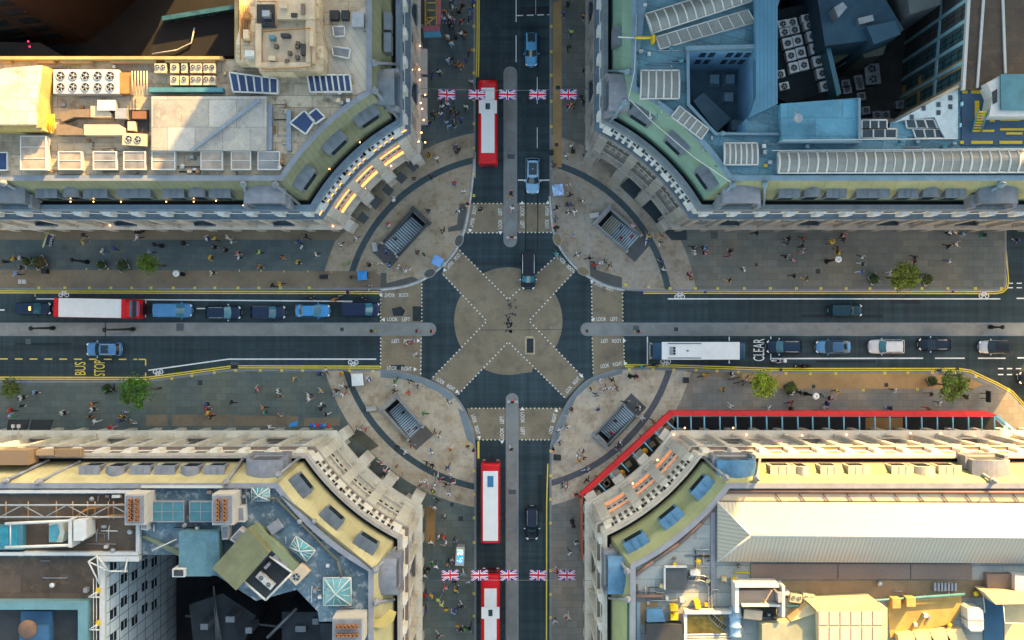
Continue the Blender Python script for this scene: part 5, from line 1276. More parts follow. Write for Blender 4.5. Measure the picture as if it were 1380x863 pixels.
o = empty('cradle_machine', P(85, 720, 25.8), 'white twin-arm window cleaning machine parked on the brown roof deck', 'machine')
part(o, 'arm', lambda mb: mb.tube([P(7, 706, 28), P(95, 702, 28)], .16, 8), M_wf); part(o, 'arm', lambda mb: mb.tube([P(7, 738, 28), P(95, 735, 28)], .16, 8), M_wf); part(o, 'body', lambda mb: (mb.ppoly([(99, 702), (116, 701), (117, 724), (112, 729), (99, 729)], 26, 28.4), mb.pbox(92, 700, 97, 738, 26, 28.2)), M_wf); part(o, 'cab', lambda mb: mb.ppoly([(66, 706), (84, 704), (87, 718), (84, 731), (66, 731)], 26, 27.4), mat('cab_canvas', (.45, .47, .42), .7, .25, 1.0)); part(o, 'cab_window', lambda mb: mb.ppoly([(66, 709), (77, 706), (80, 718), (76, 730), (67, 730)], 27.4, 27.45), glass('cab_glass', (.05, .2, .25))); part(o, 'crossbar', lambda mb: mb.tube([P(14, 706, 28), P(14, 738, 28)], .08, 6), M_wf)
o = empty('cradle_basket', P(15, 725, 25.8), 'teal glazed cradle basket at the left edge of the brown roof deck', 'cradle'); part(o, 'basket', lambda mb: mb.pbox(-40, 708, 31, 741, 25.8, 26.6), M_teal); part(o, 'panel', lambda mb: [mb.pbox(a, 711, b2, 736, 26.6, 26.65) for a, b2 in ((-30, -2), (1, 11), (13, 24))], glass('basket_glass', (.02, .18, .24)))
# panelled tower front with windows, seen over the yard
xw = wx(137, ZR)
part(r, 'tower_front', lambda mb: mb.add([(xw + .03, wy(758, ZR), .4), (xw + .03, -62, .4), (xw + .03, -62, ZR), (xw + .03, wy(758, ZR), ZR)], [(3, 2, 1, 0), (0, 1, 2, 3)][:1]), mat('tower_panel_white', (.55, .62, .64), .5, .14, .4))
pj = MB()
for k in range(16): pj.fbox((xw + .03, wy(758, ZR) - .6 - 1.35 * k), (1, 0), (0, 1), .05, .03, 0, .5, ZR)
for k in range(9): pj.fbox((xw + .03, wy(758, ZR) - 9), (1, 0), (0, 1), 18, .03, 0, 1 + 2.8 * k, 1.06 + 2.8 * k)
pj.build('panel_joint', M_dk, r)
for lv, z0 in enumerate((21.6, 18.4, 15.0, 11.6, 8.2)):
    for k in range(4):
        y = wy(758, ZR) - 1.1 - 2.7 * k + (.5 if lv % 2 else 0)
        o = part(r, 'tower_window', lambda mb: mb.fbox((xw + .03, y), (1, 0), (0, 1), 1.05, .05, 0, z0, z0 + 1.8), M_win)
        part(r, 'glazing_bar', lambda mb: mb.fbox((xw + .03, y), (1, 0), (0, 1), 1.05, .09, 0, z0 + .9, z0 + .98), M_wf).parent = o
part(r, 'parapet_rail', lambda mb: (mb.pbox(134, 757, 141, 1000, ZR, 26.3), mb.tube([P(126, 780, 26.4), P(126, 900, 26.4)], .05, 5), mb.tube([P(130, 780, 26.4), P(130, 900, 26.4)], .05, 5)), M_wf)
o = empty('roof_bracket', P(130, 765, ZR), 'white triangular lattice bracket at the corner of the tower roof', 'bracket'); part(o, 'frame', lambda mb: [mb.tube([P(*a, 27.4), P(*b2, 26.6)], .09, 6) for a, b2 in (((119, 757), (131, 750)), ((119, 757), (134, 787)), ((131, 750), (147, 770)), ((131, 750), (134, 787)), ((119, 757), (147, 770)), ((131, 750), (119, 757)), ((147, 770), (172, 770)), ((168, 772), (172, 752)))], M_wf)
for i, y in enumerate((805, 849)):
    o = empty('roof_bracket', P(130, y, ZR), '%s small white bracket with yellow weight on the tower edge' % ('upper' if i == 0 else 'lower'), 'bracket', 'small brackets along the tower edge'); part(o, 'frame', lambda mb: [mb.tube([P(*a, 26.8), P(*b2, 26.8)], .08, 6) for a, b2 in (((119, y), (134, y)), ((119, y), (131, y - 7)), ((128, y), (131, y - 7)))], M_wf); part(o, 'weight', lambda mb: mb.pbox(129, y - 11, 133, y - 5, ZR, 26.8), M_yel)
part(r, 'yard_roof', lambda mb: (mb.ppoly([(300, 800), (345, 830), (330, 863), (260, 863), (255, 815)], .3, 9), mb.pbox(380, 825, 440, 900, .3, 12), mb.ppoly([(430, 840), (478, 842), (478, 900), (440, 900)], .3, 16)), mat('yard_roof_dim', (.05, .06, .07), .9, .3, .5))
part(r, 'yard_pipe', lambda mb: ([mb.tube([P(288, 790 + 8 * k, 10), P(292 + k * 3, 863, 10)], .14, 6) for k in range(3)] + [mb.tube([P(360, 860, 13), P(400, 820, 13)], .2, 6), mb.tube([P(250, 830, 5), P(420, 850, 5)], .16, 6)]), M_steel)
for (x, y, w2) in ((310, 835, 12), (335, 850, 9), (405, 848, 14), (425, 838, 8), (460, 856, 9), (275, 845, 10)): part(r, 'yard_duct', lambda mb: mb.pbox(x - w2 / 2, y - 4, x + w2 / 2, y + 4, 8.9, 12.6), M_steel)
# open-topped lower roof at the frame's corner
part(r, 'lower_parapet', lambda mb: (mb.pbox(-150, 811, 118, 822, 25.75, 27), mb.pbox(105, 822, 118, 1000, 25.75, 27)), mat('teal_cladding', (.13, .26, .29), .6, .15, .5)); part(r, 'lower_plant', lambda mb: (mb.pbox(28, 824, 70, 845, 25.72, 26.2), mb.pbox(26, 844, 66, 900, 25.72, 27.0)), mat('plant_cobalt', (.03, .10, .2), .7, .2, .5)); part(r, 'lower_floor', lambda mb: mb.pbox(-150, 822, 105, 1000, 25.7, 25.74), M_dk)
part(r, 'tank_lid', lambda mb: mb.lathe(P(38, 848, 26.9), [(1.05, 0), (1.0, .25), (.4, .45), (.02, .5)], 18), mat('tank_rust', (.16, .09, .06), .7, .3, .8))
o = empty('roof_antenna', P(218, 741, ZR), 'long pale whip aerial leaning over the dark yard, lower left', 'aerial'); part(o, 'boom', lambda mb: mb.tube([P(205, 742, 27), P(238, 727, 27)], .06, 6), M_wf); part(o, 'element', lambda mb: [mb.tube([P(204 + 2 * k, 740 - k, 27), P(206 + 2 * k, 744 - k, 27)], .03, 4) for k in range(7)], M_steel)
o = part(r, 'mansard_return', lambda mb: mb.ppoly([(188, 723), (196, 722), (241, 742), (241, 750)], ZR - 3, 25.9), mat('green_gutter', (.16, .19, .12), .7, .2, .5))
part(r, 'lit_yellow_ledge', lambda mb: mb.ppoly([(490, 838), (512, 834), (524, 822), (534, 826), (530, 838), (518, 846), (490, 846)], ZR, 26.0), mat('lit_ledge', (.6, .45, .14), .7, .12, .6))  # the ledge's yellow light is painted into its base colour
part(r, 'roof_kerb', lambda mb: [mb.tube([P(*a, 26.1), P(*b2, 26.1)], .16, 6) for a, b2 in (((346, 672), (372, 672)), ((372, 672), (455, 756)), ((455, 756), (460, 778)), ((380, 668), (505, 770)))], mat('deck_kerb', (.12, .12, .09), .8, .2, .6))
part(r, 'timber_box', lambda mb: (mb.pbox(-30, 607, 38, 627, 21.9, 24.5), mb.pbox(48, 607, 72, 614, 21.9, 23.2), mb.pbox(74, 606, 108, 616, 21.9, 23.0)), striped('timber_cladding', (.46, .3, .16), (.3, .18, .09), (0, 0, 1), .25, .2, .7, .15, .4, .2, (.3, .2, .1)))

# ---------------------------------------------------------------- lower right roofs
r = se.root
M_corr = striped('corrugated_white', (.44, .40, .32), (.34, .32, .27), (1, 0, 0), .42, .4, .55, .06, .2, .25, (.5, .52, .5), bump=.6)
M_corr2 = striped('corrugated_white_end', (.44, .40, .32), (.34, .32, .27), (0, 1, 0), .42, .4, .55, .06, .2, .25, (.5, .52, .5), bump=.6)
zr, ze = 29.3, 26.4
A, B, C, D = P(967, 677, ze), P(1600, 680, ze), P(1600, 761, ze), P(967, 757, ze); E, F = P(1012, 722, zr), P(1600, 726, zr)
hip = MB(); hip.add([A, B, F, E], [(3, 2, 1, 0)], 0); hip.add([D, C, F, E], [(0, 1, 2, 3)], 0); hip.add([A, D, E], [(0, 1, 2)], 1)
hip.build('hipped_roof', [M_corr, M_corr2], r)
part(r, 'hip_wall', lambda mb: [mb.add([(*P2(a[0], a[1], ze), ZR), (*P2(b2[0], b2[1], ze), ZR), P(b2[0], b2[1], ze), P(a[0], a[1], ze)], [(0, 1, 2, 3)]) for a, b2 in (((967, 677), (967, 757)), ((967, 757), (1600, 761)), ((1600, 680), (967, 677)))], M_steel)
part(r, 'ridge_capping', lambda mb: (mb.tube([E + Vector((0, 0, .03)), F + Vector((0, 0, .03))], .13, 6), mb.tube([A, E], .11, 6), mb.tube([D, E], .11, 6)), M_wf)
part(r, 'gutter_walk', lambda mb: mb.ppoly([(978, 664), (1600, 664), (1600, 677), (968, 675)], ZR, 25.95), mat('gutter_walk_buff', (.5, .42, .3), .75, .15, .5))
part(r, 'shadow_stripe', lambda mb: [mb.tube([P(1045 + 32 * k, 666, 26.05), P(1053 + 32 * k, 676, 26.05)], .05, 4) for k in range(14)], M_dk)  # slanting parapet shadows on the walk, made as thin dark tubes
part(r, 'copper_kerb', lambda mb: [mb.tube([P(*a, 26.0), P(*b2, 26.0)], .2, 6) for a, b2 in (((851, 779), (880, 757)), ((880, 757), (915, 733)), ((915, 733), (945, 706)), ((945, 706), (977, 663)), ((977, 663), (1600, 664)), ((851, 779), (852, 804)), ((852, 804), (893, 804)))], mat('copper_brown', (.2, .12, .09), .6, .2, .8))
part(r, 'side_gutter', lambda mb: mb.pbox(958, 690, 964, 800, ZR, 25.85), M_lead2)
part(r, 'lower_deck', lambda mb: mb.pbox(1012, 760, 1310, 781, ZR, 25.9), M_brown2); part(r, 'lower_deck', lambda mb: mb.pbox(1054, 782, 1345, 806, ZR - .5, 25.76), mat('gutter_felt', (.20, .15, .09), .9, .25, .3, dirt=.4, dirtcol=(.1, .07, .04))); part(r, 'deck_joint', lambda mb: [mb.pbox(x, 760.5, x + .8, 780.5, 25.9, 25.93) for x in (1129, 1227)], M_dk)
part(r, 'roof_hatch', lambda mb: mb.pbox(896, 765, 926, 795, ZR, 26.3), mat('hatch_dark', (.07, .08, .085), .6, .2, .8))
part(r, 'hatch_rim', lambda mb: (mb.pbox(896, 763.5, 926, 765.5, 26.0, 26.6), mb.pbox(895, 765.6, 897, 795, 26.0, 26.6)), M_wf)
o = empty('cable_tray', P(955, 790, ZR), 'dark ladder cable tray curving from the square hatch to the plant', 'cable tray')
tp = [(926, 780), (945, 779), (952, 781), (957, 788), (957, 815), (958, 830), (968, 840), (980, 848)]
part(o, 'rail', lambda mb: [mb.tube([P(x + dx, y + dy, 26.1) for x, y in tp], .07, 5) for dx, dy in ((-2, 3), (2, -3))], M_steel); part(o, 'rung', lambda mb: [mb.tube([P(x0 + (x1 - x0) * k / 4 - 2, y0 + (y1 - y0) * k / 4 + 3, 26.1), P(x0 + (x1 - x0) * k / 4 + 2, y0 + (y1 - y0) * k / 4 - 3, 26.1)], .05, 4) for (x0, y0), (x1, y1) in zip(tp, tp[1:]) for k in range(4)], M_dk)
o = empty('roof_plant', P(935, 772, ZR), 'white rounded box beside the dark square hatch', 'roof plant'); part(o, 'casing', lambda mb: mb.ppoly([(930, 771), (932, 769), (942, 769), (944, 772), (943, 776), (931, 776)], ZR, 26.5), M_wf); part(o, 'pipe', lambda mb: mb.tube([P(928, 776, 26), P(931, 772, 26)], .1, 6), M_dk)
M_plantb = mat('plant_buff', (.58, .46, .26), .75, .15, .4, dirt=.3, dirtcol=(.3, .22, .1)); M_plantp = mat('plant_pink_panel', (.50, .40, .33), .7, .12, .5)
o = empty('plant_house', P(1150, 840, ZR), 'large buff plant house with pale panelled front below the white hipped roof', 'plant house')
part(o, 'wall', lambda mb: (mb.ppoly([(1090, 813), (1180, 809), (1190, 818), (1196, 820), (1196, 858), (1191, 900), (1104, 900), (1102, 825)], ZR, 28.6),), M_plantb)
pp = MB()
for i in range(6):
    for (y0, y1) in ((824, 842.5), (845, 880)): pp.pbox(1103.5 + i * 14.6, y0, 1116.5 + i * 14.6, y1, 28.6, 28.68)
pp.build('panel', M_plantp, o)
part(o, 'canopy', lambda mb: mb.ppoly([(1027, 842), (1066, 838), (1101, 826), (1103, 880), (1027, 880)], ZR, 27.6), mat('plant_teal_buff', (.30, .31, .22), .75, .2, .4)); part(o, 'skirt', lambda mb: mb.ppoly([(1066, 838), (1089, 814), (1102, 826)], ZR, 27.9), M_plantb)
o = empty('plant_enclosure', P(1025, 805, ZR), 'white-framed plant enclosure with tilted buff louvres below the white hipped roof', 'plant enclosure')
part(o, 'louvre', lambda mb: mb.pbox(997, 796, 1048, 814, ZR, 26.8), M_plantp); part(o, 'frame', lambda mb: (mb.pbox(991, 787, 1050, 792, 26.0, 28.4), mb.pbox(991, 792, 996, 826, 26, 28.2), mb.pbox(1054, 790, 1058, 832, 26, 28.2), mb.pbox(1000, 815, 1054, 818, 26, 28.0)), M_wf); part(o, 'tank', lambda mb: mb.ppoly([(1048, 800), (1054, 799), (1055, 812), (1049, 813)], 26, 28.6), M_lead2); part(o, 'pit', lambda mb: mb.pbox(1000, 819, 1046, 832, ZR, 25.95), M_dk)
o = empty('flue', P(994, 840, ZR), 'blue ribbed vertical flue beside the white-framed plant enclosure', 'flue'); part(o, 'barrel', lambda mb: mb.rings([[(P(994, 822, 27.8).x + rr * math.cos(2 * math.pi * k / 16), P(994, 822, 27.8).y - yy + .3 * rr * 0, 26.6 + rr * math.sin(2 * math.pi * k / 16)) for k in range(16)] for rr, yy in ((.65, 0), (.65, .9), (.72, .95), (.72, 1.1), (.62, 1.15), (.62, 2.0), (.7, 2.05), (.7, 2.2), (.6, 2.25), (.6, 3.0), (.75, 3.2))]), mat('flue_blue', (.22, .36, .5), .4, .2, .8)); part(o, 'saddle', lambda mb: mb.pbox(987, 846, 1002, 856, ZR, 26.2), M_steel)
ac_unit('roof_plant', 'cream lidded box beside the blue flue', 1015, 829, ZR, 2.0, 1.0, 1.2, -6, [], None, M_cream, cat='roof plant')
for i, x in enumerate((1073, 1090)): ac_unit('air_conditioner', '%s of two sage twin units in the brown gutter strip' % ('left' if i == 0 else 'right'), x, 807, 25.76, 1.3, .9, .9, -8, [(-.3, .1, .2), (.3, .1, .2)], 'twin units in the brown gutter', mat('unit_sage', (.42, .42, .3), .6, .1, 1.0))
o = empty('plant_yard', P(940, 835, ZR), 'gold-lit gravel plant pit with white rails and pipes at the bottom edge', 'plant yard')
part(o, 'pit', lambda mb: mb.pbox(926, 831, 975, 858, ZR, 25.8), mat('pit_gravel_lit', (.42, .28, .06), .9, .4, 2.0, fine=.4)); part(o, 'rail', lambda mb: (mb.pbox(923, 824, 986, 828, 26, 27.2), mb.pbox(922, 828, 926, 870, 26, 27.0)), M_wf); part(o, 'pipe', lambda mb: [mb.tube([P(870, 857 + 3.2 * k, 26.6), P(986, 855 + 3.2 * k, 26.6)], .13, 6) for k in range(3)], M_steel); part(o, 'crate', lambda mb: (mb.pbox(904, 817, 914, 824, 25.8, 27), mb.pbox(904, 828, 914, 836, 25.8, 26.6), mb.ppoly([(936, 811), (943, 810), (945, 820), (938, 821)], 25.8, 27)), M_yel)  # golden light on the pit is painted into the gravel colour
o = empty('roof_plant', P(885, 832, ZR), 'blue flat box on a brown strip beside the lower right mansard', 'roof plant'); part(o, 'casing', lambda mb: mb.ppoly([(872, 822), (892, 821), (897, 838), (872, 839)], ZR, 26.6), M_bdorm); part(o, 'strip', lambda mb: mb.pbox(862, 812, 886, 842, ZR, 25.8), mat('strip_brown', (.2, .14, .07), .85, .2, .5)); part(o, 'cabinet', lambda mb: mb.pbox(871, 842, 920, 900, ZR, 27), M_dk)
part(r, 'green_strip', lambda mb: mb.pbox(845, 812, 858, 900, ZR, 25.78), mat('algae_green', (.06, .16, .11), .8, .2, .4)); part(r, 'green_strip_edge', lambda mb: mb.pbox(858, 812, 863, 900, ZR, 25.85), cap_blue)
o = empty('tank', P(1313, 830, ZR), 'white rounded water tank with lime stain beside the blue walkway', 'tank'); part(o, 'shell', lambda mb: mb.ppoly([(1304, 821), (1307, 818.5), (1320, 819), (1325, 823), (1326, 848), (1323, 851), (1309, 851), (1305, 846)], ZR, 27.6), mat('tank_white', (.60, .61, .58), .4, .12, .8, dirt=.7, dirtcol=(.55, .55, .12))); part(o, 'band', lambda mb: mb.pbox(1303.5, 836, 1326.5, 837.2, 26, 27.63), M_lead2)
part(r, 'blue_walk', lambda mb: (mb.pbox(1326, 800, 1352, 900, ZR, 25.85),), mat('blue_walk_floor', (.02, .09, .17), .7, .2, .4)); part(r, 'lit_block', lambda mb: (mb.ppoly([(1326, 798), (1400, 800), (1400, 814), (1342, 815)], ZR, 28.2), mb.pbox(1354, 815, 1400, 870, ZR, 25.9)), [M_plantb])
part(r, 'rail', lambda mb: [mb.tube([P(1352, 812, 28), P(1354, 840, 28), P(1420, 842, 28)], .07, 5), mb.tube([P(1325, 800, 27), P(1327, 826, 27)], .06, 5)], M_wf)
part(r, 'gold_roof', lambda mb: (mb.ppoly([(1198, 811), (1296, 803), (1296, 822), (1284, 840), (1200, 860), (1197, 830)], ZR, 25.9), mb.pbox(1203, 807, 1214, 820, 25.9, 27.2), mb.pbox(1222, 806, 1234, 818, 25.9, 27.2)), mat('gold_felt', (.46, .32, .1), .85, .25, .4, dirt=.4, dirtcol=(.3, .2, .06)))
part(r, 'teal_beam', lambda mb: mb.tube([P(1060, 818, 26.5), P(1300, 801, 26.5)], .15, 6), M_teal); part(r, 'ribbed_step', lambda mb: [mb.pbox(1259 + 4.6 * k, 786, 1262 + 4.6 * k, 797, ZR, 26.2) for k in range(7)], M_lead2)
o = empty('roof_shed', P(1365, 790, ZR), 'white slope-roofed shed at the right edge below the white hipped roof', 'shed'); part(o, 'wall', lambda mb: mb.ppoly([(1368, 775), (1420, 780), (1420, 806), (1368, 796)], ZR, 27.4), M_wf); part(o, 'roof', lambda mb: mb.ppoly([(1330, 774), (1366, 774), (1366, 797), (1331, 797)], ZR, 26.6), M_brown2)
part(r, 'slab_row', lambda mb: [mb.ppoly([(1210 + 22 * k, 856 - 2 * k), (1230 + 22 * k, 853 - 2 * k), (1246 + 22 * k, 880), (1214 + 22 * k, 880)], ZR, 26.9) for k in range(4)], M_plantb)

# small pipes, vents and cable runs fixed to the roofs
M_cable = mat('cable_black', (.03, .03, .03), .8, .2, 1.0); M_rust = mat('rust_patch', (.3, .16, .07), .8, .3, 1.0)
def clutter(root, rects, seed, mats, n):
    r2 = random.Random(seed)
    for i in range(n):
        x0, y0, x1, y1 = r2.choice(rects); x, y = r2.uniform(x0, x1), r2.uniform(y0, y1); m = r2.choice(mats); k = r2.random()
        if k < .36: part(root, 'roof_vent', lambda mb: mb.pbox(x - r2.uniform(1.2, 3.5), y - r2.uniform(1.2, 3), x + r2.uniform(1.2, 3.5), y + r2.uniform(1.2, 3), ZR, ZR + r2.uniform(.25, .9)), m)
        elif k < .5: q = P(x, y, ZR + .02); part(root, 'roof_cowl', lambda mb: mb.lathe((q.x, q.y, ZR), [(.16, 0), (.16, .6), (.3, .62), (.26, .8), (.04, .88)], 10), m)
        else:
            L2 = r2.uniform(10, 46); hor = r2.random() < .6; jx, jy = (L2, r2.uniform(-2, 2)) if hor else (r2.uniform(-2, 2), L2 * .6)
            xe, ye = max(x0, min(x1, x + jx)), max(y0, min(y1, y + jy)); part(root, 'pipe_run', lambda mb: mb.tube([P(x, y, ZR + .12), P(xe, y + (ye - y) * .3, ZR + .12), P(xe, ye, ZR + .12)], r2.uniform(.04, .1), 5), r2.choice(mats + [M_cable]))
clutter(nw.root, [(66, 86, 200, 96), (66, 132, 200, 146), (112, 184, 200, 203), (300, 86, 318, 100), (366, 140, 386, 200), (436, 128, 470, 140), (378, 206, 384, 228), (430, 8, 500, 98), (236, 206, 270, 232), (60, 180, 78, 232), (395, 120, 470, 150), (2, 231, 320, 238)], 5, [M_cream, M_steel, M_wf, M_brown2, M_rust], 74)
clutter(ne.root, [(850, 66, 925, 92), (925, 180, 975, 225), (1025, 192, 1048, 235), (850, 0, 872, 90), (1060, 192, 1290, 200), (870, 135, 905, 160), (1165, 190, 1290, 200)], 6, [M_steel, M_wf, cap_blue, M_teal], 40)
clutter(sw.root, [(2, 752, 116, 808), (122, 668, 165, 676), (112, 708, 180, 742), (200, 662, 284, 674), (200, 706, 284, 716), (316, 656, 336, 680), (380, 690, 440, 740), (430, 740, 500, 775), (440, 818, 500, 830), (420, 790, 432, 812)], 7, [M_steel, M_wf, M_brown2, M_lead2, cap_s], 60)
clutter(se.root, [(856, 785, 895, 800), (930, 740, 956, 765), (900, 745, 950, 762), (935, 778, 990, 822), (965, 760, 1010, 785), (1060, 784, 1330, 803), (865, 806, 925, 815), (1205, 825, 1290, 850), (1030, 826, 1060, 838), (1196, 806, 1300, 812)], 8, [M_steel, M_wf, M_plantb, M_yel, M_brown2, M_lead2], 70)

# ---------------------------------------------------------------- yard neighbours, dark colours carrying the deep shade, and unseen blocks added beyond the frame for shade
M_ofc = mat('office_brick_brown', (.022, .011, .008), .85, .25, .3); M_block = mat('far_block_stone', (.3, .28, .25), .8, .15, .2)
def far_block(name, label, x0, y0, x1, y1, h, m, floors=7):
    o = empty(name, ((x0 + x1) / 2, (y0 + y1) / 2, 0), label, 'building')
    part(o, 'wall', lambda mb: mb.box(((x0 + x1) / 2, (y0 + y1) / 2, 0.05), (x1 - x0, y1 - y0, h)), m)
    part(o, 'roof', lambda mb: (mb.box(((x0 + x1) / 2, (y0 + y1) / 2, h + .05), (x1 - x0 + .5, y1 - y0 + .5, .5)), mb.box(((x0 + x1) / 2, (y0 + y1) / 2, h + .55), ((x1 - x0) * .5, (y1 - y0) * .5, 3))), M_lead2)
    for fl in range(floors):
        z = 4 + fl * (h - 5) / floors
        part(o, 'window_band', lambda mb: mb.box(((x0 + x1) / 2, y0, z), (x1 - x0 - 2, .12, 1.7)), M_win)
    return o
sheet('yard_floor', [(-150, -220), (330, -220), (330, 130), (-150, 130)], ZS, mat('yard_shade_sheet', (.010, .010, .011), .9, .3, .4))  # deep shade of the yard painted as a near-black sheet
o = empty('office_block', (-58, 48, 0), 'dark brown office block with slanting window rows behind the upper left yard', 'building')
Q = [(-92, 33.8), (-57, 37.5), (-40, 52), (-40, 75), (-92, 75)]
part(o, 'wall', lambda mb: mb.prism(Q, 0.05, 24), M_ofc); part(o, 'roof', lambda mb: mb.prism([(p[0], p[1] + .2) for p in Q], 24.05, 24.5), M_dk)
for fl in range(6):
    for k in range(9):
        a = Vector(Q[0]).lerp(Vector(Q[1]), (k + .6) / 9.4); t = (Vector(Q[1]) - Vector(Q[0])).normalized(); n = Vector((t.y, -t.x))
        part(o, 'window', lambda mb: mb.fbox(tuple(a), tuple(n), tuple(t), 2.4, .05, 0, 3 + 3.5 * fl, 5.2 + 3.5 * fl), M_win)
o = empty('link_building', (-40, 36, 0), 'low dark flat-roofed link building with blue glazed strip in the upper left yard', 'building')
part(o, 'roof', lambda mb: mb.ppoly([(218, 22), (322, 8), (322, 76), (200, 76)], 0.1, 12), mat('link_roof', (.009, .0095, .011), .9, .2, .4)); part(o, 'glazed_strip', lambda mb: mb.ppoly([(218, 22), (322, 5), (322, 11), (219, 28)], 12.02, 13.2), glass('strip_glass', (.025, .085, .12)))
o = tag(MB().tube([P(205, 73, 12.3), P(238, 68, 12.3), P(258, 58, 12.3), P(262, 38, 12.3)], .1, 6).build('cable', M_wf), 'pale loose cable curving across the dark low roof, upper left', 'cable')
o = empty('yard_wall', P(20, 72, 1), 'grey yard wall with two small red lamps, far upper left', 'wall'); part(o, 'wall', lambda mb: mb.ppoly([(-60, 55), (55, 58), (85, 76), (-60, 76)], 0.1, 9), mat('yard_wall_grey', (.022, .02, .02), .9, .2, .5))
for x, y in ((38, 56), (40, 63)): part(o, 'lamp', lambda mb: mb.ball(P(x, y, 9.2), .13, 8, 6), lamp_mat('lamp_red', (1, .05, .15), .3))
far_block('shade_block', 'unseen tall block added beyond the top of the frame to shade the junction', -6, 50, 40, 70, 68, M_block); far_block('shade_block', 'unseen tall block added beyond the upper right corner to shade the blue roofs', 40.5, 50, 67.5, 70, 68, M_block); far_block('shade_block', 'unseen lower block added at the far upper right to shade the roof edge', 68, 50, 75, 70, 43.5, M_block)  # unseen blocks, placed and sized to cast shade on street and roofs
# scaffold with pink and blue hoarding, top of the upright street
o = empty('scaffold', (wx(575), wy(20), ZP), 'scaffold with pink and blue hoarding against the upper left building', 'scaffold')
part(o, 'hoarding', lambda mb: mb.ppoly([(570, 35), (592, 34), (593, 42), (571, 43)], 4.6, 5.2), mat('hoarding_pink', (.32, .1, .13), .7, .15, .6)); part(o, 'hoarding', lambda mb: mb.ppoly([(571, 43.3), (593, 42.3), (595, 49), (572, 50)], 4.6, 5.2), mat('hoarding_blue', (.06, .22, .34), .7, .15, .6)); part(o, 'hoarding', lambda mb: mb.ppoly([(588.5, -40), (594, -40), (594, 33), (589, 33)], 4.6, 5.4), mat('hoarding_pink', (.32, .1, .13)))
part(o, 'board', lambda mb: mb.pbox(567, -30, 573, 32, 4.6, 4.8), M_str_dark)
part(o, 'pole', lambda mb: [mb.tube([P(*a, 6), P(*b2, 6)], .09, 6) for a, b2 in (((573, -20), (573, 34)), ((588, -20), (588, 34)), ((573, 4), (588, 4)), ((573, 14), (588, 14)), ((573, 24), (588, 24)), ((573, 34), (588, 22)), ((573, 24), (580, 34)))] + [mb.tube([(wx(x, 6), wy(y, 6), ZP), (wx(x, 6), wy(y, 6), 6)], .06, 6) for x in (573, 588) for y in (4, 14, 24, 34)], mat('scaffold_tube_ochre', (.5, .33, .08), .5, .15, 1.0))

# red-fronted gantry round the lower right building
o = empty('hoarding_gantry', (wx(905), wy(560), ZP), 'bright red fascia gantry with pale blue beams wrapped round the lower right building', 'hoarding')
M_red = striped('fascia_red', (.60, .010, .012), (.36, .008, .010), (.75, .66, 0), 2.4, .035, .5, .14, .6, .35, (.38, .02, .018), bump=.3); M_bb = mat('beam_blue', (.16, .38, .52), .5, .1, .8)
zt = 4.6
def strip_poly(a, b2, wa):
    A, B = Vector(a), Vector(b2); d = (B - A).normalized(); n = Vector((-d.y, d.x)) * wa
    return [tuple(A), tuple(B), tuple(B + n), tuple(A + n)]
part(o, 'fascia', lambda mb: mb.ppoly([(781, 666), (903, 554), (907, 560.5), (785, 671)], 3.6, zt), M_red); part(o, 'fascia', lambda mb: mb.ppoly([(903.3, 553.7), (1330, 554.5), (1344, 559.5), (1336, 562), (907.4, 560.5)], 3.6, zt), M_red)
part(o, 'fascia', lambda mb: mb.ppoly([(782, 671.5), (785, 671.8), (786, 755), (783, 755)], 3.6, zt), mat('fascia_red_dull', (.3, .08, .05), .6, .1, .8)); part(o, 'fascia', lambda mb: mb.ppoly([(1345, 560), (1373, 583), (1372, 586), (1341, 561)], 3.6, zt), M_bb)
beams = [((x, 561), (x + .4, 580)) for x in (913, 931, 949, 970, 991, 1012, 1033, 1054, 1075, 1095, 1117, 1137, 1158, 1179, 1199, 1221, 1242, 1263, 1284, 1305, 1323, 1340)] + \
        [((1341, 562), (1362, 584)), ((1345, 584), (1358, 572)), ((1358, 572), (1357, 588)), ((1362, 597), (1372, 585))] + \
        [((897, 567), (910, 579)), ((882, 581), (894, 593)), ((867, 595), (879, 608)), ((851, 609), (864, 622)), ((836, 623), (848, 636)), ((821, 637), (833, 650)), ((806, 651), (819, 665))] + [((786, 685.5), (803, 685.5)), ((786, 706), (803, 706)), ((786, 727), (803, 727)), ((786, 749), (803, 749)), ((786, 684), (794, 668)), ((792, 664), (806, 680))]
for a, b2 in beams:
    part(o, 'beam', lambda mb: mb.tube([P(*a, 4.5), P(*b2, 4.5)], .10, 6), M_bb)
for x, y in [(913 + 41 * k, 559.5) for k in range(11)] + [(897, 564), (867, 591), (836, 619), (806, 647), (784, 672), (784, 706), (784, 749)]:
    q = P(x, y, 4.0); part(o, 'post', lambda mb: mb.tube([(q.x, q.y, ZP), (q.x, q.y, 4.0)], .07, 6), M_dk)
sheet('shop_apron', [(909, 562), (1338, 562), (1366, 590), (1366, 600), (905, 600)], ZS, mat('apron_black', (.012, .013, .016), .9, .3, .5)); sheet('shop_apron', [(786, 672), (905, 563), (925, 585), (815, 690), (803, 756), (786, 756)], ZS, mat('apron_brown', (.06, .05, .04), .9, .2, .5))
sheet('shop_apron', [(1166, 563), (1216, 563), (1216, 580), (1166, 580)], ZS + .004, mat('apron_ochre', (.22, .13, .05), .9, .2, .5))
ROOF_ALB = 1.0
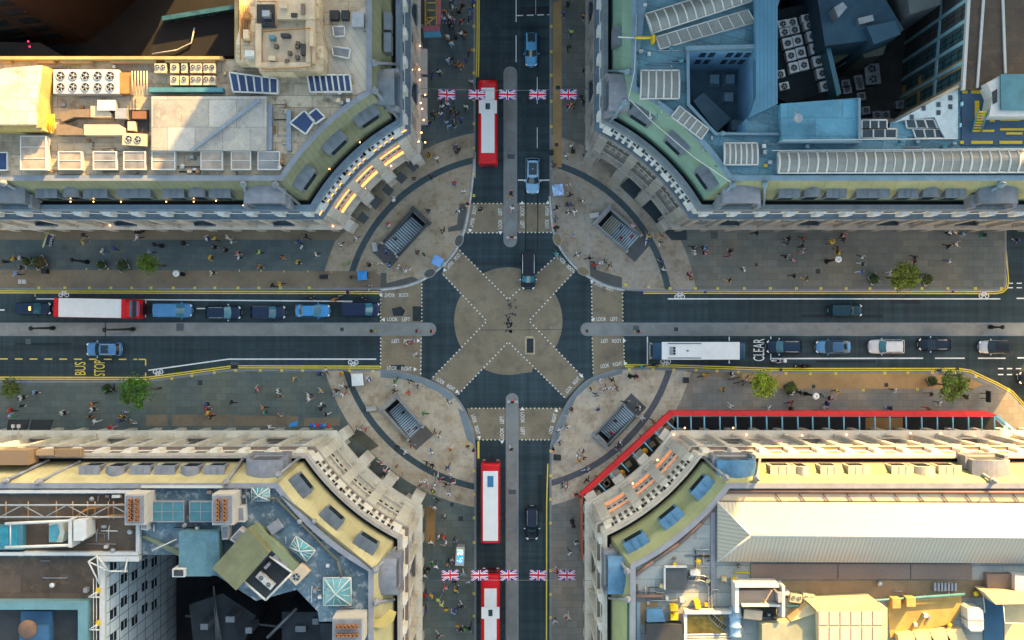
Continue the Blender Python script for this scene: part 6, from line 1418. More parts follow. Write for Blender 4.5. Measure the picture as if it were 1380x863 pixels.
# ================================================================== vehicles
M_tyre = mat('tyre_rubber', (.012, .012, .013), .85, .15, 3.0, obj=True); M_rim = paint('alloy_rim', (.35, .36, .38), .3, .6)
M_cglass = glass('car_glass', (.012, .028, .04), .05); M_cglass_l = glass('car_glass_pale', (.03, .15, .20), .12)
M_head = mat('headlamp', (.7, .72, .72), .15, .03, 3.0, obj=True); M_tail = mat('tail_lamp', (.45, .01, .01), .2, .05, 3.0, obj=True); M_trim = mat('black_trim', (.012, .013, .014), .5, .1, 3.0, obj=True)
M_plate = mat('number_plate', (.65, .65, .6), .5, .05, 3.0, obj=True); M_chrome = paint('chrome_trim', (.6, .62, .64), .15, .9); M_sign = lamp_mat('taxi_sign', (1.0, .42, .08), 1.2)

STY = {  # body outline stations (x/L, half-width, top height), cabin base/roof x/L (rear base, rear roof, front roof, front base), bonnet h
    'taxi': dict(L=4.55, W=1.78, H=1.80, belt=1.05, st=[(-.5, .62, .78), (-.493, .76, .88), (-.478, .88, .97), (-.42, .98, 1.04), (0, 1.0, 1.05), (.2, .98, 1.03), (.30, .95, .98), (.40, .91, .92), (.45, .83, .85), (.482, .70, .76), (.5, .48, .60)], cab=(-.485, -.42, .06, .20), wr=.80),
    'suv': dict(L=4.75, W=1.92, H=1.70, belt=1.05, st=[(-.5, .64, .78), (-.493, .78, .90), (-.478, .90, .99), (-.42, 1.0, 1.05), (0, 1.0, 1.05), (.2, .99, 1.03), (.32, .97, 1.0), (.41, .94, .95), (.455, .86, .89), (.484, .73, .80), (.5, .50, .60)], cab=(-.48, -.38, .05, .21), wr=.78),
    'hatch': dict(L=4.35, W=1.80, H=1.48, belt=.95, st=[(-.5, .54, .70), (-.49, .70, .82), (-.47, .85, .90), (-.4, .97, .95), (0, 1.0, .95), (.2, .98, .93), (.33, .95, .88), (.41, .90, .82), (.455, .80, .75), (.484, .66, .67), (.5, .42, .52)], cab=(-.47, -.33, .02, .22), wr=.74),
    'saloon': dict(L=4.65, W=1.82, H=1.45, belt=.93, st=[(-.5, .54, .70), (-.49, .70, .82), (-.47, .85, .90), (-.38, .97, .96), (0, 1.0, .95), (.2, .98, .93), (.33, .95, .88), (.41, .90, .82), (.455, .80, .75), (.484, .66, .67), (.5, .42, .52)], cab=(-.40, -.24, .03, .22), wr=.74),
    'van': dict(L=4.9, W=1.95, H=1.95, belt=1.10, st=[(-.5, .92, 1.05), (-.49, .97, 1.1), (-.4, 1.0, 1.1), (0, 1.0, 1.1), (.22, 1.0, 1.08), (.34, .98, 1.02), (.42, .94, .94), (.462, .85, .86), (.486, .72, .76), (.5, .5, .58)], cab=(-.495, -.485, .12, .29), wr=.88),
}
def car_proto(style, body_c, name, label, cat, roof=None, rails=False, sunroof=False, sign=False, pale_glass=False, metal=.2, window_roof=None):
    d = STY[style]; L, W, Hh = d['L'], d['W'] / 2, d['H']
    o = proto_empty(name, label, cat)
    pm = paint('paint_%s' % name + str(body_c), body_c, .22, metal); gm = M_cglass_l if pale_glass else M_cglass
    mb = MB(); rings = []
    for fx, fw, ht in d['st']:
        x, w = fx * L, fw * W
        rings.append([(x, -w * .96, .28), (x, -w, .5), (x, -w * .985, ht * .86), (x, -w * .93, ht * .96), (x, -w * .62, ht), (x, 0, ht + .025), (x, w * .62, ht), (x, w * .93, ht * .96), (x, w * .985, ht * .86), (x, w, .5), (x, w * .96, .28), (x, 0, .22)])
    mb.rings(rings, 0, True); mb.build('body', pm, o)
    rb, rr, fr, fb = [v * L for v in d['cab']]; wb, wr, belt = W * .94, W * d['wr'], d['belt'] - .02
    n = 7
    def row(x, z, f, bow=0.0):    # f: 0 on the belt line, 1 on the roof
        w = wb + (wr - wb) * f; c = .035 * f
        return [(x + bow * (1 - k * k), w * k, z + c * q) for k, q in ((-1, 0), (-.93, .6), (-.5, 1), (0, 1.2), (.5, 1), (.93, .6), (1, 0))]
    R0, R1, R2, R3 = row(rb, belt, 0, -.07), row(rr, Hh - .04, 1, -.08), row(fr, Hh - .02, 1, .12), row(fb, belt, 0, .2)
    Rm = row((rr + fr) / 2, Hh, 1)
    roof_m = paint('paint_roof_%s' % name + str(roof), roof, .25, metal) if roof else pm
    q = MB(); q.rings([R1, Rm, R2], 0, True, caps=False, closed=False)
    # pillars and door frames as the painted shell under the panes
    for s2 in (0, 6):
        fl = [R0[s2], R3[s2], R2[s2], Rm[s2], R1[s2]]
        q.add(fl, [(0, 1, 2, 3, 4) if s2 == 0 else (4, 3, 2, 1, 0)], 0)
    q.add(R0 + R1, [(i, i + 7, i + 8, i + 1) for i in range(6)], 0, True); q.add(R2 + R3, [(i, i + 7, i + 8, i + 1) for i in range(6)], 0, True)
    q.build('roof', roof_m, o, fix=False)
    lift = .012
    def pane(nm, A, B, i0, i1, t0, t1, up, m, par=o):
        pts = []
        for t in (t0, t1): pts.append([tuple(Vector(A[i]).lerp(Vector(B[i]), t) + Vector(up) * lift) for i in range(i0, i1 + 1)])
        m2 = MB(); k = i1 - i0 + 1
        m2.add(pts[0] + pts[1], [(i, i + k, i + k + 1, i + 1) for i in range(k - 1)], 0, True); return m2.build(nm, m, par)
    pane('windscreen', R2, R3, 1, 5, .05, .97, (.6, 0, .8), gm); pane('rear_window', R0, R1, 1, 5, .35, .93, (-.6, 0, .8), M_cglass)
    for s2, sg in ((0, -1), (6, 1)):
        a, b2, c, e = [Vector(v) for v in (R0[s2], R3[s2], R2[s2], R1[s2])]
        m2 = MB()
        lo0, lo1 = a.lerp(b2, .06), a.lerp(b2, .95); hi0, hi1 = e.lerp(c, .02), e.lerp(c, .98)
        for u0, u1 in ((.03, .47), (.51, .96)):
            pts = [lo0.lerp(lo1, u0).lerp(hi0.lerp(hi1, u0), .12), lo0.lerp(lo1, u1).lerp(hi0.lerp(hi1, u1), .12), lo0.lerp(lo1, u1).lerp(hi0.lerp(hi1, u1), .88), lo0.lerp(lo1, u0).lerp(hi0.lerp(hi1, u0), .88)]
            pts = [p + Vector((0, sg * lift, 0)) for p in pts]; m2.add(pts, [(0, 1, 2, 3) if sg < 0 else (3, 2, 1, 0)], 0)
        m2.build('side_window', M_cglass, o)
    if sunroof:
        x0, x1 = rr + (fr - rr) * sunroof[0], rr + (fr - rr) * sunroof[1]
        MB().box(((x0 + x1) / 2, 0, Hh + .005), (x1 - x0, wr * 1.45, .035)).build('sunroof', M_cglass, o)
    if rails:
        for s2 in (-1, 1): MB().tube([(rr + .1, s2 * wr * .9, Hh - .02), (rr + .3, s2 * wr * .9, Hh + .06), (fr - .3, s2 * wr * .9, Hh + .06), (fr - .1, s2 * wr * .9, Hh - .02)], .035, 6).build('roof_rail', M_chrome, o)
    if sign: MB().box((fr - .35, 0, Hh), (.22, .5, .13), 0, 0, .9).build('taxi_sign', M_sign, o)
    for s2 in (-1, 1):
        MB().box((fb - .22, s2 * (W + .1), belt), (.16, .22, .15), 0, 0, .85).build('wing_mirror', pm if not rails else M_chrome, o)
        hx = d['st'][-3][0] * L; MB().box((hx + .02, s2 * W * .70, d['st'][-3][2] - .13), (.34, .2, .12), s2 * -.6).build('headlight', M_head, o)
        MB().box((-L * .478, s2 * W * .74, d['st'][2][2] - .22), (.14, .2, .2), s2 * .5).build('tail_light', M_tail, o)
        for fx in (-.31, .31):
            m2 = MB(); y0, y1 = s2 * (W - .2), s2 * (W + .005)
            m2.tube([(fx * L, y0, .32), (fx * L, y1, .32)], .32, 18, 0); wo = m2.build('wheel', M_tyre, o)
            m3 = MB(); m3.tube([(fx * L, s2 * (W - .02), .32), (fx * L, s2 * (W + .012), .32)], .2, 14, 0); m3.build('rim', M_rim, o).parent = wo
    fx = d['st'][-1][0] * L
    MB().box((fx + .0, 0, .42), (.05, W * 1.1, .16)).build('grille', M_trim, o); MB().box((fx + .035, 0, .3), (.02, .52, .11)).build('number_plate', M_plate, o); MB().box((-L * .5 - .015, 0, .62), (.02, .52, .11)).build('number_plate', M_plate, o)
    MB().box((0, 0, .2), (L * .96, W * 1.84, .12)).build('underbody', M_trim, o)
    for k in (-.35, .35): MB().box((fb - .12, k * W, belt + .04), (.05, .5, .025), .25).build('wiper', M_trim, o)
    return o
def park(o, x, y, deg, z=0.0, ztop=1.4):
    p = P(x, y, ztop); o.location = (p.x, p.y, z); o.rotation_euler = (0, 0, R(deg)); return o
LB = (.06, .25, .46); NV = (.012, .028, .06); BK = (.010, .014, .022)
park(car_proto('taxi', (.09, .30, .50), 'taxi', 'pale blue taxi with dark rear roof panel at the top of the upright street', 'taxi', sunroof=(0, .55)), 716, 65, -90)
park(car_proto('suv', (.22, .40, .58), 'parked_car', 'light blue off-roader with white roof rails waiting at the upper stop line', 'car', rails=True, sunroof=(.1, .9)), 718, 236, -90)
park(car_proto('van', BK, 'taxi', 'black people-carrier taxi with white roof strips crossing the junction', 'taxi', rails=True, pale_glass=True), 712, 365, -90)
park(car_proto('taxi', BK, 'taxi', 'black taxi with pale roof edges driving down the lower street', 'taxi', rails=True, roof=(.02, .028, .05)), 717, 706, -90)
park(car_proto('taxi', NV, 'taxi', 'navy taxi with lit amber roof sign at the left edge behind the long bus', 'taxi', sign=True, pale_glass=True), 43, 416, 0)
park(car_proto('van', (.07, .22, .44), 'delivery_van', 'mid blue delivery van directly ahead of the long white-roofed bus', 'van', pale_glass=True, metal=0), 232, 418.5, 0)
park(car_proto('suv', NV, 'parked_car', 'dark navy off-roader with roof rails between blue van and navy estate', 'car', rails=True, pale_glass=True), 299, 421.5, 0)
park(car_proto('suv', (.016, .03, .07), 'parked_car', 'dark navy estate car second behind the van at the left crossing', 'car', pale_glass=True), 359.5, 421, 0)
park(car_proto('saloon', (.06, .27, .55), 'parked_car', 'bright blue saloon car queueing beside the cyclists', 'car', pale_glass=True), 420, 419, 0)
park(car_proto('van', (.012, .022, .06), 'taxi', 'navy van with pale front bumper first in the queue at the left crossing', 'van', pale_glass=True), 486, 417, 0)
park(car_proto('suv', (.08, .22, .42), 'parked_car', 'steel blue car with dark glass roof beside the BUS STOP marking', 'car', sunroof=(.45, .95), rails=True), 138, 471, 180)
park(car_proto('taxi', (.01, .04, .06), 'taxi', 'dark teal car heading away alone in the upper right lane', 'car'), 1141, 418.5, 0)
park(car_proto('suv', NV, 'parked_car', 'navy off-roader with pale roof rails just behind the CLEAR marking', 'car', rails=True, pale_glass=True), 1058.5, 467.5, 180)
park(car_proto('saloon', (.10, .26, .46), 'parked_car', 'blue pick-up with dark load bed between navy off-roader and white estate', 'car', roof=(.05, .12, .22)), 1125, 468, 180)
park(car_proto('suv', (.62, .63, .64), 'parked_car', 'white estate car with roof rails in the lower right lane', 'car', rails=True, pale_glass=True, metal=0), 1197, 467.5, 180)
park(car_proto('hatch', (.014, .022, .04), 'parked_car', 'dark blue estate with two pale roof rails behind the white estate', 'car', rails=True), 1263, 464.5, 180)
park(car_proto('hatch', (.45, .47, .52), 'parked_car', 'silver hatchback with black roof at the right edge of the queue', 'car', roof=(.01, .014, .02)), 1344.5, 468, 180)
park(car_proto('hatch', BK, 'parked_car', 'black car nosing into the right edge of the frame', 'car'), 1399, 510, 180)

# ---- buses -----------------------------------------------------------------------------------------
M_bred = paint('bus_red', (.56, .006, .010), .25); M_broof = mat('bus_roof_white', (.66, .66, .65), .5, .06, .8, obj=True, dirt=.25, dirtcol=(.5, .5, .48)); M_bnavy = paint('coach_navy', (.014, .05, .10), .25)
def bus_proto(label, L, W, Hh, body, roof_rect, hatch=None, hatch_m=None, two=True, name='double_decker_bus', cat='bus', front_dark=0.0, ends=None, extra=None, roof_band=None, rear_screen=True):
    o = proto_empty(name, label, cat); w = W / 2
    st = [(-.5, .9), (-.494, .97), (-.48, 1.0), (.46, 1.0), (.482, .98), (.494, .93), (.5, .84)]
    rings = []
    for fx, fw in st:
        x, ww = fx * L, w * fw; k = 1.0 if abs(fx) < .49 else (.985 if abs(fx) < .497 else .965)
        rings.append([(x, -ww * .97, .3), (x, -ww, .6), (x, -ww, Hh * .62 * k), (x, -ww * .985, (Hh - .35) * k), (x, -ww * .93, (Hh - .1) * k), (x, -ww * .8, Hh * k), (x, 0, (Hh + .03) * k), (x, ww * .8, Hh * k), (x, ww * .93, (Hh - .1) * k), (x, ww * .985, (Hh - .35) * k), (x, ww, Hh * .62 * k), (x, ww, .6), (x, ww * .97, .3), (x, 0, .28)])
    MB().rings(rings, 0, True).build('body', body, o)
    x0, x1, yw = roof_rect
    rp = MB(); rs = []
    for i in range(9):
        y = -yw + 2 * yw * i / 8; z = Hh + .03 * (1 - abs(y) / w) + .03
        rs.append(((x0, y, z), (x1, y, z)))
    for a, b2 in zip(rs, rs[1:]): rp.add([a[0], a[1], b2[1], b2[0]], [(0, 1, 2, 3)], 0, True)
    rp.prism([(x0, -yw), (x1, -yw), (x1, yw), (x0, yw)], Hh - .05, Hh + .025); rp.build('roof_panel', M_broof, o)
    if roof_band: MB().box((roof_band[0], 0, Hh + .05), (roof_band[1], W * .92, .09)).build('roof_band', M_broof, o)
    if hatch:
        for (hx, hy, hl, hw) in hatch: MB().box((hx, hy, Hh + .045), (hl, hw, .13 if roof_band else .06), 0, 0, 1).build('roof_hatch', hatch_m or M_cglass, o)
    decks = [(.95, 1.95), (2.65, 3.55)] if two else [(1.1, Hh - .75)]
    for z0, z1 in decks:
        for s2 in (-1, 1):
            m2 = MB()
            nwin = int(L / 1.45)
            for i in range(nwin):
                xa = -L * .46 + i * (L * .9 / nwin); xb = xa + L * .9 / nwin - .08
                pts = [(xa, s2 * (w + .012), z0), (xb, s2 * (w + .012), z0), (xb, s2 * (w + .004), z1), (xa, s2 * (w + .004), z1)]
                m2.add(pts, [(0, 1, 2, 3) if s2 < 0 else (3, 2, 1, 0)])
            m2.build('side_window', M_cglass, o)
        xf = L * .5
        for sgn, nm in ((1, 'windscreen'), (-1, 'rear_window')):
            if sgn < 0 and not rear_screen: continue
            m2 = MB(); col = []
            for k in range(7):
                y = -w * .82 + w * 1.64 * k / 6; bow = .10 * (1 - (y / w) ** 2)
                col.append(((sgn * (xf + .01 + bow * .3), y, z0), (sgn * (xf - .04 + bow * .3), y, z1)))
            m2.add([p for c in col for p in c], [((2 * k, 2 * k + 2, 2 * k + 3, 2 * k + 1) if sgn > 0 else (2 * k, 2 * k + 1, 2 * k + 3, 2 * k + 2)) for k in range(6)], 0, True); m2.build(nm, M_cglass, o)
    if front_dark: MB().box((L / 2 - front_dark / 2 - .1, 0, Hh + .004), (front_dark, W * .86, .035)).build('front_panel', body, o)
    MB().box((L / 2 + .02, 0, Hh * .46 if two else Hh - .45), (.06, W * .5, .28)).build('destination_blind', M_trim, o)
    for s2 in (-1, 1):
        MB().tube([(L / 2 - .1, s2 * w * .98, Hh * .55 if two else Hh - .3), (L / 2 + .25, s2 * (w + .22), Hh * .55 if two else Hh - .35)], .03, 6).tube([(L / 2 + .25, s2 * (w + .22), Hh * .55 - .05 if two else Hh - .4), (L / 2 + .25, s2 * (w + .22), Hh * .55 - .45 if two else Hh - .8)], .09, 8).build('wing_mirror', M_trim, o)
        MB().box((L / 2 + .0, s2 * w * .72, .62), (.1, .34, .2)).build('headlight', M_head, o); MB().box((-L / 2 + .0, s2 * w * .78, .9), (.08, .2, .5)).build('tail_light', M_tail, o)
        for fx in (-.26, .27):
            wo = MB().tube([(fx * L, s2 * (w - .3), .48), (fx * L, s2 * (w + .008), .48)], .48, 20).build('wheel', M_tyre, o); MB().tube([(fx * L, s2 * (w - .02), .48), (fx * L, s2 * (w + .014), .48)], .27, 14).build('rim', M_rim, o).parent = wo
    MB().box((0, 0, .22), (L * .94, W * .94, .14)).build('underbody', M_trim, o)
    if extra: extra(o)
    return o
M_hatchblue = mat('hatch_blue', (.03, .16, .30), .4, .1, 2.0, obj=True)
b1 = bus_proto('red double-decker bus with white roof heading up past the top flags', 10.9, 2.55, 4.35, M_bred, (-4.1, 4.4, .86), [(1.95, 0, .8, .6)], M_cglass, roof_band=(1.9, 1.7)); park(b1, 657.5, 164, 90, 0, 4.35)
b2_ = bus_proto('red double-decker bus with blue roof hatch just below the junction', 10.4, 2.55, 4.35, M_bred, (-4.85, 4.25, .98), [(2.9, 0, 1.45, .78)], M_hatchblue); park(b2_, 661, 679, 90, 0, 4.35)
b3 = bus_proto('red double-decker bus under the lower row of flags, rear cut off', 11.0, 2.55, 4.35, M_bred, (-5.0, 3.75, .80), [(.6, 0, .85, .55)], M_cglass, roof_band=(.6, 1.5)); park(b3, 661, 832, 90, 0, 4.35)
def long_extra(o):
    for x, l in ((-5.3, .6), (3.55, .55)): MB().box((x, 0, 2.955), (l, 2.5, .06)).build('roof_stripe', M_bred, o)
    MB().box((4.55, 0, 2.96), (.3, 2.2, .04)).build('roof_glazing', M_cglass_l, o); MB().box((5.0, 0, 2.96), (.5, 2.3, .05)).build('roof_front', M_trim, o); MB().box((5.42, 0, 2.9), (.2, 1.9, .1)).build('visor', M_hatchblue, o)
b4 = bus_proto('long red bus with plain white roof queueing in the left lane', 11.4, 2.6, 2.95, M_bred, (-5.0, 3.3, 1.24), None, None, two=False, name='single_decker_bus', extra=long_extra); park(b4, 130, 415.5, -1, 0, 2.95)
def coach_extra(o):
    for k in (-.36, 0, .36):
        MB().lathe((3.25, k, 3.31), [(.17, 0), (.17, .05), (.14, .06)], 14).build('roof_fan', M_fan, o)
    MB().box((3.65, 0, 3.30), (.45, 1.1, .08)).build('roof_vent', M_steel, o); MB().box((-1.6, 0, 3.31), (.95, .72, .05)).build('roof_hatch', M_broof, o); MB().box((1.5, 0, 3.31), (.22, .16, .12)).build('roof_vent', M_trim, o)
    for k in (-1, 1): MB().box((1.9, k * .95, 3.29), (4.4, .1, .06), 0).build('roof_gutter', M_bnavy, o)
    for k in (-1, 1): MB().tube([(5.75, k * .7, 3.1), (6.35, k * 1.0, 2.9), (6.38, k * 1.12, 2.5)], .06, 6).build('mirror_arm', M_wf, o)
    MB().tube([(6.3, -1.0, 2.0), (6.36, 0, 2.0), (6.3, 1.0, 2.0)], .06, 6).build('bumper_bar', M_wf, o)
b5 = bus_proto('navy coach with long white roof and three round fans by CLEAR', 12.2, 2.5, 3.25, M_bnavy, (-5.35, 4.9, 1.16), None, None, two=False, name='coach', cat='coach', extra=coach_extra); park(b5, 942, 473, 180, 0, 3.25)
# ================================================================== people
def human_mesh(name, legs, arms, lean=0.0, crouch=0.0, long_hair=False, skirt=False, sleeves=True, seat=False):
    """one continuous body; legs/arms: per side (hip swing, knee bend) / (shoulder swing, abduction, elbow bend), degrees, facing +X"""
    mb = MB(); pts = []      # pts: (point, zone) used to colour the grown surface
    Z = {'skin': 0, 'hair': 1, 'top': 2, 'bottom': 3, 'shoe': 4}
    def seg(a, b2, r0, r1, zone, n=10):
        a, b2 = Vector(a), Vector(b2); m2 = a.lerp(b2, .5)
        mb.tube([a - (b2 - a).normalized() * r0 * .5, a, m2, b2, b2 + (b2 - a).normalized() * r1 * .5], [r0 * .6, r0, (r0 + r1) / 2 * 1.04, r1, r1 * .6], n)
        for k in range(7): pts.append((a.lerp(b2, k / 6), Z[zone]))
    hz = .90 - crouch
    L0 = math.tan(R(lean))
    def up(z): return Vector(((z - hz) * L0, 0, z))
    # torso, tapering from hips to chest and shoulders
    rings = []
    for z, a, b2 in ((hz - .06, .11, .15), (hz, .125, .165), (hz + .12, .11, .15), (hz + .22, .105, .145), (hz + .34, .12, .165), (hz + .44, .115, .185), (hz + .50, .09, .175), (hz + .54, .06, .09)):
        c = up(z); rings.append([(c.x + a * math.cos(t), c.y + b2 * math.sin(t), z) for t in [2 * math.pi * k / 16 for k in range(16)]])
        for dx in (-.09, 0, .09):
            for dy in (-.14, 0, .14): pts.append((Vector((c.x + dx, c.y + dy, z)), Z['bottom'] if z < hz + .03 else Z['top']))
    mb.rings(rings)
    nk = up(hz + .52); hd = up(hz + .69) + Vector((.02, 0, 0))
    seg(nk, hd - Vector((.015, 0, .06)), .055, .05, 'skin')
    mb.ball(hd, (.09, .075, .115), 14, 10); mb.ball(hd + Vector((.085, 0, -.02)), (.022, .016, .026), 8, 6)       # skull, nose
    mb.ball(hd + Vector((.05, 0, -.075)), (.05, .05, .035), 10, 6)                                              # jaw
    for s2 in (-1, 1): mb.ball(hd + Vector((0, s2 * .076, -.01)), (.022, .012, .032), 8, 6)                     # ears
    for dx, dz in ((.09, -.02), (.08, .03), (.07, -.08), (.09, .0)):
        for dy in (-.04, 0, .04): pts.append((hd + Vector((dx, dy, dz)), 0))
    mb.ball(hd + Vector((-.022, 0, .025)), (.095, .085, .108), 14, 10)                                          # hair cap
    for dx, dz in ((-.11, .0), (-.06, .11), (0, .135), (.05, .12), (-.1, -.06)):
        for dy in (-.07, 0, .07): pts.append((hd + Vector((dx, dy, dz)), 1))
    if long_hair:
        seg(hd + Vector((-.07, 0, .0)), hd + Vector((-.11, 0, -.22)), .075, .05, 'hair')
    for s2, (hip, knee) in zip((-1, 1), legs):
        h0 = Vector((0, s2 * .085, hz - .02)); a = R(hip); k0 = h0 + Vector((math.sin(a), 0, -math.cos(a))) * .42
        b2 = R(hip - knee); an = k0 + Vector((math.sin(b2), 0, -math.cos(b2))) * .41
        seg(h0, k0, .088, .058, 'bottom'); seg(k0, an, .057, .040, 'bottom' if not skirt else 'skin')
        f = Vector((math.cos(b2 * .6), 0, math.sin(b2 * .6))); seg(an + Vector((-.03, 0, -.03)), an + f * .15 + Vector((0, 0, -.045)), .042, .035, 'shoe')
        an_z = an.z
    if skirt:
        rr = []
        for z, q in ((hz + .03, .15), (hz - .2, .2), (hz - .42, .235)): rr.append([(q * math.cos(t), q * 1.05 * math.sin(t), z) for t in [2 * math.pi * k / 16 for k in range(16)]]); [pts.append((Vector((q * math.cos(t), q * math.sin(t), z)), Z['bottom'])) for t in (0, .8, 1.6, 2.4, 3.1, 3.9, 4.7, 5.5)]
        mb.rings(rr)
    for s2, (sw, ab, el) in zip((-1, 1), arms):
        sh = up(hz + .47) + Vector((0, s2 * .185, 0)); a, b2 = R(sw), R(ab)
        d = Vector((math.sin(a) * math.cos(b2), s2 * math.sin(b2), -math.cos(a) * math.cos(b2))); e = sh + d * .28
        a2 = R(sw + el); d2 = Vector((math.sin(a2) * math.cos(b2 * .6), s2 * math.sin(b2 * .6), -math.cos(a2) * math.cos(b2 * .6))); wr = e + d2 * .25
        seg(sh, e, .052, .042, 'top'); seg(e, wr, .040, .028, 'top' if sleeves else 'skin')
        side = d2.cross(Vector((0, s2, 0))).normalized() if abs(d2.y) < .95 else Vector((1, 0, 0))
        seg(wr, wr + d2 * .075, .030, .034, 'skin')                                                            # palm
        for q, ln in ((-.028, .066), (-.010, .078), (.010, .074), (.028, .058)):                                # fingers, slightly curled
            p0 = wr + d2 * .09 + side * q; p1 = p0 + d2 * ln * .6; mb.tube([p0 - d2 * .02, p0, p1, p1 + (d2 - Vector((0, s2, 0)) * .5).normalized() * ln * .45], [.010, .011, .010, .007], 6); pts.append((p1, 0))
        p0 = wr + d2 * .03 + side * .03; mb.tube([p0, p0 + (d2 + side * 1.0).normalized() * .045, p0 + (d2 * 1.4 + side * .7).normalized() * .08], [.014, .012, .008], 6); pts.append((p0 + side * .03, 0))
    me0 = bpy.data.meshes.new(name); me0.from_pydata(mb.v, [], mb.f); ob = bpy.data.objects.new(name, me0); COL.objects.link(ob)
    md = ob.modifiers.new('r', 'REMESH'); md.mode = 'VOXEL'; md.voxel_size = .014; md.use_smooth_shade = True
    md2 = ob.modifiers.new('d', 'DECIMATE'); md2.ratio = .16
    dg = bpy.context.evaluated_depsgraph_get(); me = bpy.data.meshes.new_from_object(ob.evaluated_get(dg)); bpy.data.objects.remove(ob)
    me.name = name; me.materials.clear()
    for _ in range(5): me.materials.append(None)
    from mathutils.kdtree import KDTree
    kd = KDTree(len(pts))
    for i, (p, zz) in enumerate(pts): kd.insert(p, i)
    kd.balance()
    lo = min(v.co.z for v in me.vertices)
    for p in me.polygons:
        c = p.center; near = kd.find_n(c, 1); p.material_index = pts[near[0][1]][1]; p.use_smooth = True
    if not seat:
        for v in me.vertices: v.co.z -= lo
    return me
POSES = {
    'walking': [human_mesh('body_walk', ((24, 8), (-20, 22)), ((-22, 8, 14), (24, 8, 22)), 3), human_mesh('body_walk', ((-18, 26), (22, 6)), ((20, 10, 30), (-20, 9, 12)), 4, long_hair=True, sleeves=False), human_mesh('body_walk', ((30, 10), (-24, 30)), ((-28, 12, 20), (30, 12, 30)), 6, sleeves=False), human_mesh('body_walk', ((16, 6), (-14, 16)), ((-14, 10, 10), (16, 8, 55)), 2, long_hair=True, skirt=True)],
    'standing': [human_mesh('body_stand', ((2, 2), (-2, 2)), ((4, 9, 12), (-2, 9, 12)), 0), human_mesh('body_stand', ((6, 6), (-4, 2)), ((30, 14, 75), (5, 10, 12)), 0, long_hair=True), human_mesh('body_stand', ((3, 3), (-3, 3)), ((35, 20, 80), (35, 20, 80)), 2, sleeves=False)],
    'cycling': [human_mesh('body_ride', ((78, 78), (48, 62)), ((62, 6, 10), (62, 6, 10)), 34, seat=True)],
    'riding': [human_mesh('body_ride', ((70, 80), (70, 80)), ((55, 10, 20), (55, 10, 20)), 12, seat=True)],
}
def cloth(name, c): return mat('cloth_' + name, c, .85, .16, 5.0, obj=True, fine=.1)
CLO = {'black': (.012, .013, .016), 'dark grey': (.05, .05, .055), 'white': (.68, .68, .68), 'blue': (.03, .08, .30), 'light blue': (.20, .38, .65), 'red': (.5, .015, .02), 'yellow': (.68, .42, .02), 'green': (.05, .30, .05), 'orange': (.6, .2, .03),
       'pink': (.62, .26, .30), 'brown': (.22, .12, .06), 'teal': (.02, .25, .25), 'lime': (.45, .62, .12), 'navy': (.012, .02, .06), 'denim': (.06, .11, .2), 'beige': (.42, .34, .24), 'grey': (.2, .2, .21)}
KEY = {'k': 'black', 'w': 'white', 'b': 'blue', 'l': 'light blue', 'r': 'red', 'y': 'yellow', 'g': 'green', 'o': 'orange', 'p': 'pink', 'n': 'brown', 't': 'teal', 'L': 'lime', 'e': 'grey', 'd': 'denim', 'v': 'navy', 'i': 'beige'}
SKIN = [mat('skin_%d' % i, c, .6, .08, 6.0, obj=True) for i, c in enumerate(((.55, .33, .24), (.42, .24, .16), (.22, .11, .07), (.60, .40, .30)))]
HAIR = [mat('hair_%d' % i, c, .6, .2, 9.0, obj=True) for i, c in enumerate(((.012, .010, .009), (.05, .028, .015), (.12, .07, .03), (.30, .20, .09), (.2, .19, .18)))]
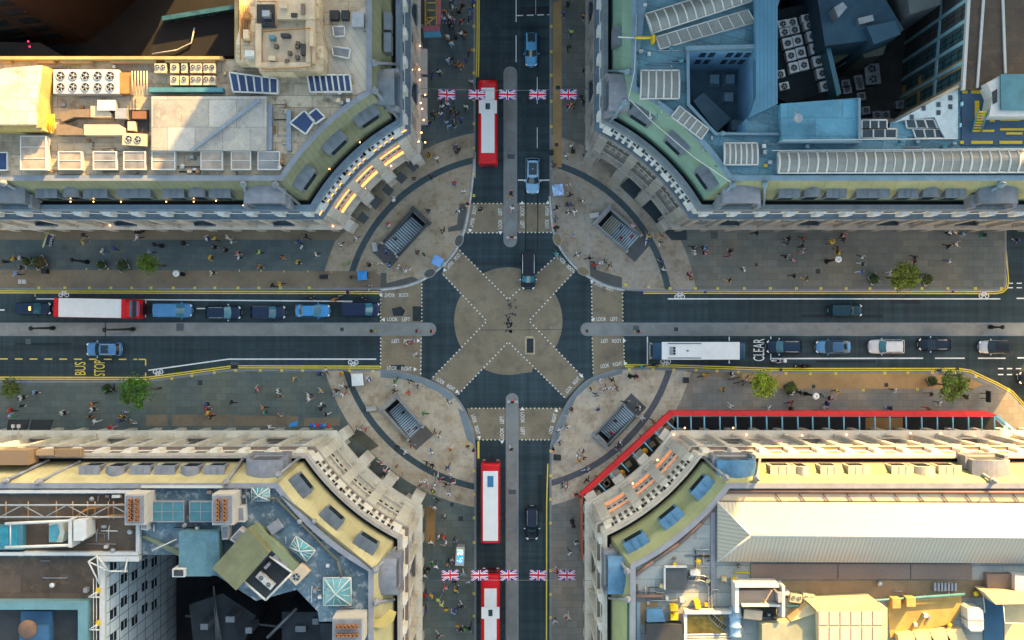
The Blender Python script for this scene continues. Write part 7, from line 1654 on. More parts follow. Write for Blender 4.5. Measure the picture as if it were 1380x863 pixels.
# x, y on the photograph, colour of the top and (second letter) of what is worn below
PEOPLE = """19 349 yk|28 348 wk|8 353 kk|30 361 kd|23 369 lk|113 317 kk|113 327 ye|139 338 wb|155 335 bk|186 312 kk|192 310 kk|186 320 wk|203 340 lk|247 328 kk|279 322 wb|290 322 yk|307 320 ww|312 326 we|289 333 kk|304 337 kk|284 347 yk|286 368 wk
322 347 wk|321 342 pk|350 340 Lk|380 347 ko|401 354 yv|426 343 wk|413 319 kk|404 326 bk|407 333 wd|460 330 wk|480 321 wb|470 355 gt|349 360 ok|368 385 kk|378 383 yk|497 387 kw
558 241 kk|581 240 kd|589 214 wk|579 209 ky|530 269 ww|523 303 rw|577 284 kd|612 247 rb|618 284 wk|597 311 kk|521 339 bk|534 345 wk|562 340 nk|571 343 kk|497 357 kk|514 355 wn|524 357 lk|537 360 we|546 364 ww|551 363 pw|526 240 wk|613 198 bk|618 201 kd|616 205 vk
625 258 ww|630 278 wo|647 282 kk|689 263 ky|690 281 wp|770 197 wk|763 210 we|788 210 kr|747 223 kk|765 249 wy|768 263 kk|764 276 kb|769 276 bk|774.5 285.5 ww|766 286 wk|785 270 wk|750 280 kk|749 295 bk|751 307 kk|773 318 lo|778 343 wk|794 348 kk|802 358 rk|809 354 wl|815 353 kw|822 358 kn|853 304 pw|873 319 yw|872 325 bw
891 319 ny|890 327 kw|891.6 353 bk|894 364 wk|905.5 307 wy|934 334 kk|936 341 we|949 334 lk|950 341 pk|985 338 kk|982 345 rb|1018.7 314.5 kk|1002 363 wk|982 378 ky|929 369 pk|932 375 ok|1062 322 kk|1060 328 ke|1082 322 rk|1080 332 kk|1082 339 lo|1058 346 kk|1068 351 pk|1069 372 kk|1086 376 ky|1119 327 yk|1115 353 kk
1136 317 pk|1136 323 kk|1122 326 yw|1127 335 ko|1130 341 yk|1161 347 wk|1161 356 kw|1160 367 bw|1233 347 kk|1231 353 kp|1279 352 wb|1277 332 kk|1287 329 wn|1278 314 wk|1285 313 we|1297 315 lk|1371 324 bk|1351 307 rk|1199 368 ww
30 536 wk|47 529 lk|30 547 kk|16 553 rk|85 557 wk|125 545 ok|125 552 wk|144 527 gk|153 524 kk|167 556 bw|278 551 rk|279 545 bk|313 542 kk|15 561 lg|122 562 kn|129 568 ww|165 561 yk|162 567 bk|178 569 nw|150 576 rp|281 557 yr|284 562 kk
347 525 pr|375 527 we|375 534 nk|355 550 ok|357 556 tk|377 560 nw|396 511 yb|432 527 yw|416 533 wk|417 538 wp|433 545 wk|433 551 kk|440 558 kw|439 499 wk|430 504 bv|460 504 oy|454 526 kk|452 531 lw|462 532 wr|461 520 ww|467 522 kk|497 512 wb|533 519 ww|533 513 gk|531 527 kk|553 514 kk|550 530 or|563 521 kl|605 542 wk|572 557 gk|560 477 we|547 463 wr|555 461 rb|364 576 ww
485 579 we|493 579 rp|586 583 nk|592 587 wk|582 610 wb|608 605 ow|554 600 rt|546 609 ww|535 603 kk|575 624 kk|582 628 kk|603 630 bk|608 641 ww|589 643 tw|593 647 rk|586 654 wb|576 653 pw|566 653 nw|571 649 wn|583 663 Lk|601 653 kk|611 651 wr|605 665 we|589 674 kk|585 686 nw|598 697 kw|535 628 nk|512 625 rw|524 635 ww|535 644 wp|519 634 pw
581 730 wo|591 723 wn|598 723 rn|601 732 ww|612 730 bk|582 758 gw|588 763 we|577 768 kk|572 775 wk|603 759 nk|609 757 kw|624 773 lw|631 784 lk|612 785 kk|600 792 pr|615 796 yk|582 802 yb|573 801 rk|591 808 Le|595 815 Lw|601 821 yk|611 826 lb|615 821 bk|622 816 kw|574 822 bk|616 846 by|622 849 kk|627 847 gk|633 846 kk|591 856 kw
603 50 wo|614 51 kk|608 59 wl|622 46 wk|626 45 ko|598 26 wb|606 25 wk|611 27 pb|622 28 rk|633 25 bk|634 14 bl|606 35 kk|610 38 ke|599 15 ok|608 3 bk|610 10 we|618 16 kk|623 9 kk|638 4 bk|633 70 nk|628 82 bk|604 81 wl|609 81 kk|614 89 nk|620 89 on|591 97 wk|582 102 bk|635 110 wd|593 134 wr|610 134 wb|603 136 pw|596 144 we|609 148 nk|603 141 wb|628 144 wk|587 155 nk|594 154 wb|610 160 bw|622 162 bk|602 166 lk|606 170 lb|613 169 kk|578 166 kb|616 153 kk
759 18 bk|765 7 kk|787 22 ok|793 27 kk|770 44 Lk|766 64 kk|788 95 kk|793 109 pw|783 131 kk|787 137 kk|765 142 rk|771 140 ow|773 144 nk
810 513 ww|825 512 kk|796 524 ky|803 532 bv|812 526 wp|817 523 wr|823 523 ww|831 523 nk|849 507 kk|854 508 kk|806 552 bk|770 552 nk|843 543 vk|862 550 wk|754 580 ww|764 576 we|754 597 kl|786 608 kw|787 617 ko|778 615 wk|780 621 oy|790 634 bw|791 647 kk|758 655 tk|764 656 wr|777 668 rk|771 703 kk|777 732 wk|836 597 wk|835 606 bk|866 564 ww|859 549 kn|880 568 nk|689 605 kw|630 601 ky|747 769 pw|752 771 kr|768 745 wk|763 831 ow|766 832 ww|748 836 wk
949 506 oy|974 525 ky|987 504 wk|985 548 ww|1035 550 we|1065 543 rk|1066 551 kk|1068 530 wk|1115 544 bk|1113 550 pw|1107 533 tk|1077 529 kk|1127 527 yk|1119 537 pk|1205 526 wk|1266 544 wk|1254 531 kn|1250 551 nr|1199 550 kb|1301 535 kk|1264 499 bk"""
people = []
for tok in PEOPLE.replace('\n', '|').split('|'):
    x, y, c = tok.split(); people.append((float(x), float(y), c))
def ground_z(x, y):
    onh = 391 < y < 497 and not (435 <= y <= 453 and (x < 588 or x > 782))
    onv = 642 < x < 740 and not (679 <= x <= 699 and (y < 333 or y > 530))
    return 0.0 if (onh or onv) else ZP
def zone_of(x, y):
    if 642 < x < 740 or (391 < y < 497 and 513 < x < 860): return 'on the junction crossings'
    r = math.hypot(x - 685, y - 432)
    if x < 660 and y < 205: return 'on the upper left side of the upright street'
    if x > 700 and y < 205: return 'on the upper right side of the upright street'
    if x < 660 and y > 680: return 'on the lower left side of the upright street'
    if x > 700 and y > 680: return 'on the lower right side of the upright street'
    if r < 262: return 'on the %s %s plaza' % ('upper' if y < 432 else 'lower', 'left' if x < 690 else 'right')
    return 'on the %s %s pavement' % ('upper' if y < 432 else 'lower', 'left' if x < 690 else 'right')
def make_person(x, y, top, bottom, pose, variant, rot, z=None, scale=1.06):
    me = POSES[pose][variant]; o = bpy.data.objects.new('person', me); COL.objects.link(o)
    z = ground_z(x, y) if z is None else z
    p = P(x, y, z + .9); o.location = (p.x, p.y, z); o.rotation_euler = (0, 0, rot); o.scale = (scale,) * 3
    ms = [rnd.choice(SKIN), rnd.choice(HAIR), cloth(top, CLO[top]), cloth(bottom, CLO[bottom]), cloth('black', CLO['black']) if rnd.random() < .6 else cloth('white', CLO['white'])]
    for i, m in enumerate(ms): o.material_slots[i].link = 'OBJECT'; o.material_slots[i].material = m
    return o
recs = []
for x, y, c in people:
    r0 = math.hypot(x - 685, y - 432)
    zone = zone_of(x, y)
    vertical = 'upright' in zone
    if vertical: rot = rnd.choice((1, -1)) * math.pi / 2 + rnd.gauss(0, .4)
    elif 'pavement' in zone: rot = rnd.choice((0, math.pi)) + rnd.gauss(0, .35)
    else: rot = rnd.uniform(0, 6.28)
    near = sum(1 for x2, y2, _ in people if math.hypot(x - x2, y - y2) < 9)
    pose = 'standing' if (near >= 4 and rnd.random() < .6) or rnd.random() < .12 else 'walking'
    v = rnd.randrange(len(POSES[pose])); top, bot = KEY[c[0]], KEY[c[1]]
    make_o = make_person(x, y, top, bot, pose, v, rot, scale=rnd.uniform(1.14, 1.25))
    recs.append((x, y, top, bot, pose, zone, make_o))
# people on the stairs
for k, lst in {'NW': ((532, 328, .15, 'white', 'navy'), (543, 324, .35, 'black', 'black')), 'NE': ((827, 310, .62, 'black', 'navy'), (838, 313, .4, 'red', 'black'), (837, 326, .15, 'red', 'black')), 'SW': ((543, 555, .72, 'black', 'brown'), (556, 575, .2, 'pink', 'black'), (551, 580, .12, 'navy', 'denim')), 'SE': ((829, 571, .55, 'black', 'navy'), (812, 584, .9, 'red', 'white'))}.items():
    ent, ax, wv, Ls, Ws = stair_frames[k]
    for i, (x, y, f, top, bot) in enumerate(lst):
        tr = (Ls - .5) / 15; st = int(f * 14); c = ent + ax * (tr * (st + .5)) + wv * (Ws * (.22 if i % 2 else -.2))
        z = ZP - .13 * (st + 1)
        o = make_person(690, 431, top, bot, 'standing', i % 3, math.atan2(ax.y, ax.x) + (math.pi if i % 2 else 0), z)
        o.location = (c.x, c.y, z)
        nm = 'upper left' if k == 'NW' else 'upper right' if k == 'NE' else 'lower left' if k == 'SW' else 'lower right'
        tag(o, 'person in %s top on the %s step%s of the %s stairwell' % (top, ('lowest', 'middle', 'top')[0 if f > .6 else 1 if f > .25 else 2], ' nearest the wall' if k == 'NE' and f < .3 else '', nm), 'person', 'people on the stairwells')
# riders sit on their machines
for bx, by, brot, bz, top, bot, pose, lab in ((418, 402, 0, .56, 'black', 'black', 'cycling', 'cyclist in black on the leftmost bicycle, left cycle lane'), (450, 404.5, 0, .56, 'orange', 'black', 'cycling', 'cyclist in orange top on the orange bicycle'), (487, 401.5, 0, .56, 'black', 'navy', 'cycling', 'cyclist in black first at the left stop line'), (864, 494.5, 3, .56, 'teal', 'black', 'cycling', 'cyclist in teal top on the green bicycle behind the coach'), (881, 492, 3, .56, 'black', 'black', 'cycling', 'cyclist in black beside the coach front'), (749.5, 343, 130, .56, 'teal', 'white', 'cycling', 'cyclist in teal top turning at the upper right kerb'),
        (1048, 486.5, 180, .78, 'white', 'navy', 'riding', 'rider in white jacket on the white motorbike'), (1080.5, 493.5, 180, .78, 'black', 'black', 'riding', 'rider in black on the black motorbike')):
    gz = 0 if 392 < by < 497 else ZP
    o = make_person(690, 431, top, bot, pose, 0, R(brot), 0, 1.0)
    q = P(bx, by, .7); a = R(brot); off = -.22 if pose == 'cycling' else -.3
    o.location = (q.x + math.cos(a) * off, q.y + math.sin(a) * off, gz + (.98 - .86 + (0 if pose == 'cycling' else -.08)))
    tag(o, lab, 'person', 'riders')
# labels: colour of clothes, where, and the place in the row of those alike
from collections import defaultdict
grp = defaultdict(list)
for rec in recs: grp[(rec[2], rec[3], rec[5])].append(rec)
for (top, bot, zone), lst in grp.items():
    vert = 'upright' in zone
    lst.sort(key=lambda q: q[1] if vert else q[0])
    for i, q in enumerate(lst):
        cl = ('person all in %s' % top) if top == bot else 'person in %s top and %s bottoms' % (top, bot)
        if len(lst) == 1: lab = '%s %s %s' % (cl, q[4], zone)
        else: lab = '%s %s, %s from %s' % (cl, zone.replace('on the ', ''), ORD[min(i, 29)], 'top' if vert else 'left')
        if len(lab.replace('-', ' ').split()) > 16: lab = lab.replace('person in ', '').replace(' bottoms', ' bottoms')
        tag(q[6], lab, 'person', 'people ' + zone)

print('PEOPLE', len(recs))
# ================================================================== stairwells, trees, furniture, flags
M_step = mat('stair_tread', (.42, .52, .58), .7, .12, 1.0); M_riser = mat('stair_riser', (.012, .016, .02), .9, .2, 1.0); M_swall = mat('stair_tile', (.05, .07, .08), .5, .2, 1.0); M_plinth = mat('stair_plinth', (.30, .29, .27), .7, .15, 1.0, dirt=.3)
M_rail = mat('rail_green_black', (.03, .05, .055), .45, .15, 2.0); M_stoneD = mat('plinth_dark', (.075, .08, .085), .8, .15, .8)
LBL = {'NW': 'subway stairwell on the upper left plaza, dark stone ends', 'NE': 'subway stairwell on the upper right plaza with yellow-edged lowest steps', 'SW': 'subway stairwell on the lower left plaza with pale stone surround', 'SE': 'subway stairwell on the lower right plaza beside the red gantry'}
for k, (ent, ax, wv, L, W) in stair_frames.items():
    o = empty('subway_stairwell', (ent.x, ent.y, ZP), LBL[k], 'stairwell', 'subway entrances on the four plazas')
    n = 15; tr = (L - .5) / n; drop = .13
    st = MB(); rs = MB(); nose = MB()
    t3 = (wv.x, wv.y); a2 = (-ax.x, -ax.y)
    for i in range(n):
        c = ent + ax * (tr * (i + .5)); z = ZP - drop * (i + 1)
        st.fbox((c.x, c.y), a2, t3, W - .02, tr * .30, tr * .36, z - .12, z); rs.fbox((c.x, c.y), a2, t3, W - .02, tr * .5, tr * .5, z - .5, z - .13)
    st.build('steps', M_step, o); rs.build('risers', M_riser, o)
    if k == 'NE':
        yl = MB()
        for i in range(n - 5, n): c = ent + ax * (tr * (i + .2)); z = ZP - drop * (i + 1); yl.fbox((c.x, c.y), a2, t3, W - .3, .05, .06, z + .003, z + .02)
        yl.build('step_edges', M_yel, o)
    wl = MB()
    R0 = stair_rect(k)
    for i, j in ((1, 2), (2, 3), (3, 0)):
        a, b2 = R0[i], R0[j]; wl.add([(*a, -3.6), (*b2, -3.6), (*b2, ZP), (*a, ZP)], [(0, 1, 2, 3), (3, 2, 1, 0)][:1])
    wl.add([(*p, -3.5) for p in R0], [(0, 1, 2, 3)]); wl.build('stair_wall', M_swall, o)
    pl = MB(); ra = MB()
    for s2 in (-1, 1):
        c = ent + ax * (L / 2) + wv * s2 * (W / 2 + .17); pl.fbox((c.x, c.y), (ax.x, ax.y), t3, .3, L / 2 + .1, L / 2, ZP, ZP + .55)
    c = ent + ax * (L + .32); pl.fbox((c.x, c.y), (ax.x, ax.y), t3, W + 1.0, .32, .2, ZP, ZP + .6)
    pl.build('plinth', M_plinth if k in ('SW',) else M_stoneD if k == 'NW' else M_steel, o)
    corners = [ent + wv * (W / 2 + .17), ent + ax * (L + .3) + wv * (W / 2 + .17), ent + ax * (L + .3) - wv * (W / 2 + .17), ent - wv * (W / 2 + .17)]
    for hh in (.85, 1.15): ra.tube([(p.x, p.y, ZP + hh) for p in corners], .05, 6)
    for a, b2 in zip(corners, corners[1:]):
        m2 = max(2, int((b2 - a).length / 1.0))
        for i in range(m2 + 1): p = a.lerp(b2, i / m2); ra.tube([(p.x, p.y, ZP + .5), (p.x, p.y, ZP + 1.15)], .03, 5)
    ra.build('railing', M_rail if k in ('NW', 'SE') else M_steel, o)
    for s2 in (-1, 1):
        p = ent + wv * s2 * (W / 2 + .17); mm = MB(); mm.box((p.x, p.y, ZP), (.34, .34, 1.3), math.atan2(ax.y, ax.x)); mm.ball((p.x, p.y, ZP + 1.45), .2, 8, 6); mm.build('newel_post', M_plinth, o)
    pad = ent - ax * 1.0; mm = MB(); mm.fbox((pad.x, pad.y), (ax.x, ax.y), t3, W + .9, .95, .8, ZP, ZP + .012); mm.build('entrance_mat', M_stoneD if k != 'SW' else mat('pad_brown', (.11, .095, .085), .85, .15, .8), o)

# ---- trees -----------------------------------------------------------------------------------------
def leaf_mat(name, c):
    if name in _M: return _M[name]
    m = bpy.data.materials.new(name); _M[name] = m
    nt, N, L2, b = nodes_of(m); b.inputs['Roughness'].default_value = .6
    pos = pos_node(nt, True); n1 = noise_node(nt, pos, 1.4, 3.0)
    L2.new(ramp_node(nt, n1, [(.3, mul(c, .5)), (.55, c), (.75, mul(c, 1.6))]), b.inputs['Base Color'])
    b.inputs['Subsurface Weight'].default_value = 0.0
    return m
M_bark = mat('bark', (.10, .075, .05), .9, .3, 3.0, obj=True)
def leaves(mb, centre, rad, n, size, r, flat=.85, hollow=.35):
    for _ in range(n):
        while True:
            v = Vector((r.uniform(-1, 1), r.uniform(-1, 1), r.uniform(-1, 1)))
            if hollow < v.length < 1: break
        p = Vector(centre) + Vector((v.x * rad, v.y * rad, v.z * rad * flat))
        q = Euler((r.uniform(-.9, .9), r.uniform(-.9, .9), r.uniform(0, 6.3))).to_matrix(); s2 = size * r.uniform(.6, 1.3)
        pts = [p + q @ Vector(c) * s2 for c in ((-.5, 0, 0), (-.1, -.3, .05), (.5, 0, 0), (-.1, .3, .05))]
        mb.add(pts, [(0, 1, 2, 3)], 0 if r.random() < .6 else (1 if r.random() < .6 else 2))
def tree(x, y, zc, rad, base, label, c, seed, n=2600):
    rad *= .93; n = int(n * .8)
    r = random.Random(seed); B0 = P(base[0], base[1], ZP); C0 = P(x, y, zc)
    o = empty('street_tree', (B0.x, B0.y, ZP), label, 'tree', 'young street trees on the pavements')
    ax2 = Vector((C0.x, C0.y, zc))
    tk = MB(); fork = Vector((B0.x, B0.y, ZP)).lerp(ax2, .5)
    tk.tube([(B0.x, B0.y, ZP), tuple(Vector((B0.x, B0.y, ZP)).lerp(fork, .5) + Vector((.06, -.05, 0))), tuple(fork), tuple(ax2 + Vector((0, 0, .3 * rad)))], [.16, .13, .11, .03], 8)
    clumps = []
    for i in range(15):
        a = i * 2.4 + r.uniform(-.3, .3); e = r.uniform(-.55, .95); q = rad * r.uniform(.45, .82)
        cpos = ax2 + Vector((math.cos(a) * math.cos(e) * q, math.sin(a) * math.cos(e) * q, math.sin(e) * q * .95))
        clumps.append((cpos, rad * r.uniform(.22, .38))); tk.tube([tuple(fork + (ax2 - fork) * r.uniform(0, .6)), tuple(fork.lerp(cpos, .6) + Vector((0, 0, .1))), tuple(cpos)], [.055, .035, .012], 5)
    tk.build('trunk', M_bark, o)
    cr = MB()
    for cpos, q in clumps: leaves(cr, cpos, q, n // 16, .27, r, .8, .2)
    leaves(cr, ax2, rad * .55, n // 6, .27, r, .9, .3)
    for i in range(60):
        a = r.uniform(0, 6.3); q = rad * r.uniform(.85, 1.12); leaves(cr, ax2 + Vector((math.cos(a) * q, math.sin(a) * q, r.uniform(-.5, .5) * rad)), .22, 5, .22, r)
    cr.build('crown', [leaf_mat('leaf_%d' % seed, c), leaf_mat('leaf_dark_%d' % seed, mul(c, .55)), leaf_mat('leaf_light_%d' % seed, (c[0] * 1.6, c[1] * 1.35, c[2] * 1.1))], o)
GR = (.055, .11, .018)
tree(182, 528, 8.0, 2.35, (217, 523), 'large round green tree on the lower left pavement below BUS STOP', (.06, .155, .012), 3, 3200)
tree(199, 355.5, 5.2, 1.35, (221, 358.5), 'small leaning tree on the upper left pavement beside its own planters', (.10, .17, .012), 4, 1600)
tree(1030, 518, 7.2, 1.8, (1012, 516), 'bright lime-green tree on the tan kerb strip beside the parked bicycles', (.21, .29, .012), 5, 2400)
tree(1285, 520.5, 7.5, 2.05, (1254, 516), 'dense dark green tree on the lower right pavement beside a planter', (.085, .15, .012), 6, 3000)
tree(1220, 373.5, 7.0, 1.95, (1196, 375), 'spreading olive-green tree on the upper right pavement above the cycle lane', (.14, .19, .014), 7, 2600)
tree(14, 523, 2.6, 1.35, (18, 522), 'low ragged bush-like tree cut by the left edge, lower pavement', (.09, .14, .015), 8, 1800)
# clipped cones in planters
def planter(x, y, rad, h, label, c, potm, rim, seed, lean=None):
    r = random.Random(seed); p = P(x, y, 1.0)
    o = empty('planter', (p.x, p.y, ZP), label, 'planter', 'clipped shrubs in planters')
    MB().box((p.x, p.y, ZP), (rad * 1.5, rad * 1.5, .7), .5, 0, 1).build('pot', potm, o)
    rm = MB(); rz = .5; hw = rad * .8
    cs = [(p.x + (u * math.cos(rz) - v * math.sin(rz)) * hw, p.y + (u * math.sin(rz) + v * math.cos(rz)) * hw, ZP + .72) for u, v in ((-1, -1), (1, -1), (1, 1), (-1, 1), (-1, -1))]
    rm.tube(cs, .07, 5).build('rim', rim, o)
    fo = MB(); top = Vector((p.x * 1.0, p.y, ZP + .7))
    for i in range(420):
        t = r.random() ** 1.4; a = r.uniform(0, 6.3); q = rad * (1 - t) * r.uniform(.75, 1.02)
        leaves(fo, top + Vector((math.cos(a) * q, math.sin(a) * q, t * h)), .1, 2, .16, r)
    fo.build('foliage', [leaf_mat('leaf_box_%d' % seed, c), leaf_mat('leaf_box_dark_%d' % seed, mul(c, .55)), leaf_mat('leaf_box_light_%d' % seed, mul(c, 1.4))], o)
DG = (.03, .075, .014)
for i, (x, y, rr, h, lab, c, rim) in enumerate(((136, 357.5, .62, 1.4, 'narrow planter with white rim second from the tree, upper left pavement', DG, M_wf), (165, 358, .85, 1.9, 'dark shrub planter next to the small leaning tree', DG, M_wf), (53, 354, .95, 2.0, 'white-framed planter with red-brown pot beside the crowd, upper left', DG, M_wf), (36, 353, .6, 1.2, 'small lime shrub planter amid the crowd at the far upper left', (.07, .11, .015), M_wf),
        (1178, 376, .75, 1.6, 'dark planter left of the olive-green tree, upper right pavement', DG, M_wf), (1250, 377, .8, 1.5, 'lime-tipped planter right of the olive-green tree', (.07, .11, .012), M_wf), (1066, 523.5, .85, 1.2, 'yellow-green shrub planter right of the lime-green tree', (.12, .16, .012), M_dk), (1257, 514, .7, 1.3, 'small white-rimmed planter left of the dense dark tree', (.06, .10, .012), M_cream), (143, 524, .6, 1.2, 'dark shrub planter left of the large round tree', DG, M_dk))):
    planter(x, y, rr, h, lab, c, mat('pot_dark', (.06, .055, .05), .7, .2, 1.5) if i != 2 else mat('pot_brown', (.2, .06, .03), .7, .2, 1.5), rim, 30 + i)

# ---- Union flags strung across the upright street ------------------------------------------------------
def union_flag_mesh():
    nx, ny = 60, 36; W, Hh = 2.15, 1.28
    vs = []; fs = []; ms = []
    for j in range(ny + 1):
        for i in range(nx + 1):
            u, v = i / nx, j / ny
            vs.append(((u - .5) * W, .10 * math.sin(u * 9) * v * .4 + .05 * math.sin(u * 5 + 1) * v, -v * Hh))
    def colour(u, v):
        X, Y = (u - .5) * 60, (v - .5) * 30          # 60 x 30 proportions
        if abs(X) < 3 or abs(Y) < 3: return 2
        if abs(X) < 5 or abs(Y) < 5: return 1
        d = abs(X * 1 - Y * 2 * (1 if X * Y > 0 else -1)) / math.sqrt(5)
        if d < 1.2: return 2
        if d < 3: return 1
        return 0
    for j in range(ny):
        for i in range(nx):
            a = j * (nx + 1) + i; fs.append((a, a + nx + 1, a + nx + 2, a + 1)); ms.append(colour((i + .5) / nx, (j + .5) / ny))
    me = bpy.data.meshes.new('flag_cloth'); me.from_pydata(vs, [], fs)
    for mt in (mat('flag_blue', (.012, .035, .24), .8, .1, 1.0, obj=True), mat('flag_white', (.72, .72, .74), .8, .06, 1.0, obj=True), mat('flag_red', (.52, .01, .04), .8, .08, 1.0, obj=True)): me.materials.append(mt)
    me.polygons.foreach_set('material_index', ms); me.polygons.foreach_set('use_smooth', [True] * len(fs)); me.update(); return me
FM = union_flag_mesh()
ZF = 8.5
for row, yw, tilt, xs, nm in (('top', 119.5, -58, (602, 643, 684, 725, 766), 'upper'), ('bottom', 782.5, 78, (607, 646.5, 686, 725, 764), 'lower')):
    c = MB(); c.tube([P(566, yw, ZF), P(684, yw + (3 if row == 'top' else -.5), ZF - .15), P(803, yw, ZF)], .03, 5); tag(c.build('bunting_wire', M_steel), 'thin wire across the upright street carrying the %s row of flags' % nm, 'wire')
    where = ['over the left pavement', 'over the left-hand traffic lane', 'over the central reservation', 'over the right-hand traffic lane', 'over the right pavement']
    for i, x in enumerate(xs):
        o = bpy.data.objects.new('union_flag', FM); COL.objects.link(o)
        p = P(x, yw + (1.5 if row == 'top' else 0), ZF - .04); o.location = p
        o.rotation_euler = (R(tilt), R(rnd.uniform(-5, 5)), R(rnd.uniform(-4, 4)))
        tag(o, 'red white and blue flag in the %s row %s' % (nm, where[i]), 'flag', 'flags strung across the upright street')

# ---- lamps, signals, stalls and other street furniture ------------------------------------------------
M_pole = mat('pole_black', (.010, .011, .013), .45, .1, 2.0, obj=True); M_globe = mat('lamp_shade_white', (.75, .75, .72), .3, .05, 2.0, obj=True)
def lamp_post(x, y, h, label, hx=None, cross=False, ring=False):
    p = P(x, y, ZP); o = empty('street_lamp', (p.x, p.y, ZP), label, 'street lamp', 'street lamps')
    mb = MB(); mb.tube([(p.x, p.y, ZP), (p.x, p.y, .9), (p.x, p.y, 1.0), (p.x, p.y, h)], [.3, .26, .16, .11], 10); mb.build('post', M_pole, o)
    if cross: MB().tube([(p.x, p.y - .9, h - .2), (p.x, p.y + .9, h - .2)], .06, 6).build('cross_arm', M_pole, o)
    if ring: MB().lathe((p.x, p.y, h), [(.38, 0), (.46, .12), (.3, .3), (.2, .3), (.2, .1)], 14).build('lamp_head', M_globe, o)
    else: MB().lathe((p.x, p.y, h), [(.15, 0), (.3, .1), (.22, .4), (.05, .5)], 12).build('lamp_head', M_pole, o)
lamp_post(72, 442.3, 6.6, 'plain black lamp post on the left median nearest the frame edge'); lamp_post(180, 443.8, 10.0, 'black lamp post with cross arm on the left median beside the blue car', cross=True); lamp_post(1334, 441, 3.6, 'short black lamp post at the right end of the right-hand median')
lamp_post(1113.5, 352.5, 5.2, 'black lamp post with white ring head on the upper right pavement', ring=True); lamp_post(1085, 530.5, 5.0, 'black lamp post with white ring head on the lower right pavement', ring=True); lamp_post(118, 353.5, 5.0, 'slim dark post lying across the upper left pavement beside the planters')
lamp_post(247, 370, 3.0, 'small post with white cap on the tan strip, upper left', ring=True); lamp_post(771, 703, 3.4, 'slim black post on the lower right pavement beside the gantry'); lamp_post(1351, 306, 4.0, 'dark post at the corner of the right-hand side road')
lamp_post(219, 332, 3.4, 'thin black post in the middle of the upper left pavement')
def signal(x, y, label, face, twin=False, yel=False):
    p = P(x, y, ZP); o = empty('traffic_signal', (p.x, p.y, ZP), label, 'traffic light', 'traffic lights round the junction')
    MB().tube([(p.x, p.y, ZP), (p.x, p.y, 3.2)], .07, 8).build('pole', M_pole, o)
    n = Vector((math.cos(R(face)), math.sin(R(face)))); t = (-n.y, n.x)
    hb = MB(); hb.fbox((p.x + n.x * .12, p.y + n.y * .12), tuple(n), t, .34, .16, .12, 2.3, 3.3); hb.fbox((p.x + n.x * .08, p.y + n.y * .08), tuple(n), t, .5, .0, .03, 2.2, 3.4); h = hb.build('signal_head', M_pole, o)
    for z, m in ((3.1, lamp_mat('signal_red', (1, .04, .02), .5)), (2.8, mat('signal_amber_off', (.25, .12, .02), .4, .1, 2.0)), (2.5, mat('signal_green_off', (.02, .12, .06), .4, .1, 2.0))):
        l = MB(); c = Vector((p.x, p.y)) + n * .29; l.tube([(c.x, c.y, z), (c.x + n.x * .04, c.y + n.y * .04, z)], .085, 10); l.build('signal_lamp', m, o).parent = h
    if twin:
        for s2 in (-1, 1): MB().box((p.x + s2 * .5 * t[0], p.y + s2 * .5 * t[1] + .0, ZP), (.42, .3, 1.0), math.atan2(t[1], t[0])).build('keep_left_bollard', M_wf, o)
    if yel: MB().box((p.x - n.x * .2, p.y - n.y * .2, 1.0), (.24, .24, .3), R(face)).build('push_button_box', M_yel, o)
for x, y, f, lab, tw, ye in ((689.5, 321, -90, 'traffic light with white bollards on the upper median nose', True, True), (690.5, 541, 90, 'traffic light with white bollards on the lower median nose', True, False), (582, 446.5, 0, 'traffic light with orange box at the left median tip', False, True), (790, 446, 180, 'traffic light at the right median tip', False, False),
        (689, 264, 90, 'traffic light on the upper median beside a manhole', False, True), (856, 446.5, 0, 'traffic light with yellow box on the right median', False, True), (505, 446, 180, 'traffic light on the left median at the stop line', False, True), (631, 279, 60, 'traffic light on the upper left kerb at the crossing', False, False), (747, 310, 120, 'traffic light on the upper right kerb at the crossing', False, False), (638.5, 603, -60, 'traffic light on the lower left kerb at the crossing', False, True), (745, 601, -120, 'traffic light on the lower right kerb at the crossing', False, False), (474, 395, 180, 'traffic light on the upper kerb behind the cyclists', False, True), (854, 506, 0, 'traffic light on the lower right kerb behind the coach', False, False), (563, 446, 0, 'slim traffic light between the left crossing studs', False, False)):
    signal(x, y, lab, f, tw, ye)
def stall(x, y, w, d, rot, h, topm, label, sidem, cat='stall', name='street_stall', pattern=None, counter=True):
    p = P(x, y, h); o = empty(name, (p.x, p.y, ZP), label, cat, None, R(rot))
    hw, hd = w / 2, d / 2
    MB().box((0, 0, 0), (w * .82, d * .82, h - .5)).build('body', sidem, o)
    rf = MB(); rf.rings([[(-hw, -hd, h - .35), (hw, -hd, h - .35), (hw, hd, h - .35), (-hw, hd, h - .35)], [(-hw, -hd, h - .18), (hw, -hd, h - .18), (hw, hd, h - .18), (-hw, hd, h - .18)], [(-hw * .2, -hd * .2, h), (hw * .2, -hd * .2, h), (hw * .2, hd * .2, h), (-hw * .2, hd * .2, h)]], 0, False); rf.build('canopy', topm, o)
    fr = MB()
    for a, b2 in ((-1, -1), (1, -1), (1, 1), (-1, 1)): fr.tube([(a * hw * .93, b2 * hd * .93, 0), (a * hw * .93, b2 * hd * .93, h - .3)], .035, 6)
    fr.build('post', M_wf, o)
    if counter: MB().box((hw * .9 + .3, 0, .0), (.5, d * .5, .95)).build('counter', M_wf, o)
    return o
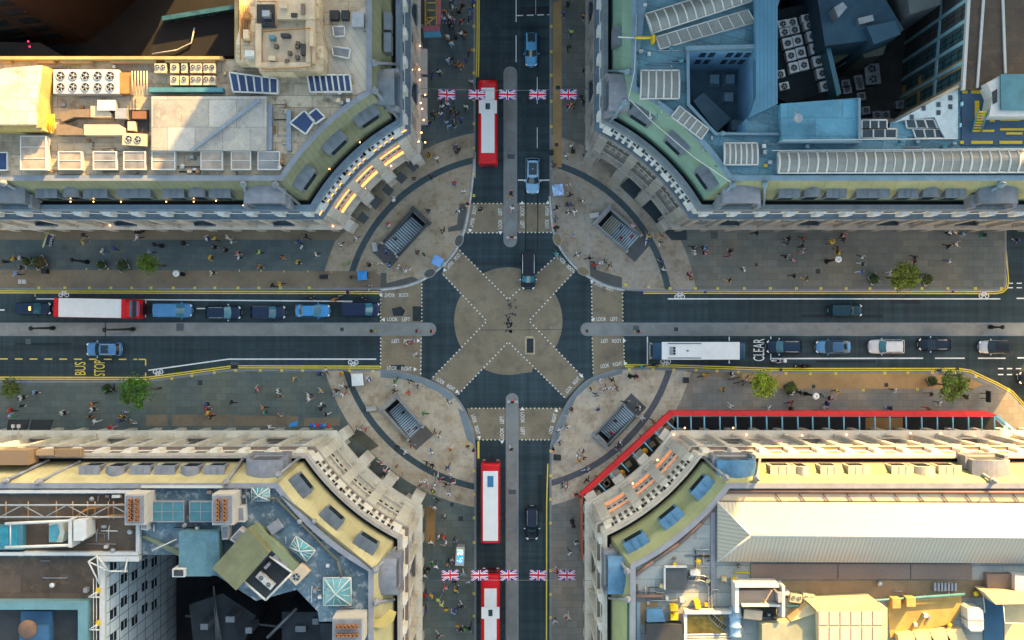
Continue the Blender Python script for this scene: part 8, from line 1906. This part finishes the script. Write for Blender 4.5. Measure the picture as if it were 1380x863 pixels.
M_cblue = mat('canopy_blue', (.13, .30, .62), .6, .12, 1.5, obj=True, dirt=.3, dirtcol=(.35, .45, .6)); M_csky = mat('canopy_sky_blue', (.03, .22, .55), .6, .1, 1.5, obj=True); M_cwhite = mat('canopy_white', (.68, .68, .66), .7, .06, 1.5, obj=True)
M_cpat = mat('canopy_patterned', (.28, .42, .68), .7, .5, 3.0, obj=True, dirt=.9, dirtcol=(.6, .62, .66))
stall(589.5, 352, 1.35, 1.25, -25, 2.3, M_cblue, 'blue-topped kiosk beside the upper left kerb ring', M_wf); stall(752, 256, 1.45, 1.45, 8, 2.4, M_cpat, 'patterned blue and white parasol stall on the upper right kerb', M_wf, counter=False); stall(488, 371.5, 1.25, 1.2, 5, 2.2, M_csky, 'bright blue stall on the tan strip left of the upper left plaza', M_dk, counter=False); stall(481.5, 512, 1.55, 1.6, 4, 2.3, M_cwhite, 'white canopy cart at the start of the lower left plaza', M_wf)
stall(751, 617, 1.0, .75, -5, 1.2, M_dk, 'dark utility cabinet on the lower right plaza near the kerb', M_dk, 'cabinet', 'utility_cabinet', counter=False)
o = empty('phone_kiosk', (wx(620, 2.4), wy(750, 2.4), ZP), 'white phone kiosk with lit colourful screen above the lower left flag', 'kiosk', None, R(-3))
MB().box((0, 0, 0), (1.0, 2.3, 2.25)).build('casing', M_wf, o); MB().box((0, 0, 2.25), (1.15, 2.45, .12)).build('roof', M_wf, o)
sc = MB()
for i in range(8):
    for j in range(14):
        h = (i * 7 + j * 13 + (i * j) % 5) % 11
        mi = 1 if j > 9 and h % 3 == 0 else (2 if j > 8 and h % 2 else (3 if h == 4 else 0)); x0, y0 = -.36 + i * .09, -.86 + j * .125
        sc.add([(x0, y0, 2.385), (x0 + .09, y0, 2.385), (x0 + .09, y0 + .125, 2.385), (x0, y0 + .125, 2.385)], [(0, 1, 2, 3)], mi)
sc.build('screen', [lamp_mat('screen_blue', (.01, .12, .5), .8), lamp_mat('screen_green', (.05, .4, .15), .8), lamp_mat('screen_yellow', (.7, .55, .03), .8), lamp_mat('screen_white', (.5, .6, .7), .8)], o)
def bench(x, y, w, rot, label, m=M_wf):
    p = P(x, y, .6); o = empty('bench', (p.x, p.y, ZP), label, 'bench', 'white benches on the plazas', R(rot)); MB().box((0, 0, .42), (w, .62, .08)).build('seat', m, o); MB().box((0, .26, .5), (w, .08, .32)).build('backrest', m, o)
    for s2 in (-1, 1): MB().box((s2 * w * .4, 0, 0), (.1, .5, .42)).build('leg', M_steel, o)
bench(505, 333, 1.2, -80, 'white bench left of the upper left stairwell'); bench(801, 290.5, 1.25, 8, 'white bench at the far end of the upper right stairwell'); bench(500, 551, 1.3, 8, 'white bench straddling the dark ring, lower left plaza')
def bin_(x, y, label, m, w=.6): 
    p = P(x, y, .8); o = empty('litter_bin', (p.x, p.y, ZP), label, 'litter bin', 'bins along the pavements'); MB().box((p.x, p.y, ZP), (w, w, 1.0), 0, 0, .92).build('body', m, o); MB().box((p.x, p.y, ZP + 1.0), (w + .06, w + .06, .1)).build('lid', M_pole, o)
for x, y, lab, m, w in ((434, 373.5, 'narrow dark bin on the tan strip left of the bright blue stall', M_rail, .5), (440.5, 373.3, 'small white utility box beside the narrow dark bin', M_wf, .5), (474, 374, 'low white box between dark bin and bright blue stall', M_wf, .35), (743, 206, 'dark bin on the upper right kerb strip', M_pole, .55), (772, 205, 'low yellow barrier box on the upper right pavement', M_yel, .5), (60.5, 366, 'dark bin under the white-framed planter', M_pole, .6), (1325.5, 317, 'small green box on the upper right pavement near the side road', mat('box_green', (.03, .2, .1), .6, .1, 2.0), .45), (924, 512.5, 'pale cabinet on the lower right pavement beside the curve', M_steel, .7), (1283, 315, 'low dark bin against the upper right shopfront', M_pole, .4), (186, 312, 'dark bin against the upper left shopfront', M_pole, .6)): bin_(x, y, lab, m, w)
# sign frames lying open on the lower right pavement, hanging banner, double sign, bunting of balloons
o = empty('sign_frame', P(1334, 534, ZP), 'black two-legged sign frame on the far lower right pavement', 'sign frame')
mb = MB(); mb.box((P(1335, 535, 2.4).x, P(1335, 535, 2.4).y, ZP + 1.0), (.14, 1.5, 1.3)); mb.build('panel', M_pole, o)
for y in (530, 537): MB().tube([P(1321, y, ZP), P(1334, y + .5, 2.2)], .05, 6).build('leg', M_pole, o)
o = empty('hanging_banner', (wx(66, 5), wy(318, 5), ZP), 'navy hanging banner with white lettering on a slanting pole, upper left', 'banner')
MB().tube([P(67, 305, 3.2), P(58, 333, 6.6)], .09, 8).build('pole', mat('pole_lime', (.6, .65, .3), .5, .2, 1.0), o)
MB().ppoly([(65, 316), (74, 318), (71, 332), (61, 330)], 5.3, 5.36).build('cloth', mat('banner_navy', (.02, .025, .06), .8, .1, 1.0), o); MB().tube([P(60, 314, 5.4), P(75, 317.5, 5.4)], .05, 6).build('crossbar', M_cream, o)
me = text_mesh('Plaza', .62)
for v in me.vertices: v.co.x *= 1.25
me.materials.append(M_wf); to = bpy.data.objects.new('lettering', me); COL.objects.link(to); to.parent = o; q = P(69.3, 324.5, 5.4); to.location = q - Vector(o.location); to.rotation_euler = (0, 0, R(-100))
o = empty('road_sign', (wx(46, ZP), wy(383.5, ZP), ZP), 'twin white-faced road sign on a bent post, tan strip far left', 'sign'); MB().tube([(wx(46), wy(383.5), ZP), (wx(46), wy(383.5), 2.6), P(33, 380, 3.0)], .05, 6).build('post', mat('post_ochre', (.4, .32, .12), .6, .2, 1.0), o)
for x in (26.5, 32): MB().pbox(x - 2.3, 377, x + 2.3, 382.5, 2.7, 3.1).build('panel', M_wf, o)
for i, (x, m, lab) in enumerate(((419.5, 'balloon_blue', 'blue balloon at the left end'), (424, 'balloon_sky', 'sky blue balloon second from left'), (427.3, 'balloon_red', 'red balloon in the middle, largest'), (432, 'balloon_blue', 'dark blue balloon right of the red one'), (437, 'balloon_sky', 'sky blue balloon second from right'), (443, 'balloon_red', 'red balloon at the right end'))):
    c = {'balloon_blue': (.02, .09, .4), 'balloon_sky': (.05, .25, .6), 'balloon_red': (.55, .02, .03)}[m]
    o = MB().ball((0, 0, 0), (.26, .26, .32), 12, 8).build('balloon', mat(m, c, .25, .05, 1.0, obj=True)); o.location = P(x, 573.5 + (i % 2) * 1.2, 3.4); tag(o, lab + ' of the string above the lower left shopfront', 'balloon', 'balloons on the lower left shopfront')
for q, lab, m in (([(391, 571), (401, 567), (400, 574), (389, 576)], 'blue shop awning left of the balloons', M_csky), ([(10, 566), (39, 566), (35, 579.5), (9, 580)], 'left of two black shop awnings, lower left pavement', M_dk), ([(42, 566), (71, 566), (66, 580), (39, 579.5)], 'black shop awning with small white mark, lower left', M_dk)):
    o = empty('shop_awning', P(*q[0], ZP), lab, 'awning'); MB().ppoly(q, 3.0, 3.25).build('canopy', m, o); MB().tube([P(q[0][0], q[0][1], 3.0), P(q[3][0], q[3][1], 3.3)], .04, 5).build('arm', M_steel, o)
for i, x in enumerate((17, 24.5)):
    o = empty('facade_floodlight', P(x, 580, 6), '%s of two small white floodlights reaching over the black awnings' % ('left' if i == 0 else 'right'), 'floodlight', 'floodlights over the black awnings'); MB().tube([P(x, 586, 8), P(x, 576, 8)], .05, 6).build('arm', M_wf, o); MB().pbox(x - 2, 572.5, x + 2, 577, 7.9, 8.2).build('head', M_wf, o)
# café tables and amber parasols under the gantry
for i, (x, y) in enumerate(((869.5, 608.5), (838.5, 638), (873, 594))):
    p = P(x, y, 2.6); o = empty('parasol', (p.x, p.y, ZP), '%s amber parasol under the red gantry' % ('upper', 'lower', 'small blue-grey')[i] if i < 2 else 'small blue-grey parasol under the red gantry', 'parasol'); MB().tube([(p.x, p.y, ZP), (p.x, p.y, 2.5)], .04, 6).build('pole', M_wf, o); MB().lathe((p.x, p.y, 2.3), [(.42, 0), (.3, .12), (.02, .26)], 10, 0, False).build('canopy', mat('parasol_amber', (.75, .36, .02), .7, .1, 1.0) if i < 2 else M_bdorm, o)
for i, (x, y) in enumerate(((900, 577), (888, 591), (879, 599), (862, 613), (847, 626), (833, 640), (817, 653), (803, 665), (818, 650))):
    p = P(x, y, .8); o = empty('cafe_table', (p.x, p.y, ZP), '%s wooden table from the top under the slanting red gantry' % ORD[i], 'table', 'tables under the red gantry', .6); MB().box((0, 0, .7), (.75, .75, .05)).build('table_top', mat('table_wood', (.34, .25, .14), .6, .2, 2.0, obj=True), o); MB().tube([(0, 0, 0), (0, 0, .7)], .05, 6).build('pedestal', M_pole, o)
# bicycles, scooters
M_frame = {c: paint('cycle_%s' % c, v, .3) for c, v in (('dark', (.02, .02, .025)), ('orange', (.5, .14, .03)), ('white', (.6, .62, .65)), ('brown', (.16, .08, .05)), ('green', (.03, .25, .15)), ('blue', (.05, .35, .5)))}
def bicycle(x, y, rot, col, label, zt=.7):
    p = P(x, y, zt); z = ZP if not (392 < y < 497) else 0.0
    o = empty('bicycle', (p.x, p.y, z), label, 'bicycle', 'bicycles', R(rot) + .0001)
    for fx in (-.52, .52):
        rg = []
        for k in range(18):
            a = 2 * math.pi * k / 18; rg.append([(fx + (.33 + .022 * math.cos(b2)) * math.cos(a), .03 * math.sin(b2), .35 + (.33 + .022 * math.cos(b2)) * math.sin(a)) for b2 in (0, 1.57, 3.14, 4.71)])
        rg.append(rg[0]); w = MB().rings(rg, 0, True, caps=False).build('wheel', M_tyre, o); h = MB()
        for k in range(6): a = math.pi * k / 6; h.tube([(fx - .32 * math.cos(a), 0, .35 - .32 * math.sin(a)), (fx + .32 * math.cos(a), 0, .35 + .32 * math.sin(a))], .005, 4)
        h.build('spokes', M_steel, o).parent = w
    f = MB()
    for a, b2 in (((-.52, 0, .35), (-.1, 0, .32)), ((-.52, 0, .35), (-.2, 0, .82)), ((-.1, 0, .32), (-.22, 0, .95)), ((-.2, 0, .82), (.36, 0, .86)), ((-.1, 0, .32), (.38, 0, .75)), ((.52, 0, .35), (.34, 0, 1.0))): f.tube([a, b2], .03, 6)
    f.build('frame', M_frame[col], o); MB().tube([(.3, -.29, 1.0), (.36, -.1, 1.04), (.36, .1, 1.04), (.3, .29, 1.0)], .02, 6).build('handlebar', M_pole, o); MB().box((-.24, 0, .95), (.28, .17, .06), 0, 0, .8).build('saddle', M_pole, o)
    return o
CYC = [(418, 402, 0, 'dark', 'dark bicycle on the white cycle lane line left of the cyclists'), (450, 404.5, 0, 'orange', 'orange bicycle among the cyclists at the left crossing'), (457, 399, 5, 'white', 'white hire bicycle above the orange one at the left crossing'), (487, 401.5, 0, 'dark', 'dark bicycle first at the left crossing stop line'), (864, 494.5, 3, 'green', 'green bicycle on the yellow line behind the coach'), (881, 492, 3, 'dark', 'black bicycle squeezed beside the coach front'), (749.5, 343, 130, 'green', 'green bicycle turning across the upper right kerb'),
       (990, 510, 10, 'brown', 'rusty bicycle left in the rack beside the lime-green tree'), (997, 515, 15, 'brown', 'rusty bicycle middle of the rack beside the lime-green tree'), (1005, 513, 60, 'white', 'white bicycle in the rack touching the lime-green tree'), (948, 506, 20, 'orange', 'amber bicycle on the tan strip above the pale cabinet')]
for c in CYC: bicycle(*c)
def scooter(x, y, rot, body, label):
    p = P(x, y, .8); o = empty('motor_scooter', (p.x, p.y, 0), label, 'motorbike', 'motorbikes in the lower right lane', R(rot) + .0001)
    for fx in (-.62, .65): w = MB().tube([(fx, -.07, .28), (fx, .07, .28)], .28, 16).build('wheel', M_tyre, o); MB().tube([(fx, -.08, .28), (fx, .08, .28)], .14, 12).build('rim', M_rim, o).parent = w
    MB().rings([[(x2, w * math.cos(a), z + h * math.sin(a)) for a in [k * math.pi / 4 for k in range(8)]] for x2, w, z, h in ((-.95, .1, .62, .08), (-.75, .2, .62, .2), (-.3, .18, .5, .16), (.1, .16, .36, .1), (.45, .2, .62, .28), (.7, .12, .75, .22), (.85, .05, .7, .1))], 0, True).build('body', body, o)
    MB().box((-.35, 0, .72), (.75, .3, .1), 0, 0, .85).build('seat', M_pole, o); MB().tube([(.42, -.36, 1.05), (.5, 0, 1.0), (.42, .36, 1.05)], .025, 6).build('handlebar', M_pole, o); MB().box((-.95, 0, .72), (.4, .44, .36)).build('top_box', body, o); MB().ball((.8, 0, .78), .1, 8, 6).build('headlight', M_head, o)
scooter(1048, 486.5, 180, paint('scooter_white', (.62, .63, .66), .3), 'white police-style motorbike on the lane line behind CLEAR'); scooter(1080.5, 493.5, 180, paint('scooter_black', (.012, .012, .014), .3), 'black motorbike beside the lower right kerb')
# ================================================================== camera, sun, sky
cam = bpy.data.cameras.new('camera'); co = bpy.data.objects.new('camera', cam); COL.objects.link(co)
co.location = (0, 0, CAM_H); co.rotation_euler = (0, 0, 0)
cam.sensor_width = 36; cam.lens = 36 * CAM_H / (1380 * S); cam.clip_end = 3000; cam.clip_start = 1.0
scene.camera = co
EL, AZX, AZY = 21.0, .52, .854           # sun height, and its bearing as a direction on the ground
w = bpy.data.worlds.new('World'); scene.world = w; w.use_nodes = True
nt = w.node_tree; bg = nt.nodes['Background']; sky = nt.nodes.new('ShaderNodeTexSky')
sky.sky_type = 'NISHITA'; sky.sun_disc = False; sky.sun_elevation = R(EL); sky.sun_rotation = math.atan2(AZX, AZY)
sky.air_density = 1.0; sky.dust_density = 2.0; sky.ozone_density = .7
tint = mix_node(nt, 1.0, sky.outputs[0], (1.10, 1.0, .80), 'MULTIPLY'); nt.links.new(tint, bg.inputs[0]); bg.inputs[1].default_value = SKY_STR
sun = bpy.data.lights.new('sun', 'SUN'); so = bpy.data.objects.new('sun', sun); COL.objects.link(so)
sun.energy = SUN_E; sun.angle = R(.6); sun.color = (1.0, .58, .18)
d = Vector((AZX * math.cos(R(EL)), AZY * math.cos(R(EL)), math.sin(R(EL))))
so.rotation_euler = d.to_track_quat('Z', 'Y').to_euler(); so.location = d * 300
scene.view_settings.view_transform = 'Standard'; scene.view_settings.look = 'None'
scene.view_settings.exposure = EXPO; scene.view_settings.gamma = 1; scene.view_settings.use_curve_mapping = False
scene.render.engine = 'CYCLES'
scene.cycles.use_denoising = True
scene.cycles.max_bounces = 6; scene.cycles.diffuse_bounces = 3; scene.cycles.glossy_bounces = 3
